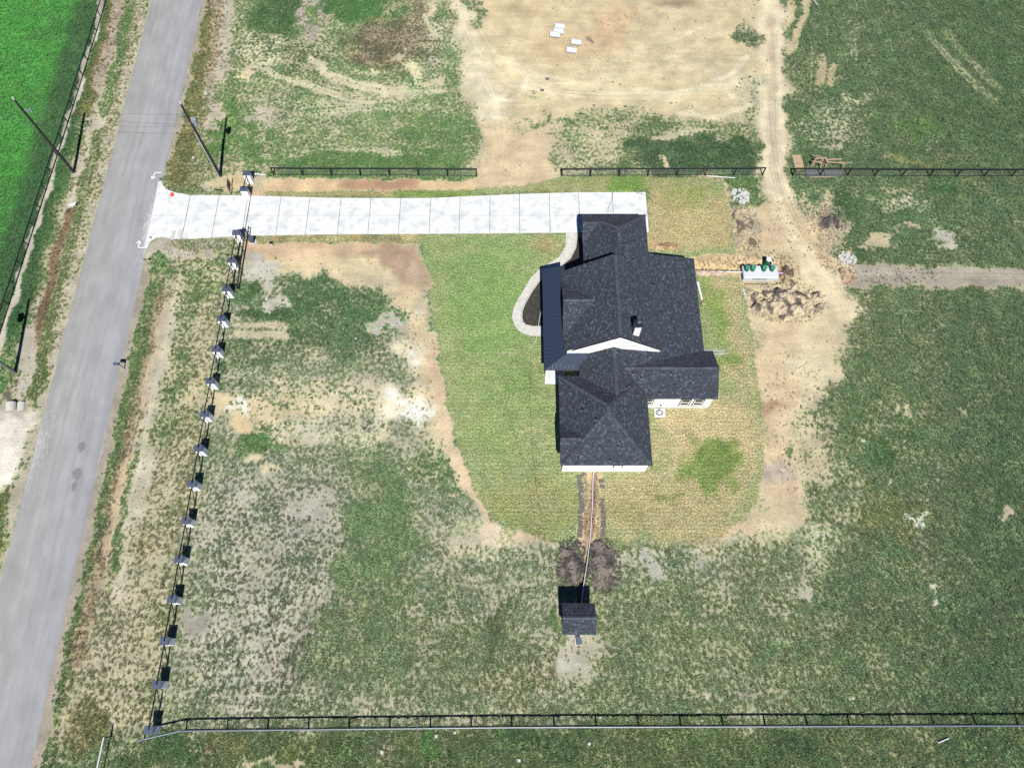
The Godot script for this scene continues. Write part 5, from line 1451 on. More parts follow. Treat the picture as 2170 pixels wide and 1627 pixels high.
func wall_box(parent: Node, x0: float, x1: float, y1: float, z0: float, z1: float) -> void:
	var st := begin()
	box(st, Vector3((x0 + x1) / 2, y1 / 2 - 0.1, (z0 + z1) / 2), Vector3(x1 - x0, y1 + 0.2, z1 - z0))
	finish(st, "wall", M.wall, parent)

func window(parent: Node, x: float, y: float, z: float, w: float, h: float) -> void:
	var fr := begin()
	for q in [[-w / 2, 0.0, 0.09, h], [w / 2, 0.0, 0.09, h], [0.0, -h / 2, w + 0.09, 0.09], [0.0, h / 2, w + 0.09, 0.09]]:
		box(fr, Vector3(x + q[0], y + q[1], z + 0.03), Vector3(q[2], q[3], 0.07))
	var o := finish(fr, "window", M.trim, parent)
	var sash := begin()
	for q in [[-w / 2 + 0.09, 0.0, 0.08, h - 0.1], [w / 2 - 0.09, 0.0, 0.08, h - 0.1], [0.0, -h / 2 + 0.09, w - 0.26, 0.08], [0.0, h / 2 - 0.09, w - 0.26, 0.08], [0.0, 0.0, w - 0.26, 0.07]]:
		box(sash, Vector3(x + q[0], y + q[1], z + 0.02), Vector3(q[2], q[3], 0.05))
	finish(sash, "sash", M.pane_frame, o)
	var pane := begin()
	box(pane, Vector3(x, y, z + 0.006), Vector3(w - 0.26, h - 0.26, 0.012))
	finish(pane, "pane", M.glass, o)

func build_house() -> void:
	var h := thing("house", "white single storey farmhouse with dark grey shingle roofs and a metal porch roof", "house")
	# walls
	wall_box(h, 5.4, 14.4, 3.45, -40.6, -31.58)
	wall_box(h, 8.2, 14.2, 3.6, -42.42, -40.61)
	wall_box(h, 7.8, 14.0, 2.85, -47.9, -42.43)
	wall_box(h, 6.95, 12.9, 2.85, -31.57, -29.12)
	wall_box(h, 4.81, 12.81, 2.82, -29.1, -20.58)
	wall_box(h, 12.91, 19.53, 2.85, -31.8, -27.19)
	# gables
	var gables := [
		[[Vector3(5.4, 3.4, -40.62), Vector3(10.22, 6.62, -40.62), Vector3(14.4, 3.85, -40.62)], Vector3(0, 0, -1)],
		[[Vector3(5.4, 3.4, -31.56), Vector3(10.22, 6.62, -31.56), Vector3(14.5, 3.8, -31.56), Vector3(14.5, 2.8, -31.56), Vector3(5.4, 2.8, -31.56)], Vector3(0, 0, 1)],
		[[Vector3(8.2, 3.5, -42.44), Vector3(11.52, 5.75, -42.44), Vector3(14.2, 4.0, -42.44), Vector3(14.2, 2.8, -42.44), Vector3(8.2, 2.8, -42.44)], Vector3(0, 0, -1)],
		[[Vector3(19.55, 2.8, -31.75), Vector3(19.55, 4.35, -29.54), Vector3(19.55, 2.8, -27.24)], Vector3(1, 0, 0)],
		[[Vector3(4.79, 2.8, -24.3), Vector3(4.79, 4.2, -22.46), Vector3(4.79, 2.8, -20.62)], Vector3(-1, 0, 0)],
		[[Vector3(5.38, 3.3, -39.3), Vector3(5.38, 5.3, -36.4), Vector3(5.38, 3.3, -33.5)], Vector3(-1, 0, 0)],
		[[Vector3(7.78, 2.8, -47.8), Vector3(7.78, 4.15, -46.3), Vector3(7.78, 2.8, -44.8)], Vector3(-1, 0, 0)],
	]
	for g in gables:
		var st := begin()
		sheet(st, g[0], g[1], 0.12)
		finish(st, "gable", M.gable, h)
	# main roof
	var e1 := func(x: float, z: float) -> Vector3: return Vector3(x, 6.8 - 0.662 * (x - 10.22), z)
	var e2 := func(x: float, z: float) -> Vector3: return Vector3(x, 3.0 + 0.18 * (19.0 - x), z)
	var ce := func(x: float, z: float) -> Vector3: return Vector3(x, 4.97 - 0.57 * (x - 9.83), z)
	var cw := func(x: float, z: float) -> Vector3: return Vector3(x, 4.97 - 0.63 * (9.83 - x), z)
	var X := Vector3(1, 0, 0)
	var Z := Vector3(0, 0, 1)
	var main := roof_face(h, [Vector3(5.10, 3.5, -40.85), Vector3(10.22, 6.8, -40.85), Vector3(10.22, 6.8, -31.76), Vector3(5.10, 3.5, -31.76)], X)
	roof_face(h, [e1.call(10.22, -31.76), e1.call(14.9, -31.76), e1.call(14.9, -42.7), e1.call(11.52, -42.7), e1.call(11.52, -40.85), e1.call(10.22, -40.85)], -X)
	roof_face(h, [e2.call(14.3, -42.72), e2.call(19.0, -42.72), e2.call(19.0, -29.6), e2.call(10.64, -29.6), e2.call(10.64, -31.5), e2.call(14.3, -31.5)], -X)
	ridge(main, Vector3(10.22, 6.82, -31.76), Vector3(10.22, 6.82, -40.85), 0.6)
	# roof over the link to the garage
	var link := roof_face(h, [Vector3(7.96, 3.66, -42.7), Vector3(11.52, 5.94, -42.7), Vector3(11.52, 5.94, -40.6), Vector3(7.96, 3.66, -40.6)], X)
	ridge(link, Vector3(11.52, 5.96, -40.9), Vector3(11.52, 5.96, -42.7), 0.6)
	# lower roof south of the white gable
	var low := roof_face(h, [cw.call(6.6, -31.5), cw.call(9.83, -31.5), cw.call(9.83, -26.3), cw.call(6.6, -26.3)], X)
	roof_face(h, [ce.call(9.83, -31.5), ce.call(12.9, -31.5), ce.call(12.9, -26.3), ce.call(9.83, -26.3)], -X)
	ridge(low, Vector3(9.83, 4.99, -26.5), Vector3(9.83, 4.99, -31.5), 0.5)
	# hipped south-west wing
	var hw := roof_face(h, [Vector3(4.55, 2.9, -29.37), Vector3(8.8, 6.0, -25.12), Vector3(8.8, 6.0, -24.55), Vector3(4.55, 2.9, -20.3)], X)
	roof_face(h, [Vector3(13.05, 2.9, -29.37), Vector3(8.8, 6.0, -25.12), Vector3(8.8, 6.0, -24.55), Vector3(13.05, 2.9, -20.3)], -X)
	roof_face(h, [Vector3(4.55, 2.9, -29.37), Vector3(13.05, 2.9, -29.37), Vector3(8.8, 6.0, -25.12)], Z)
	roof_face(h, [Vector3(4.55, 2.9, -20.3), Vector3(13.05, 2.9, -20.3), Vector3(8.8, 6.0, -24.55)], -Z)
	ridge(hw, Vector3(4.55, 2.92, -29.37), Vector3(8.8, 6.02, -25.12), 0.5)
	ridge(hw, Vector3(13.05, 2.92, -20.3), Vector3(8.8, 6.02, -24.55), 0.5)
	ridge(hw, Vector3(6.4, 4.30, -22.15), Vector3(8.8, 6.02, -24.55), 0.5)
	ridge(hw, Vector3(8.8, 6.02, -24.5), Vector3(8.8, 6.02, -25.2), 0.6)
	# east wing
	var ew := roof_face(h, [Vector3(10.66, 4.5, -29.54), Vector3(19.85, 4.5, -29.54), Vector3(19.85, 3.0, -32.05), Vector3(10.66, 3.0, -32.05)], Z)
	roof_face(h, [Vector3(10.66, 4.5, -29.54), Vector3(19.85, 4.5, -29.54), Vector3(19.85, 2.93, -26.92), Vector3(10.66, 2.93, -26.92)], -Z)
	ridge(ew, Vector3(10.75, 4.52, -29.54), Vector3(19.8, 4.52, -29.54), 0.55)
	# garage
	var gw := roof_face(h, [Vector3(7.5, 3.0, -48.2), Vector3(10.92, 5.6, -44.78), Vector3(10.92, 5.6, -41.6), Vector3(7.5, 3.0, -41.6)], X)
	roof_face(h, [Vector3(14.3, 3.0, -48.2), Vector3(10.92, 5.6, -44.78), Vector3(10.92, 5.6, -42.4), Vector3(14.3, 3.0, -42.4)], -X)
	roof_face(h, [Vector3(7.5, 3.0, -48.2), Vector3(14.3, 3.0, -48.2), Vector3(10.92, 5.6, -44.78)], Z)
	ridge(gw, Vector3(14.3, 3.02, -48.2), Vector3(10.92, 5.62, -44.78), 0.5)
	ridge(gw, Vector3(9.2, 4.3, -46.5), Vector3(10.92, 5.62, -44.78), 0.5)
	ridge(gw, Vector3(10.92, 5.62, -44.8), Vector3(10.92, 5.62, -42.75), 0.6)
	# small west-facing gables
	for q in [[4.45, 6.52, 4.36, 2.9, -22.46, 1.99], [5.02, 8.15, 5.47, 3.5, -36.4, 3.05], [7.42, 9.2, 4.31, 3.0, -46.3, 1.71]]:
		var a := Vector3(q[0], q[2] + 0.03, q[4])
		var b := Vector3(q[1], q[2] + 0.03, q[4])
		var r := roof_face(h, [a, b, Vector3(q[0], q[3] + 0.03, q[4] - q[5])], Z)
		roof_face(h, [a, b, Vector3(q[0], q[3] + 0.03, q[4] + q[5])], -Z)
		ridge(r, a + Vector3(0, 0.02, 0), b, 0.6)
	# standing seam porch roof
	var porch := Node3D.new()
	porch.name = "porch_roof"
	h.add_child(porch)
	var xt := func(z: float) -> float: return 5.42 if z <= -31.58 else lerpf(3.14, 5.42, (-30.07 - z) / 1.51)
	var yt := func(x: float) -> float: return 2.7 + (x - 3.14) * 0.354
	var z := -41.55
	while z < -30.2:
		var z2 := minf(z + 0.41, -30.1)
		var xa: float = xt.call(z)
		var xb: float = xt.call(z2)
		var st := begin()
		sheet(st, [Vector3(3.14, 2.7, z), Vector3(xa, yt.call(xa), z), Vector3(xb, yt.call(xb), z2 - 0.012), Vector3(3.14, 2.7, z2 - 0.012)], Vector3(-0.354, 1, 0), 0.05)
		bar(st, Vector3(3.13, 2.722, z + 0.015), Vector3(xa, yt.call(xa) + 0.022, z + 0.015), 0.028, 0.05)
		finish(st, "metal_panel", M.metal_roof, porch)
		z = z2
	var x := 3.16
	while x < 6.7:
		var x2 := minf(x + 0.41, 6.75)
		var top := func(q: float) -> float: return lerpf(-30.07, -31.58, clampf((q - 3.14) / 2.28, 0.0, 1.0))
		var yz := func(q: float) -> float: return 2.7 + (-30.07 - q) * 0.536
		var ta: float = top.call(x)
		var tb: float = top.call(x2)
		var st := begin()
		sheet(st, [Vector3(x, 2.7, -30.05), Vector3(x, yz.call(ta), ta - 0.01), Vector3(x2 - 0.012, yz.call(tb), tb - 0.01), Vector3(x2 - 0.012, 2.7, -30.05)], Vector3(0, 1, 0.536), 0.05)
		bar(st, Vector3(x + 0.015, 2.722, -30.05), Vector3(x + 0.015, yz.call(ta) + 0.022, ta), 0.028, 0.05)
		finish(st, "metal_panel", M.metal_roof, porch)
		x = x2
	var st0 := begin()
	sheet(st0, [Vector3(6.75, 2.7, -30.05), Vector3(6.75, 3.5, -31.58), Vector3(7.65, 3.52, -31.58)], Vector3(0, 1, 0.536), 0.05)
	bar(st0, Vector3(3.14, 2.73, -30.07), Vector3(5.42, 3.55, -31.58), 0.10, 0.03)
	finish(st0, "hip_flashing", M.metal_roof, porch)
	# porch floor and posts
	var fl := begin()
	box(fl, Vector3(4.36, 0.03, -35.7), Vector3(2.05, 0.22, 11.9))
	box(fl, Vector3(4.12, 0.02, -29.8), Vector3(1.3, 0.2, 0.16))
	finish(fl, "porch_floor", M.concrete, h)
	for pz in [-41.2, -37.5, -33.8, -30.4]:
		var ps := begin()
		box(ps, Vector3(3.45, 1.35, pz), Vector3(0.18, 2.5, 0.18))
		finish(ps, "porch_post", M.wall, h)
	for pz in [-42.3, -38.8, -35.3, -32.4]:
		var ps := begin()
		box(ps, Vector3(18.7, 1.42, pz), Vector3(0.18, 2.9, 0.18))
		finish(ps, "patio_post", M.wall, h)
	var pa := begin()
	box(pa, Vector3(16.6, 0.0, -37.1), Vector3(4.3, 0.2, 10.4))
	finish(pa, "patio_floor", M.walk, h)
	var dr := begin()
	box(dr, Vector3(6.93, 1.15, -30.3), Vector3(0.05, 2.1, 1.1))
	finish(dr, "door", M.trim, h)
	# windows in the south walls
	window(h, 17.0, 1.42, -27.19, 1.0, 1.6)
	window(h, 18.3, 1.42, -27.19, 1.0, 1.6)
	window(h, 13.35, 1.6, -27.19, 1.0, 1.5)
	window(h, 10.0, 1.85, -20.58, 0.85, 0.75)
	# chimney
	var ch := begin()
	box(ch, Vector3(11.86, 6.2, -32.72), Vector3(0.66, 2.5, 0.74))
	var chim := finish(ch, "chimney", M.gable, h)
	var cap := begin()
	slab_box(cap, Vector3(11.86, 7.49, -32.72), Vector3(0.76, 0.08, 0.84), 0.02)
	for q in [[-0.33, -0.37], [0.33, -0.37], [-0.33, 0.37], [0.33, 0.37]]:
		box(cap, Vector3(11.86 + q[0], 6.2, -32.72 + q[1]), Vector3(0.035, 2.49, 0.035))
	finish(cap, "chimney_cap", M.trim, chim)
	var flue := begin()
	tube(flue, Vector3(11.9, 7.5, -32.75), Vector3(11.9, 7.75, -32.75), 0.13, 0.13, 14)
	tube(flue, Vector3(11.9, 7.8, -32.75), Vector3(11.9, 7.88, -32.75), 0.22, 0.20, 16)
	tube(flue, Vector3(11.9, 7.88, -32.75), Vector3(11.9, 7.95, -32.75), 0.20, 0.03, 16)
	finish(flue, "flue", M.cap, chim)
	# pipe vents through the roof
	for v in [Vector3(11.63, 4.10, -29.03), Vector3(12.37, 3.85, -28.64), Vector3(15.25, 4.10, -29.03), Vector3(14.20, 3.20, -27.39), Vector3(11.08, 4.20, -27.71), Vector3(10.80, 4.20, -27.42), Vector3(12.19, 5.70, -40.92), Vector3(14.25, 4.40, -38.81), Vector3(6.59, 4.20, -25.21), Vector3(7.69, 5.10, -23.98), Vector3(9.91, 4.60, -22.10), Vector3(9.04, 3.30, -20.70), Vector3(11.70, 3.30, -20.70)]:
		var y := roof_height(v.x, v.z)
		var vp := begin()
		tube(vp, Vector3(v.x, y - 0.1, v.z), Vector3(v.x, y + 0.34, v.z), 0.055, 0.05, 10)
		var o := finish(vp, "vent_pipe", M.black, h)
		var fl2 := begin()
		tube(fl2, Vector3(v.x, y - 0.05, v.z), Vector3(v.x, y + 0.07, v.z), 0.15, 0.07, 12)
		finish(fl2, "flashing", M.flashing, o)

func build_shed() -> void:
	var s := thing("shed", "small pump shed with a dark shingled gable roof standing alone on the grass", "shed")
	wall_box(s, 4.52, 7.0, 2.4, -7.78, -5.62)
	var g := begin()
	for x in [4.53, 6.99]:
		sheet(g, [Vector3(x, 2.2, -7.78), Vector3(x, 3.15, -6.7), Vector3(x, 2.2, -5.62)], Vector3(signf(x - 5.0), 0, 0), 0.05)
	finish(g, "gable", M.wall, s)
	var r := roof_face(s, [Vector3(4.33, 2.45, -8.0), Vector3(7.19, 2.45, -8.0), Vector3(7.19, 3.3, -6.7), Vector3(4.33, 3.3, -6.7)], Vector3(0, 0, 1))
	roof_face(s, [Vector3(4.33, 2.45, -5.4), Vector3(7.19, 2.45, -5.4), Vector3(7.19, 3.3, -6.7), Vector3(4.33, 3.3, -6.7)], Vector3(0, 0, -1))
	ridge(r, Vector3(4.33, 3.32, -6.7), Vector3(7.15, 3.32, -6.7), 0.6)
	var d := begin()
	box(d, Vector3(4.50, 1.0, -6.7), Vector3(0.05, 2.0, 0.9))
	finish(d, "door", M.trim, s)
	var c := thing("equipment_cabinet", "small dark metal cabinet standing just south of the shed", "cabinet", Vector3(5.86, 0, -5.02))
	var b := begin()
	slab_box(b, Vector3(0, 0.42, 0), Vector3(0.42, 0.84, 0.5), 0.02)
	finish(b, "case", M.black, c)
	b = begin()
	slab_box(b, Vector3(0, 0.87, 0.02), Vector3(0.48, 0.05, 0.58), 0.015)
	finish(b, "lid", M.cap, c)
	b = begin()
	box(b, Vector3(0, 0.02, -0.1), Vector3(0.6, 0.1, 0.9))
	finish(b, "plinth", M.walk, c)

# ---------------------------------------------------------------- front fence
func pillar_zs() -> Array:
	var out := []
	for i in 15:
		out.append(-46.95 + 3.5 * i)
	return out

func build_front_fence() -> void:
	var body := begin()
	slab_box(body, Vector3(0, 0.72, 0), Vector3(0.70, 1.54, 0.58), 0.015)
	body.generate_normals()
	var body_mesh := body.commit()
	var cap := begin()
	slab_box(cap, Vector3(0, 1.545, 0), Vector3(0.80, 0.11, 0.68), 0.03)
	cap.generate_normals()
	var cap_mesh := cap.commit()
	var zs := [-54.9, -52.75]
	zs.append_array(pillar_zs())
	var nth := ["first", "second", "third", "fourth", "fifth", "sixth", "seventh", "eighth", "ninth", "tenth", "eleventh", "twelfth", "thirteenth", "fourteenth", "fifteenth"]
	for i in zs.size():
		var label := "pale fence pillar with slate cap, %s in the row counted south from the driveway" % nth[maxi(i - 2, 0)]
		if i == 0:
			label = "pale fence pillar with slate cap at the north end of the roadside row, next to the black pipe fence"
		elif i == 1:
			label = "pale fence pillar with slate cap at the north edge of the white driveway"
		elif i == 2:
			label = "pale fence pillar with slate cap at the south edge of the white driveway"
		elif i == 3:
			label = "pale fence pillar with slate cap standing beside the opened black gate"
		elif i == zs.size() - 1:
			label = "pale fence pillar with slate cap at the corner with the rear fence"
		var t := thing("fence_pillar", label, "pillar", Vector3(-29.92 - 0.012 * i, ground_y(-29.9, zs[i]) * 0.5, zs[i]), rng.randf_range(-0.02, 0.02), "pillars of the roadside fence")
		inst(body_mesh, "shaft", M.pillar, t, Vector3.ZERO)
		inst(cap_mesh, "cap", M.cap, t, Vector3.ZERO)
	for i in zs.size() - 1:
		if i == 1:
			continue
		var a: float = zs[i] + 0.29
		var b: float = zs[i + 1] - 0.29
		var x := -29.92 - 0.012 * i
		var label := "black braced pipe railing, %s span counted south from the driveway" % nth[maxi(i - 2, 0)]
		if i == 0:
			label = "short black pipe railing between the two pillars north of the driveway"
		elif i == 2:
			label = "black pipe railing behind the opened sliding gate"
		var t := thing("fence_railing", label, "railing", Vector3(x, 0, (a + b) / 2), 0.0, "" if i == 0 or i == 2 else "railings of the roadside fence")
		var l := (b - a) / 2
		var st := begin()
		tube(st, Vector3(0, 1.47, -l - 0.02), Vector3(0, 1.66, l + 0.30), 0.055, 0.055, 10)
		finish(st, "top_rail", M.rail, t)
		for s in [-1.0, 1.0]:
			st = begin()
			tube(st, Vector3(0, 1.42 + (0.12 if s > 0 else 0.0), s * l), Vector3(0, 0.12, s * 0.05), 0.038, 0.038, 8)
			finish(st, "brace", M.black, t)
		st = begin()
		tube(st, Vector3(0, 0.0, 0), Vector3(0, 0.22, 0), 0.05, 0.05, 8)
		finish(st, "stub_post", M.black, t)

func build_gate() -> void:
	# V-track across the driveway, the gate parked on its southern end
	var n := Vector2(-29.60, -54.18)
	var s := Vector2(-29.46, -40.83)
	var tr := begin()
	bar(tr, Vector3(n.x, 0.105, n.y), Vector3(Vector2(-29.61, -47.73).x, 0.105, Vector2(-29.61, -47.73).y), 0.07, 0.05)
	bar(tr, Vector3(Vector2(-29.61, -47.73).x, 0.06, Vector2(-29.61, -47.73).y), Vector3(s.x, 0.06, s.y), 0.16, 0.06)
	tag(finish(tr, "gate_track", M.black), "thin dark steel track crossing the white driveway at the gate", "track")
	var a := Vector3(-29.64, 1.70, -47.54)
	var b := Vector3(-29.36, 1.70, -40.69)
	var x := -29.2
	var g := thing("sliding_gate", "black steel sliding gate rolled open beside the pillars south of the driveway", "gate", Vector3(x, 0.12, a.z))
	var len := b.z - a.z
	var st := begin()
	tube(st, Vector3(0, 1.6, 0), Vector3(0, 1.6, len), 0.05, 0.05, 8)
	finish(st, "top_rail", M.black, g)
	st = begin()
	tube(st, Vector3(0, 0.12, 0), Vector3(0, 0.12, len), 0.05, 0.05, 8)
	finish(st, "bottom_rail", M.black, g)
	for k in 4:
		st = begin()
		tube(st, Vector3(0, 0.05, len * k / 3.0), Vector3(0, 1.62, len * k / 3.0), 0.045, 0.045, 8)
		finish(st, "upright", M.black, g)
	for k in 3:
		st = begin()
		tube(st, Vector3(0, 0.12, len * k / 3.0), Vector3(0, 1.6, len * (k + 1) / 3.0), 0.03, 0.03, 6)
		finish(st, "diagonal", M.black, g)
	for k in [0.04, 0.96]:
		st = begin()
		tube(st, Vector3(-0.03, 0.0, len * k), Vector3(0.03, 0.0, len * k), 0.075, 0.075, 12)
		finish(st, "roller", M.steel, g)
	for q in [Vector3(-28.95, 0, -47.35), Vector3(-28.95, 0, -46.85)]:
		var p := thing("guide_post", "black guide post at the gate track, the one %s the grey operator box" % ("north of" if q.z < -47.0 else "right beside"), "post", q, 0.0, "guide posts of the gate")
		st = begin()
		tube(st, Vector3(0, -0.1, 0), Vector3(0, 1.75, 0), 0.05, 0.05, 8)
		finish(st, "shaft", M.black, p)
		st = begin()
		tube(st, Vector3(-0.25, 1.7, 0), Vector3(0.05, 1.7, 0), 0.035, 0.035, 8)
		finish(st, "arm", M.black, p)
	var op := thing("gate_operator", "grey metal gate operator box beside the gate track", "gate motor", Vector3(-28.55, 0, -46.75))
	st = begin()
	slab_box(st, Vector3(0, 0.4, 0), Vector3(0.46, 0.8, 0.36), 0.03)
	finish(st, "housing", M.cap, op)
	st = begin()
	slab_box(st, Vector3(0, 0.83, 0), Vector3(0.54, 0.06, 0.44), 0.02)
	finish(st, "cover", M.cap, op)
	st = begin()
	box(st, Vector3(0, 0.02, 0), Vector3(0.7, 0.14, 0.6))
	finish(st, "plinth", M.walk, op)

# ---------------------------------------------------------------- pipe fences
func pipe_fence(label: String, pts: Array, spacing: float, h: float, r: float, rail_mat: Material, wire := 0.16) -> void:
	var t := thing("pipe_fence", label, "fence")
	var wires := begin()
	for i in pts.size() - 1:
		var a: Vector2 = pts[i]
		var b: Vector2 = pts[i + 1]
		var n := maxi(1, roundi(a.distance_to(b) / spacing))
		for k in n:
			var p := a.lerp(b, float(k) / n)
			var q := a.lerp(b, float(k + 1) / n)
			var ya := ground_y(p.x, p.y) * 0.6
			var yb := ground_y(q.x, q.y) * 0.6
			var st := begin()
			tube(st, Vector3(p.x, ya + h, p.y), Vector3(q.x, yb + h, q.y), r, r, 8)
			finish(st, "top_rail", rail_mat, t)
			st = begin()
			tube(st, Vector3(p.x, ya + 0.12, p.y), Vector3(q.x, yb + 0.12, q.y), r * 0.45, r * 0.45, 6)
			finish(st, "bottom_rail", M.black, t)
			st = begin()
			tube(st, Vector3(p.x, ya - 0.15, p.y), Vector3(p.x, ya + h + 0.02, p.y), r * 0.95, r * 0.95, 8)
			finish(st, "post", M.black, t)
			if i == pts.size() - 2 and k == n - 1:
				st = begin()
				tube(st, Vector3(q.x, yb - 0.15, q.y), Vector3(q.x, yb + h + 0.02, q.y), r * 0.95, r * 0.95, 8)
				finish(st, "post", M.black, t)
			if wire > 0.0:
				var m := int(p.distance_to(q) / wire)
				for w in range(1, m):
					var c := p.lerp(q, float(w) / m)
					var y := lerpf(ya, yb, float(w) / m)
					tube(wires, Vector3(c.x, y + 0.05, c.y), Vector3(c.x, y + h, c.y), 0.007, 0.007, 3, false)
				for w in 4:
					var y2 := 0.25 + w * (h - 0.3) / 4.0
					tube(wires, Vector3(p.x, ya + y2, p.y), Vector3(q.x, yb + y2, q.y), 0.005, 0.005, 3, false)
	if wire > 0.0:
		stuff(finish(wires, "wire_mesh", M.wire, t))

func build_pipe_fences() -> void:
	pipe_fence("black pipe fence north of the driveway running from the gate to the dirt opening", [Vector2(-27.38, -55.84), Vector2(-4.06, -55.70)], 3.33, 1.28, 0.085, M.black)
	pipe_fence("black pipe fence north of the house between the dirt opening and the dirt track", [Vector2(5.69, -55.70), Vector2(28.79, -55.84)], 3.33, 1.28, 0.085, M.black)
	pipe_fence("black pipe fence running east from the dirt track past the sawhorses", [Vector2(32.25, -55.77), Vector2(57.31, -55.64), Vector2(78.0, -55.7)], 3.2, 1.28, 0.085, M.black)
	pipe_fence("long rear pipe fence with a pale top rail along the south side of the plot", [Vector2(-31.0, 2.85), Vector2(-27.6, 2.12), Vector2(0.0, 1.85), Vector2(43.0, 1.72), Vector2(70.0, 1.7)], 3.45, 1.22, 0.075, M.rear_rail, 0.16)
	pipe_fence("black pipe and wire fence along the pasture across the road", [Vector2(-52.4, -98.0), Vector2(-52.75, -66.0), Vector2(-53.4, -36.4), Vector2(-53.7, -20.0)], 2.4, 1.05, 0.065, M.black, 0.10)
	# neighbour's pale rail at the road, south-west corner
	var t := thing("neighbour_rail", "pale pipe rail on posts by the roadside south of the rear fence corner", "fence")
	var a := Vector3(-33.84, 1.35, 2.59)
	var b := Vector3(a.x - 0.3, 1.35, 14.0)
	var st := begin()
	tube(st, a, b, 0.055, 0.055, 8)
	finish(st, "rail", M.pvc, t)
	for k in 4:
		var p := a.lerp(b, k / 3.0)
		st = begin()
		tube(st, Vector3(p.x, -0.2, p.z), p, 0.05, 0.05, 8)
		finish(st, "post", M.black, t)

# ---------------------------------------------------------------- utility poles
func utility_pole(label: String, p: Vector2, h: float, m: Material) -> Node3D:
	var t := thing("utility_pole", label, "utility pole", Vector3(p.x, ground_y(p.x, p.y), p.y))
	var st := begin()
	tube(st, Vector3(0, -0.5, 0), Vector3(0, h, 0), 0.17, 0.115, 14)
	finish(st, "shaft", m, t)
	st = begin()
	tube(st, Vector3(0, h, 0), Vector3(0, h + 0.18, 0), 0.05, 0.05, 8)
	tube(st, Vector3(0, h + 0.18, 0), Vector3(0, h + 0.42, 0), 0.085, 0.05, 10)
	finish(st, "insulator", M.pvc, t)
	return t

func cutout(t: Node3D, at: Vector3, side: float) -> void:
	var st := begin()
	bar(st, at, at + Vector3(side * 0.75, 0.1, 0.05), 0.06, 0.06)
	tube(st, at + Vector3(side * 0.35, 0.28, 0.0), at + Vector3(side * 0.45, -0.18, 0.1), 0.06, 0.06, 8)
	tube(st, at + Vector3(side * 0.75, 0.32, 0.05), at + Vector3(side * 0.85, -0.15, 0.15), 0.06, 0.06, 8)
	finish(st, "fuse_bracket", M.steel, t)

func transformer(t: Node3D, at: Vector3) -> void:
	var st := begin()
	tube(st, at + Vector3(0, -0.4, 0), at + Vector3(0, 0.35, 0), 0.26, 0.26, 16)
	tube(st, at + Vector3(0, 0.35, 0), at + Vector3(0, 0.43, 0), 0.29, 0.27, 16)
	bar(st, Vector3(0, at.y, at.z), at, 0.14, 0.3)
	var can := finish(st, "transformer", M.steel, t)
	for k in 2:
		st = begin()
		tube(st, at + Vector3(-0.1 + 0.2 * k, 0.43, 0.05), at + Vector3(-0.12 + 0.24 * k, 0.68, 0.07), 0.045, 0.03, 8)
		finish(st, "bushing", M.pvc, can)

func sagging(a: Vector3, b: Vector3, sag: float, n := 14) -> Array:
	var out := []
	for i in n + 1:
		var s := float(i) / n
		out.append(a.lerp(b, s) - Vector3(0, sag * 4.0 * s * (1.0 - s), 0))
	return out

func build_poles() -> void:
	var p1 := Vector2(-50.76, -56.57)
	var p2 := Vector2(-33.49, -55.70)
	var p3 := Vector2(-50.94, -31.15)
	var a := utility_pole("tall dark utility pole beside the pasture fence across the road, no transformer", p1, 11.3, M.pole_wood)
	cutout(a, Vector3(0.1, 9.85, 0), 1.0)
	var b := utility_pole("dark utility pole with a grey transformer beside the driveway gate", p2, 11.2, M.pole_wood)
	cutout(b, Vector3(-0.1, 9.75, 0), -1.0)
	transformer(b, Vector3(0.45, 8.75, 0))
	var st := begin()
	tube(st, Vector3(-0.19, 0.0, 0.06), Vector3(-0.16, 7.2, 0.05), 0.035, 0.035, 8)
	finish(st, "conduit", M.pvc, b)
	st = begin()
	var loop := []
	for i in 30:
		var s := i / 29.0
		loop.append(Vector3(0.7 + 0.6 * sin(s * 9.0) * (0.3 + s * 0.7) + s * 0.5, 8.3 - 2.2 * s, 0.2 + 0.5 * cos(s * 9.0)))
	path_tube(st, loop, 0.025, 5)
	finish(st, "cable_loop", M.cable, b)
	var c := utility_pole("pale grey utility pole with a transformer beside the ditch near the culverts", p3, 11.2, M.pale_pole)
	transformer(c, Vector3(-0.45, 8.5, 0))
	for w in [[9.9, 9.8, 0.9, -0.9, "upper"], [7.75, 8.1, 0.1, -0.1, "lower"]]:
		st = begin()
		path_tube(st, sagging(Vector3(p1.x + w[2], w[0], p1.y), Vector3(p2.x + w[3], w[1], p2.y), 0.25), 0.013, 5)
		tag(finish(st, "overhead_wire", M.wire), "%s of two thin wires strung across the road between the poles" % w[4], "wire", "wires across the road")

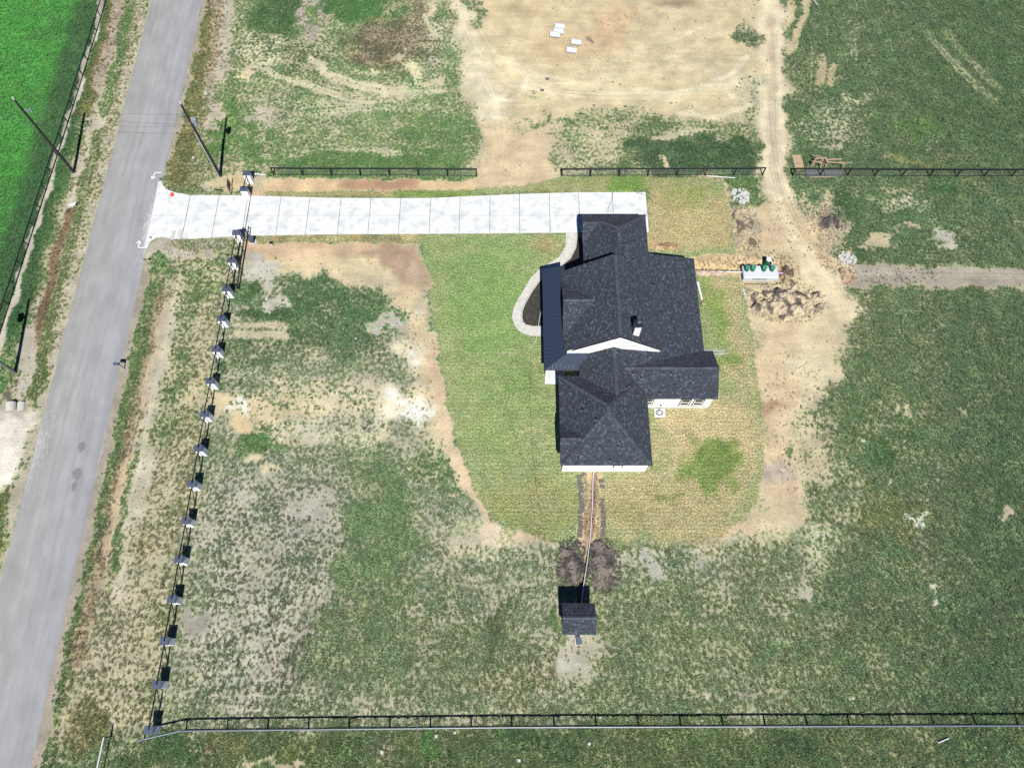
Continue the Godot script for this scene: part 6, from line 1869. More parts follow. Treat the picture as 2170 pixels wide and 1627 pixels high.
# ---------------------------------------------------------------- septic tank
func build_tank() -> void:
	var t := thing("septic_tank", "concrete septic tank half sunk in a dirt pit with lettering on its south side", "tank", Vector3(26.76, 0, -42.73))
	var st := begin()
	slab_box(st, Vector3(0, 0.0, 0), Vector3(3.78, 0.9, 1.56), 0.10)
	finish(st, "vault", M.pipe_concrete, t)
	var tm := TextMesh.new()
	tm.text = "freeow"
	var f := SystemFont.new()
	f.font_names = PackedStringArray(["Droid Sans"])
	f.font_italic = true
	tm.font = f
	tm.font_size = 34
	tm.pixel_size = 0.0145
	tm.depth = 0.012
	inst(tm, "lettering", M.cable, t, Vector3(-0.15, 0.14, 0.786))
	for q in [[-1.5, -0.18, 0.55], [-0.87, -0.18, 0.55], [0.34, -0.18, 0.55], [1.2, -0.18, 0.55]]:
		var r := begin()
		tube(r, Vector3(q[0], 0.40, q[1]), Vector3(q[0], 0.44 + q[2], q[1]), 0.25, 0.235, 20)
		var o := finish(r, "riser", M.green, t)
		r = begin()
		tube(r, Vector3(q[0], 0.44 + q[2], q[1]), Vector3(q[0], 0.49 + q[2], q[1]), 0.265, 0.25, 20)
		finish(r, "lid", M.lid, o)
	var w := thing("pump_riser", "tall green riser with a white cap standing behind the septic tank", "riser", Vector3(27.62, -0.32, -43.85))
	var r2 := begin()
	tube(r2, Vector3(0, 0, 0), Vector3(0, 1.35, 0), 0.27, 0.26, 20)
	finish(r2, "barrel", M.green, w)
	r2 = begin()
	tube(r2, Vector3(0, 1.35, 0), Vector3(0, 1.43, 0), 0.29, 0.27, 20)
	finish(r2, "cap", M.pvc, w)
	var fit := begin()
	tube(fit, Vector3(28.25, -0.32, -43.9), Vector3(28.25, 0.35, -43.9), 0.09, 0.09, 10)
	tag(finish(fit, "pipe_stub", M.pvc), "short white pipe stub standing beside the tall green riser", "pipe")
	for q in [[Vector3(28.6, 0.15, -42.75), Vector3(29.9, 0.05, -42.7), M.pink_pvc, "lilac pipe leaving the east end of the septic tank"], [Vector3(18.6, -0.18, -43.15), Vector3(24.9, 0.1, -42.85), M.pvc, "pale drain pipe lying in the narrow trench between house and tank"], [Vector3(24.75, 0.02, -40.9), Vector3(24.95, 0.02, -39.6), M.pvc, "short white pipe lying on the dirt south of the septic tank"]]:
		var s := begin()
		tube(s, q[0], q[1], 0.06, 0.06, 10)
		tag(finish(s, "pipe", q[2]), q[3], "pipe")

# ---------------------------------------------------------------- piles and trench
func dirt_pile(label: String, c: Vector2, rx: float, rz: float, h: float, dark: Color, light: Color, share: float) -> void:
	var step := 0.10
	var nx := int(2.4 * rx / step)
	var nz := int(2.4 * rz / step)
	var verts := []
	var cols := []
	var grow := FastNoiseLite.new()
	grow.seed = 300 + names.get("dirt_pile", 0)
	grow.frequency = 0.55
	grow.fractal_octaves = 3
	var rough := FastNoiseLite.new()
	rough.seed = 400
	rough.frequency = 1.5
	rough.fractal_octaves = 3
	rough.noise_type = FastNoiseLite.TYPE_CELLULAR
	for j in nz + 1:
		for i in nx + 1:
			var x := c.x - 1.2 * rx + i * step
			var z := c.y - 1.2 * rz + j * step
			var d := Vector2((x - c.x) / rx, (z - c.y) / rz).length() + 0.6 * grow.get_noise_2d(x, z)
			var k := 1.0 - smoothstep(0.35, 1.0, d)
			var lump := rough.get_noise_2d(x * 1.3, z * 1.3)
			var y := ground_y(x, z) - 0.08 + k * h * (0.75 + 0.5 * grow.get_noise_2d(x * 1.7, z * 1.7)) + 0.20 * k * (0.4 - lump) + 0.09 * k * rng.randf()
			verts.append(Vector3(x + rng.randf_range(-0.03, 0.03), y, z + rng.randf_range(-0.03, 0.03)))
			var m := clampf((grow.get_noise_2d(x * 1.2 + 50.0, z * 1.2) * 1.6 + share - 0.5 + rng.randf_range(-0.25, 0.25)) * 2.0 + 0.5, 0.0, 1.0)
			var v := rng.randf_range(0.72, 1.15)
			var cc := light.lerp(dark, m)
			cols.append(Color(cc.r * v, cc.g * v, cc.b * v))
	var st := begin()
	for j in nz:
		for i in nx:
			var k := j * (nx + 1) + i
			for q in [k, k + 1, k + nx + 1, k + 1, k + nx + 2, k + nx + 1]:
				st.set_color(cols[q])
				st.set_smooth_group(-1)
				st.add_vertex(verts[q])
	tag(finish(st, "dirt_pile", M.dirt), label, "dirt pile")

func sod_turn(at: Vector2, label: String, mesh: Mesh) -> void:
	var o := inst(mesh, "turf_slab", M.upturned, self, Vector3(at.x, ground_y(at.x, at.y) + 0.055, at.y), Basis(Vector3.UP, rng.randf_range(-0.35, 0.35)) * Basis(Vector3.RIGHT, rng.randf_range(-0.06, 0.06)))
	tag(o, label, "turf slab", "lifted turf slabs")

func build_trench_things() -> void:
	var soil_dark := Color(0.0241, 0.0204, 0.0187)
	var soil_mid := Color(0.0930, 0.0757, 0.0649)
	dirt_pile("dark spoil heap on the west side of the trench, north of the shed", Vector2(5.55, -11.61), 1.5, 2.75, 0.26, soil_dark, soil_mid, 0.35)
	dirt_pile("dark spoil heap on the east side of the trench, north of the shed", Vector2(8.46, -11.69), 1.6, 2.8, 0.24, soil_dark, soil_mid, 0.3)
	dirt_pile("big mixed spoil heap of pale clay and dark soil south of the septic tank", Vector2(29.01, -39.10), 4.3, 2.3, 0.55, Color(0.0520, 0.0407, 0.0325), Color(0.2535, 0.2103, 0.1411), 0.42)
	dirt_pile("low cloddy spoil bank along the lawn edge northwest of the septic tank", Vector2(25.83, -48.41), 1.4, 3.2, 0.22, Color(0.0720, 0.0540, 0.0373), Color(0.2241, 0.1798, 0.1140), 0.4)
	dirt_pile("small cloddy spoil heap at the east end of the septic tank", Vector2(29.75, -42.82), 0.9, 1.6, 0.25, Color(0.0582, 0.0407, 0.0281), Color(0.2103, 0.1598, 0.0987), 0.45)
	dirt_pile("dark soil heap on the east side of the dirt track near the pipe fence", Vector2(35.22, -49.41), 1.3, 1.3, 0.28, Color(0.0281, 0.0241, 0.0228), Color(0.1017, 0.0769, 0.0604), 0.7)
	dirt_pile("sandy spoil ridge along the wall east of the garage", Vector2(16.94, -46.07), 2.0, 0.55, 0.25, Color(0.1447, 0.0902, 0.0461), Color(0.2690, 0.2013, 0.1172), 0.4)
	dirt_pile("reddish clod heap at the end of the grey lane", Vector2(36.15, -42.41), 1.0, 1.3, 0.22, Color(0.1017, 0.0649, 0.0407), Color(0.2485, 0.1840, 0.1172), 0.4)
	var st := begin()
	path_tube(st, [Vector3(7.87, 0.35, -20.5), Vector3(7.80, 0.04, -20.1), Vector3(7.62, 0.03, -17.2), Vector3(7.3, 0.0, -14.2), Vector3(6.95, -0.02, -12.0), Vector3(6.5, 0.05, -9.8), Vector3(6.15, 0.35, -7.8)], 0.038, 8)
	tag(finish(st, "water_pipe", M.pvc), "long white pipe running along the open trench from house to shed", "pipe")
	var m := begin()
	slab_box(m, Vector3.ZERO, Vector3(0.46, 0.08, 0.34), 0.02)
	m.generate_normals()
	var mesh := m.commit()
	for p in [Vector2(6.49, -20.02), Vector2(6.48, -19.60), Vector2(6.51, -19.22), Vector2(6.59, -18.81), Vector2(6.62, -18.44), Vector2(6.52, -18.21), Vector2(6.60, -17.89), Vector2(6.59, -17.52), Vector2(6.66, -17.20), Vector2(6.70, -16.88), Vector2(6.42, -16.57), Vector2(6.40, -16.03), Vector2(6.47, -15.58), Vector2(6.46, -15.18), Vector2(6.35, -14.78), Vector2(6.34, -14.38)]:
		sod_turn(p, "dark upturned turf slab in the line west of the open trench", mesh)
	for p in [Vector2(8.52, -17.66), Vector2(8.50, -17.29), Vector2(8.53, -16.88), Vector2(8.60, -16.48), Vector2(8.62, -16.03), Vector2(8.60, -15.58), Vector2(8.54, -15.22), Vector2(8.52, -14.82), Vector2(8.46, -14.47)]:
		sod_turn(p, "dark upturned turf slab in the line east of the open trench", mesh)
	for p in [Vector2(8.56, -19.60), Vector2(8.63, -19.09)]:
		sod_turn(p, "dark turf slab of the lone pair near the south wall", mesh)
	sod_turn(Vector2(6.96, -20.25), "tilted dark turf slab next to the south wall beside the trench", mesh)
	sod_turn(Vector2(4.33, -70.37), "dark turf slab turned at an angle on the sand lot", mesh)
	sod_turn(Vector2(3.67, -68.56), "dark turf slab lying square on the sand lot", mesh)

# ---------------------------------------------------------------- things lying about
func chunk_mesh(k: int) -> ArrayMesh:
	var r := RandomNumberGenerator.new()
	r.seed = 900 + k
	var pts := []
	for i in 8:
		pts.append(Vector3((0.5 if i & 1 else -0.5) * r.randf_range(0.7, 1.1), (0.5 if i & 2 else -0.5) * r.randf_range(0.6, 1.0), (0.5 if i & 4 else -0.5) * r.randf_range(0.7, 1.1)))
	var st := begin()
	for f in [[0, 1, 3, 2, Vector3(0, 0, -1)], [4, 5, 7, 6, Vector3(0, 0, 1)], [0, 2, 6, 4, Vector3(-1, 0, 0)], [1, 3, 7, 5, Vector3(1, 0, 0)], [2, 3, 7, 6, Vector3(0, 1, 0)], [0, 1, 5, 4, Vector3(0, -1, 0)]]:
		quad(st, pts[f[0]], pts[f[1]], pts[f[2]], pts[f[3]], f[4])
	st.generate_normals()
	return st.commit()

func sawhorse(at: Vector3, turn: float, tilt: float, length: float, label: String) -> void:
	var t := thing("sawhorse", label, "sawhorse", at, turn, "sawhorses thrown together by the fence")
	t.rotation.x = tilt
	var st := begin()
	box(st, Vector3(0, 0.78, 0), Vector3(length, 0.10, 0.12))
	finish(st, "beam", M.wood, t)
	for s in [-1.0, 1.0]:
		for e in [-1.0, 1.0]:
			st = begin()
			bar(st, Vector3(s * (length / 2 - 0.15), 0.74, e * 0.05), Vector3(s * (length / 2 - 0.05), 0.0, e * 0.34), 0.09, 0.045)
			finish(st, "leg", M.wood, t)
		st = begin()
		box(st, Vector3(s * (length / 2 - 0.12), 0.38, 0), Vector3(0.03, 0.09, 0.38))
		finish(st, "cross_tie", M.wood, t)

func build_yard_things() -> void:
	var st: SurfaceTool
	# mailbox
	var mb := thing("mailbox", "dark rounded mailbox on a pale wooden post at the road edge", "mailbox", Vector3(Vector2(-39.64, -31.47).x, -0.02, Vector2(-39.64, -31.47).y))
	st = begin()
	bar(st, Vector3(0, 0, 0), Vector3(-0.05, 1.1, 0), 0.1, 0.1)
	finish(st, "post", M.wood, mb)
	st = begin()
	bar(st, Vector3(0.05, 0.98, 0), Vector3(-0.55, 1.08, 0), 0.09, 0.09)
	finish(st, "bracket", M.wood, mb)
	st = begin()
	box(st, Vector3(-0.25, 1.2, 0), Vector3(0.55, 0.16, 0.24))
	for k in 8:
		var a0 := PI * k / 8.0
		var a1 := PI * (k + 1) / 8.0
		var q0 := Vector3(0, sin(a0), cos(a0)) * 0.12
		var q1 := Vector3(0, sin(a1), cos(a1)) * 0.12
		var c0 := Vector3(-0.525, 1.275, 0)
		var c1 := Vector3(0.025, 1.275, 0)
		quad(st, c0 + q0, c0 + q1, c1 + q1, c1 + q0, q0 + q1)
		tri(st, c0, c0 + q0, c0 + q1, Vector3.LEFT)
		tri(st, c1, c1 + q0, c1 + q1, Vector3.RIGHT)
	finish(st, "box", M.cap, mb)
	st = begin()
	box(st, Vector3(-0.35, 1.38, 0.13), Vector3(0.03, 0.22, 0.02))
	finish(st, "flag", M.black, mb)
	# concrete pipe lengths on the sand lot
	var cm := begin()
	for i in 20:
		var t0 := TAU * i / 20
		var t1 := TAU * (i + 1) / 20
		var d0 := Vector3(0, cos(t0), sin(t0))
		var d1 := Vector3(0, cos(t1), sin(t1))
		var l := Vector3(0.62, 0, 0)
		quad(cm, d0 * 0.36 - l, d1 * 0.36 - l, d1 * 0.36 + l, d0 * 0.36 + l, d0 + d1)
		quad(cm, d0 * 0.29 - l, d1 * 0.29 - l, d1 * 0.29 + l, d0 * 0.29 + l, -d0 - d1)
		for e in [-1.0, 1.0]:
			quad(cm, d0 * 0.36 + l * e, d1 * 0.36 + l * e, d1 * 0.29 + l * e, d0 * 0.29 + l * e, l * e)
	cm.generate_normals()
	var pipe_mesh := cm.commit()
	var where := [[Vector2(6.05, -78.78), "northernmost of three touching white pipe lengths on the sand lot"], [Vector2(5.88, -77.97), "middle one of three touching white pipe lengths on the sand lot"], [Vector2(5.42, -77.40), "southernmost of three touching white pipe lengths on the sand lot"], [Vector2(8.05, -76.12), "separate white pipe length on the sand lot beside a dark soil spot"], [Vector2(7.42, -74.78), "separate white pipe length on the sand lot south of the other one"]]
	for w in where:
		var o := inst(pipe_mesh, "pipe_section", M.pipe_concrete, self, Vector3(w[0].x, 0.34 + ground_y(w[0].x, w[0].y), w[0].y), Basis(Vector3.UP, -0.16))
		tag(o, w[1], "pipe", "pipe lengths on the sand lot")
	# sawhorses, boards and sheets by the fence
	var sh := Vector2(34.78, -57.38)
	sawhorse(Vector3(Vector2(35.52, -57.59).x, 0.0, Vector2(35.52, -57.59).y), 0.10, 0.0, 1.5, "weathered sawhorse at the west end of the jumble by the fence")
	sawhorse(Vector3(Vector2(35.06, -57.05).x, 0.0, Vector2(35.06, -57.05).y), -0.22, 0.0, 1.2, "low weathered sawhorse beside the fence and the plywood sheet")
	sawhorse(Vector3(Vector2(36.90, -57.66).x, 0.1, Vector2(36.90, -57.66).y), 0.05, 0.35, 1.9, "weathered sawhorse tipped over in the middle of the jumble")
	sawhorse(Vector3(Vector2(37.12, -56.98).x, 0.0, Vector2(37.12, -56.98).y), -0.12, 0.0, 2.1, "longest weathered sawhorse at the east end of the jumble")
	for k in 5:
		st = begin()
		var c := Vector2(36.78, -57.59) + Vector2(rng.randf_range(-1.6, 1.6), rng.randf_range(-0.7, 0.6))
		var d := Vector2.from_angle(rng.randf_range(-0.6, 0.6)) * rng.randf_range(0.6, 1.2)
		bar(st, Vector3(c.x - d.x, rng.randf_range(0.1, 0.7), c.y - d.y), Vector3(c.x + d.x, rng.randf_range(0.2, 0.8), c.y + d.y), 0.10, 0.045)
		tag(finish(st, "loose_plank", M.wood), "loose weathered plank lying among the sawhorses", "plank", "planks among the sawhorses")
	st = begin()
	box(st, Vector3(Vector2(33.17, -57.59).x, 0.06, Vector2(33.17, -57.59).y), Vector3(1.05, 0.03, 2.2), Basis(Vector3.UP, 0.06))
	tag(finish(st, "plywood_sheet", M.plywood), "tan plywood sheet lying on the grass beside the dirt track", "board")
	for k in 2:
		st = begin()
		box(st, Vector3(Vector2(34.85, -56.10).x + k * 2.15, 0.07, Vector2(34.85, -56.10).y), Vector3(2.0, 0.02, 0.9), Basis(Vector3.UP, -0.02))
		tag(finish(st, "grey_sheet", M.grey_sheet), "%s grey sheet lying under the pipe fence by the sawhorses" % ["western", "eastern"][k], "sheet", "grey sheets under the fence")
	st = begin()
	box(st, Vector3(Vector2(35.50, -55.77).x, 0.08, Vector2(35.50, -55.77).y + 0.25), Vector3(2.8, 0.05, 0.10), Basis(Vector3.UP, 0.03))
	tag(finish(st, "batten", M.wood), "pale batten lying along the foot of the fence near the grey sheets", "plank")
	# broken concrete
	var chunks := []
	for k in 6:
		chunks.append(chunk_mesh(k))
	for heap in [[Vector2(25.88, -52.80), 0.95, 1.25, 56, "broken white concrete chunk in the heap at the lawn's northeast corner"], [Vector2(36.64, -44.61), 0.95, 0.8, 40, "broken white concrete chunk in the heap beside the grey lane"]]:
		for k in heap[3]:
			var a := rng.randf() * TAU
			var rr := sqrt(rng.randf())
			var p: Vector2 = heap[0] + Vector2(cos(a) * heap[1], sin(a) * heap[2]) * rr
			var s := rng.randf_range(0.17, 0.40)
			var y := ground_y(p.x, p.y) + s * 0.22 + maxf(0.0, 0.6 - rr) * rng.randf() * 0.35
			var o := inst(chunks[k % 6], "concrete_chunk", M.rubble, self, Vector3(p.x, y, p.y), (Basis(Vector3.UP, rng.randf() * TAU) * Basis(Vector3.RIGHT, rng.randf_range(-0.3, 0.3))).scaled(Vector3(s, s * 0.7, s * rng.randf_range(0.7, 1.3))))
			tag(o, heap[4], "concrete chunk", "concrete heap northeast of the lawn" if heap[3] == 56 else "concrete heap by the lane")
	# scraps and pale stones in the grass
	for w in [[Vector2(44.91, -52.74), "pale stone in the grass of the east field south of the pipe fence"], [Vector2(-37.28, -68.19), "pale stone on the verge, the more northerly of two by the utility pole"], [Vector2(-37.19, -65.90), "pale stone on the verge, the more southerly of two by the utility pole"], [Vector2(-13.27, -75.17), "pale stone on the brown patch of the north-west field"], [Vector2(-21.12, -70.67), "pale stone beside the curved wheel tracks of the north-west field"], [Vector2(-26.11, -39.50), "pale stone on the grey bare spot inside the roadside fence"], [Vector2(-16.24, -34.86), "pale stone in the dark green grass west of the lawn"], [Vector2(20.27, -82.08), "pale stone on the sand lot by the reddish soil"], [Vector2(21.87, -78.94), "pale stone on the sand lot east of the white pipe lengths"], [Vector2(-6.38, 2.57), "pale stone south of the rear fence by the bright green tuft, the lower of two"], [Vector2(-4.83, 2.31), "pale stone close to the rear fence beside the bright green tuft"], [Vector2(-10.92, 3.79), "pale stone alone in grey-green grass south of the rear fence"], [Vector2(6.51, 3.14), "pale stone in the dark grass south of the rear fence, below the shed"], [Vector2(16.18, 1.37), "pale stone between rear fence and its shadow, east of the shed"], [Vector2(7.52, 1.11), "pale stone between rear fence and its shadow, below the shed"], [Vector2(0.59, 4.42), "pale stone farthest south of the rear fence"], [Vector2(-37.15, -58.47), "pale stone on the verge next to the driveway mouth"]]:
		var q: Vector2 = w[0]
		var s := rng.randf_range(0.18, 0.3)
		var o := inst(chunks[rng.randi() % 6], "pale_stone", M.rubble, self, Vector3(q.x, ground_y(q.x, q.y) + 0.05, q.y), Basis(Vector3.UP, rng.randf() * TAU).scaled(Vector3(s, s * 0.5, s)))
		tag(o, w[1], "stone", "stray pale stones")
	st = begin()
	var sc := Vector2(-49.69, -51.71)
	sheet(st, [Vector3(sc.x - 0.5, 0.04, sc.y + 0.1), Vector3(sc.x + 0.1, 0.10, sc.y - 0.15), Vector3(sc.x + 0.5, 0.05, sc.y - 0.4), Vector3(sc.x + 0.4, 0.06, sc.y + 0.1), Vector3(sc.x + 0.1, 0.08, sc.y + 0.2)], Vector3.UP, 0.01)
	tag(finish(st, "plastic_scrap", M.pvc), "white plastic scrap lying in the dry ditch across the road", "litter")
	# orange ball-topped marker at the driveway mouth
	var cone := thing("traffic_cone", "orange cone lying at the north edge of the driveway mouth", "cone", Vector3(Vector2(-38.54, -53.00).x, 0.09, Vector2(-38.54, -53.00).y))
	st = begin()
	tube(st, Vector3(0, 0.03, 0), Vector3(0, 0.42, 0), 0.16, 0.05, 14)
	finish(st, "body", M.orange, cone)
	st = begin()
	slab_box(st, Vector3(0, 0.015, 0), Vector3(0.42, 0.03, 0.42), 0.01)
	finish(st, "base", M.orange, cone)
	# bucket on the clay strip
	var bk := thing("bucket", "small white bucket standing on the clay south of the driveway", "bucket", Vector3(Vector2(-26.47, -46.43).x, 0, Vector2(-26.47, -46.43).y))
	st = begin()
	tube(st, Vector3(0, 0, 0), Vector3(0, 0.34, 0), 0.13, 0.16, 16)
	finish(st, "pail", M.pvc, bk)
	st = begin()
	tube(st, Vector3(0, 0.34, 0), Vector3(0, 0.36, 0), 0.165, 0.165, 16)
	finish(st, "lid", M.black, bk)
	# small T-headed markers
	for q in [[Vector2(-39.52, -43.92), "dark T-headed marker stake at the road edge south of the driveway"], [Vector2(-33.17, -53.07), "dark T-headed marker stake at the north edge of the driveway"], [Vector2(-39.84, -47.11), "dark reflector stake at the south corner of the driveway mouth"], [Vector2(-40.21, -55.10), "dark reflector stake at the north corner of the driveway mouth"]]:
		var h := 0.95 if "T-headed" in q[1] else 0.4
		var mk := thing("marker_stake", q[1], "marker", Vector3(q[0].x, ground_y(q[0].x, q[0].y), q[0].y))
		st = begin()
		tube(st, Vector3(0, -0.1, 0), Vector3(0, h, 0), 0.022, 0.022, 6)
		finish(st, "stake", M.black, mk)
		st = begin()
		box(st, Vector3(0, h, 0), Vector3(0.38 if h > 0.5 else 0.14, 0.12, 0.05))
		finish(st, "head", M.black, mk)
	# board on posts by the gate
	var sg := thing("sign_board", "grey site sign board on posts beside the gate pillars, seen edge on", "sign", Vector3(Vector2(-31.94, -53.65).x, 0, Vector2(-31.94, -53.65).y), 0.12)
	st = begin()
	box(st, Vector3(0, 0.95, 0), Vector3(0.04, 1.1, 1.35))
	finish(st, "board", M.sign, sg)
	for s in [-0.6, 0.6]:
		st = begin()
		box(st, Vector3(0.05, 0.7, s), Vector3(0.06, 1.6, 0.06))
		finish(st, "post", M.wood, sg)
	# driveway culvert mouths in the roadside ditch
	for q in [[Vector2(-37.51, -46.92), 0.24, "dark pipe mouth under the driveway, nearer the road"], [Vector2(-36.69, -46.99), 0.28, "dark pipe mouth under the driveway, farther from the road"]]:
		var cv := thing("culvert", q[2], "culvert", Vector3(q[0].x, -0.02, q[0].y), 0.0, "pipe mouths under the driveway")
		st = begin()
		for i in 16:
			var d0 := Vector3(cos(TAU * i / 16), sin(TAU * i / 16), 0)
			var d1 := Vector3(cos(TAU * (i + 1) / 16), sin(TAU * (i + 1) / 16), 0)
			var r: float = q[1]
			quad(st, d0 * r, d1 * r, d1 * r + Vector3(0, 0, -1.2), d0 * r + Vector3(0, 0, -1.2), d0)
			quad(st, d0 * (r - 0.04), d1 * (r - 0.04), d1 * (r - 0.04) + Vector3(0, 0, -1.2), d0 * (r - 0.04) + Vector3(0, 0, -1.2), -d0)
			quad(st, d0 * r, d1 * r, d1 * (r - 0.04), d0 * (r - 0.04), Vector3(0, 0, 1))
		finish(st, "pipe", M.walk, cv)
	# twin culverts of the neighbour's entrance
	for q in [[Vector2(-50.20, -27.38), 0.55, "larger pale culvert pipe end beneath the neighbour's gravel entrance"], [Vector2(-49.17, -27.43), 0.42, "smaller pale culvert pipe end beneath the neighbour's gravel entrance"]]:
		var cv := thing("culvert_pipe", q[2], "culvert", Vector3(q[0].x, -0.30, q[0].y + 0.35), 0.25, "culverts of the neighbour's entrance")
		st = begin()
		for i in 18:
			var d0 := Vector3(cos(TAU * i / 18), sin(TAU * i / 18), 0)
			var d1 := Vector3(cos(TAU * (i + 1) / 18), sin(TAU * (i + 1) / 18), 0)
			var r: float = q[1]
			var z0 := Vector3(0, 0, -0.75)
			var z1 := Vector3(0, 0, 0.25)
			quad(st, d0 * r + z0, d1 * r + z0, d1 * r + z1, d0 * r + z1, d0)
			quad(st, d0 * (r - 0.06) + z0, d1 * (r - 0.06) + z0, d1 * (r - 0.06) + z1, d0 * (r - 0.06) + z1, -d0)
			quad(st, d0 * r + z0, d1 * r + z0, d1 * (r - 0.06) + z0, d0 * (r - 0.06) + z0, Vector3(0, 0, -1))
		finish(st, "pipe", M.walk, cv)
	# east side of the house
	st = begin()
	box(st, Vector3(Vector2(20.13, -40.48).x - 0.1, 0.2, Vector2(20.13, -40.48).y), Vector3(0.22, 0.14, 2.2), Basis(Vector3.UP, 0.12))
	tag(finish(st, "white_board", M.pvc), "long white board lying beside the east patio of the house", "board")
	st = begin()
	slab_box(st, Vector3(Vector2(20.27, -38.87).x, 0.16, Vector2(20.27, -38.87).y), Vector3(0.34, 0.3, 0.36), 0.02, Basis(Vector3.UP, 0.5))
	tag(finish(st, "cardboard_box", M.plywood), "small tan box on the turf beside the east patio", "box")
	var ld := thing("ladder", "pale ladder lying on the turf at the east wing's north corner", "ladder", Vector3(Vector2(20.59, -33.28).x, 0.06, Vector2(20.59, -33.28).y), 0.0)
	for s in [-0.2, 0.2]:
		st = begin()
		box(st, Vector3(0, 0.04, s), Vector3(2.6, 0.07, 0.04))
		finish(st, "rail", M.pvc, ld)
	for k in 8:
		st = begin()
		tube(st, Vector3(-1.1 + k * 0.32, 0.04, -0.2), Vector3(-1.1 + k * 0.32, 0.04, 0.2), 0.018, 0.018, 6)
		finish(st, "rung", M.pvc, ld)
	# equipment pad with coiled lines at the south wall
	var pad := thing("equipment_pad", "square concrete pad with loose coiled lines against the south wall", "concrete pad", Vector3(Vector2(14.72, -26.62).x, 0, Vector2(14.72, -26.62).y))
	st = begin()
	slab_box(st, Vector3(0, 0.04, 0.02), Vector3(1.08, 0.14, 0.92), 0.015)
	finish(st, "slab", M.concrete, pad)
	st = begin()
	var coil := []
	for i in 46:
		var s := i / 45.0
		coil.append(Vector3(-0.05 + 0.36 * cos(s * 15.0) * (1.0 - 0.3 * s), 0.14 + 0.03 * sin(s * 20.0), 0.02 + 0.30 * sin(s * 15.0) * (1.0 - 0.2 * s)))
	coil.append(Vector3(0.02, 0.4, -0.45))
	coil.append(Vector3(0.02, 0.7, -0.52))
	path_tube(st, coil, 0.02, 5)
	finish(st, "coiled_line", M.cable, pad)
	st = begin()
	box(st, Vector3(0.02, 0.75, -0.54), Vector3(0.16, 0.3, 0.1))
	finish(st, "outlet_box", M.trim, pad)
	# cables lying over the turf
	var runs := [
		[[Vector2(1.95, -33.61), Vector2(1.83, -30.94), Vector2(1.80, -27.84), Vector2(1.89, -25.12), Vector2(2.03, -22.54), Vector2(2.19, -20.72), Vector2(2.34, -18.58), Vector2(2.71, -16.21), Vector2(3.16, -13.90), Vector2(3.57, -10.29), Vector2(4.08, -6.59)], "long thin dark cable crossing the lawn from porch to shed", 0.014],
		[[Vector2(-0.48, -30.21), Vector2(-0.71, -28.14), Vector2(-0.38, -26.57), Vector2(-0.09, -25.62), Vector2(0.55, -23.26), Vector2(1.32, -20.63), Vector2(1.80, -17.84), Vector2(2.83, -12.42), Vector2(4.01, -6.99)], "bent thin dark cable on the lawn running past the small sprinkler", 0.014],
		[[Vector2(13.85, -53.59), Vector2(14.14, -53.92), Vector2(14.55, -53.72), Vector2(14.79, -53.26), Vector2(14.46, -53.13), Vector2(14.05, -53.39), Vector2(14.62, -53.13), Vector2(15.25, -52.87), Vector2(15.83, -52.09), Vector2(16.85, -51.45), Vector2(17.73, -50.55)], "looped thin dark cable at the garage corner of the driveway", 0.016],
		[[Vector2(11.47, -53.39), Vector2(11.26, -52.29), Vector2(10.89, -51.32), Vector2(10.64, -50.55)], "thin dark cable lying across the driveway slabs north of the garage", 0.016],
	]
	for r in runs:
		st = begin()
		var pts := []
		for i in r[0].size() - 1:
			for k in 4:
				var p: Vector2 = r[0][i].lerp(r[0][i + 1], k / 4.0)
				pts.append(Vector3(p.x, maxf(ground_y(p.x, p.y) + 0.07, 0.11 if "drive" in r[1] else 0.0), p.y))
		path_tube(st, pts, r[2], 5)
		tag(finish(st, "cable", M.cable), r[1], "cable")
	var sp := thing("sprinkler", "tiny black tripod sprinkler standing on the west lawn", "sprinkler", Vector3(Vector2(-0.80, -26.17).x, 0.04, Vector2(-0.80, -26.17).y))
	for k in 3:
		st = begin()
		tube(st, Vector3(0, 0.45, 0), Vector3(cos(k * 2.1) * 0.25, 0, sin(k * 2.1) * 0.25), 0.012, 0.012, 5)
		finish(st, "leg", M.black, sp)
	st = begin()
	tube(st, Vector3(0, 0.4, 0), Vector3(0, 0.6, 0), 0.025, 0.02, 8)
	finish(st, "head", M.black, sp)
	# pipes left in the grass
	for q in [[Vector2(22.37, -55.64), Vector2(25.59, -55.37), 0.05, "long white pipe lying at the foot of the middle pipe fence"], [Vector2(35.84, 3.07), Vector2(36.84, 2.71), 0.05, "short white pipe lying in the grass south of the rear fence"], [Vector2(38.75, -84.28), Vector2(39.43, -82.75), 0.05, "white pipe lying on the grass beside the dirt track, far north"], [Vector2(-30.11, -55.97), Vector2(-28.30, -55.84), 0.06, "pale timber lying between the gate pillar and the pipe fence"]]:
		st = begin()
		tube(st, Vector3(q[0].x, 0.10, q[0].y), Vector3(q[1].x, 0.10, q[1].y), q[2], q[2], 8)
		tag(finish(st, "loose_pipe", M.pvc), q[3], "pipe")

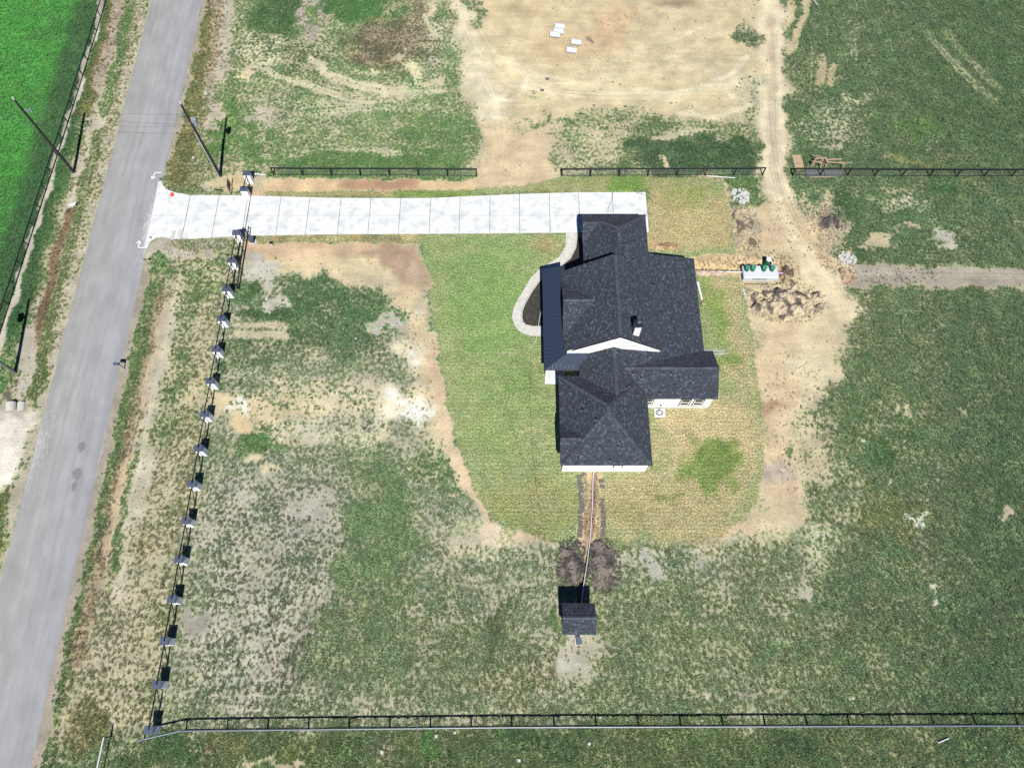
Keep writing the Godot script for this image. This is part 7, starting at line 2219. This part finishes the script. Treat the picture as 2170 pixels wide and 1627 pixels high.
# ---------------------------------------------------------------- grass
func build_grass() -> void:
	var st := begin()
	var r := RandomNumberGenerator.new()
	r.seed = 61
	for k in 7:
		var a := TAU * k / 7.0 + r.randf_range(-0.3, 0.3)
		var d := Vector3(cos(a), 0, sin(a))
		var s := Vector3(-d.z, 0, d.x) * 0.16
		var root := d * 0.1
		var tip := d * r.randf_range(0.7, 1.1) + Vector3(0, r.randf_range(0.45, 1.0), 0)
		var mid := d * 0.5 + Vector3(0, 0.55, 0)
		tri(st, root - s, root + s, mid + s * 0.7, Vector3.UP)
		tri(st, root - s, mid + s * 0.7, mid - s * 0.7, Vector3.UP)
		tri(st, mid - s * 0.7, mid + s * 0.7, tip, Vector3.UP)
	st.generate_normals()
	var m := tinted(0.9)
	m.cull_mode = BaseMaterial3D.CULL_DISABLED
	var buf := PackedFloat32Array()
	var want := 330000
	buf.resize(want * 16)
	var w := 0
	var tries := 0
	while w < want and tries < want * 4:
		tries += 1
		var z := r.randf_range(-88.0, 9.0)
		var half := 46.0 + (9.0 - z) * 0.27
		var x := r.randf_range(-half, half)
		if x > -47.0 and x < -39.9:
			continue
		var tx := clampi(int((x - X0) / (X1 - X0) * TW), 0, TW - 1)
		var tz := clampi(int((z - Z0) / (Z1 - Z0) * TH), 0, TH - 1)
		if cover_map[tz * TW + tx] < 120 + r.randi() % 100:
			continue
		if x > 2.9 and x < 20.0 and z > -48.5 and z < -20.2:
			continue
		if z < -47.0 and z > -53.3 and x > -40.5 and x < 15.6:
			continue
		var c := plant_at(x, z)
		var lawn := x > -10.5 and x < 31.0 and z > -56.0 and z < -13.4 and c.r > 0.27
		var s := r.randf_range(0.05, 0.13) * (0.45 if lawn else 1.0)
		if not lawn and r.randf() < 0.14:
			s *= 1.9
		var turn := r.randf() * TAU
		var v := r.randf_range(0.62, 1.45)
		var lin := c.srgb_to_linear()
		var straw := r.randf()
		if straw < 0.30:
			lin = lin.lerp(soil_at(x, z).srgb_to_linear(), 0.3)
		var ca := cos(turn) * s
		var sa := sin(turn) * s
		var o := w * 16
		buf[o] = ca; buf[o + 1] = 0.0; buf[o + 2] = sa; buf[o + 3] = x
		buf[o + 4] = 0.0; buf[o + 5] = s * r.randf_range(0.7, 1.2); buf[o + 6] = 0.0
		buf[o + 7] = ground_y(x, z) + (0.035 if lawn else 0.0)
		buf[o + 8] = -sa; buf[o + 9] = 0.0; buf[o + 10] = ca; buf[o + 11] = z
		buf[o + 12] = lin.r * v; buf[o + 13] = lin.g * v; buf[o + 14] = lin.b * v; buf[o + 15] = 1.0
		w += 1
	var mm := MultiMesh.new()
	mm.transform_format = MultiMesh.TRANSFORM_3D
	mm.use_colors = true
	mm.mesh = st.commit()
	mm.instance_count = w
	mm.buffer = buf.slice(0, w * 16)
	var o := MultiMeshInstance3D.new()
	o.name = numbered("grass")
	o.multimesh = mm
	o.material_override = m
	add_child(o)
	tag(o, "patchy green and straw-coloured grass growing over the plot and fields", "grass")
	stuff(o)

# loose clods on the opened ground
func build_clods() -> void:
	var r := RandomNumberGenerator.new()
	r.seed = 65
	var zones := [[Vector2(29.03, -39.22), 4.6, 2.6, 700], [Vector2(25.94, -48.47), 1.8, 3.6, 420], [Vector2(29.62, -43.00), 1.6, 2.2, 260], [Vector2(27.02, -44.61), 3.5, 1.2, 260], [Vector2(35.27, -49.41), 2.0, 3.0, 320], [Vector2(35.33, -45.09), 2.2, 2.6, 300], [Vector2(32.28, -48.79), 4.0, 4.0, 260], [Vector2(17.00, -46.07), 2.2, 0.7, 160], [Vector2(22.55, -43.77), 2.6, 0.9, 220], [Vector2(7.06, -17.07), 0.45, 3.2, 240], [Vector2(8.00, -17.07), 0.45, 3.2, 240], [Vector2(5.55, -11.65), 1.5, 2.6, 420], [Vector2(8.45, -11.65), 1.6, 2.6, 420], [Vector2(28.27, -25.37), 3.5, 8.0, 260], [Vector2(18.49, -73.99), 12.0, 8.0, 160], [Vector2(-9.89, -31.52), 2.5, 7.0, 200], [Vector2(-36.00, -46.00), 2.6, 1.2, 200], [Vector2(41.50, -42.41), 6.0, 1.0, 200]]
	var total := 0
	for q in zones:
		total += q[3]
	var mm := MultiMesh.new()
	mm.transform_format = MultiMesh.TRANSFORM_3D
	mm.use_colors = true
	mm.mesh = chunk_mesh(3)
	mm.instance_count = total
	var k := 0
	for q in zones:
		for i in q[3]:
			var a := r.randf() * TAU
			var d := sqrt(r.randf())
			var x: float = q[0].x + cos(a) * d * q[1]
			var z: float = q[0].y + sin(a) * d * q[2]
			var s := r.randf_range(0.05, 0.20)
			var y := ground_y(x, z) + s * 0.2
			var b := (Basis(Vector3.UP, r.randf() * TAU) * Basis(Vector3.RIGHT, r.randf_range(-0.6, 0.6))).scaled(Vector3(s, s * 0.8, s * r.randf_range(0.7, 1.4)))
			mm.set_instance_transform(k, Transform3D(b, Vector3(x, y, z)))
			var c := soil_at(x, z).srgb_to_linear()
			var v := r.randf_range(0.45, 1.05)
			if q[0].y > -14.0:
				c = Color(0.0520, 0.0407, 0.0357)
			mm.set_instance_color(k, Color(c.r * v, c.g * v, c.b * v))
			k += 1
	var o := MultiMeshInstance3D.new()
	o.name = numbered("clods")
	o.multimesh = mm
	o.material_override = M.dirt
	add_child(o)
	tag(o, "loose clods of dug soil scattered over the bare ground", "soil")
	stuff(o)
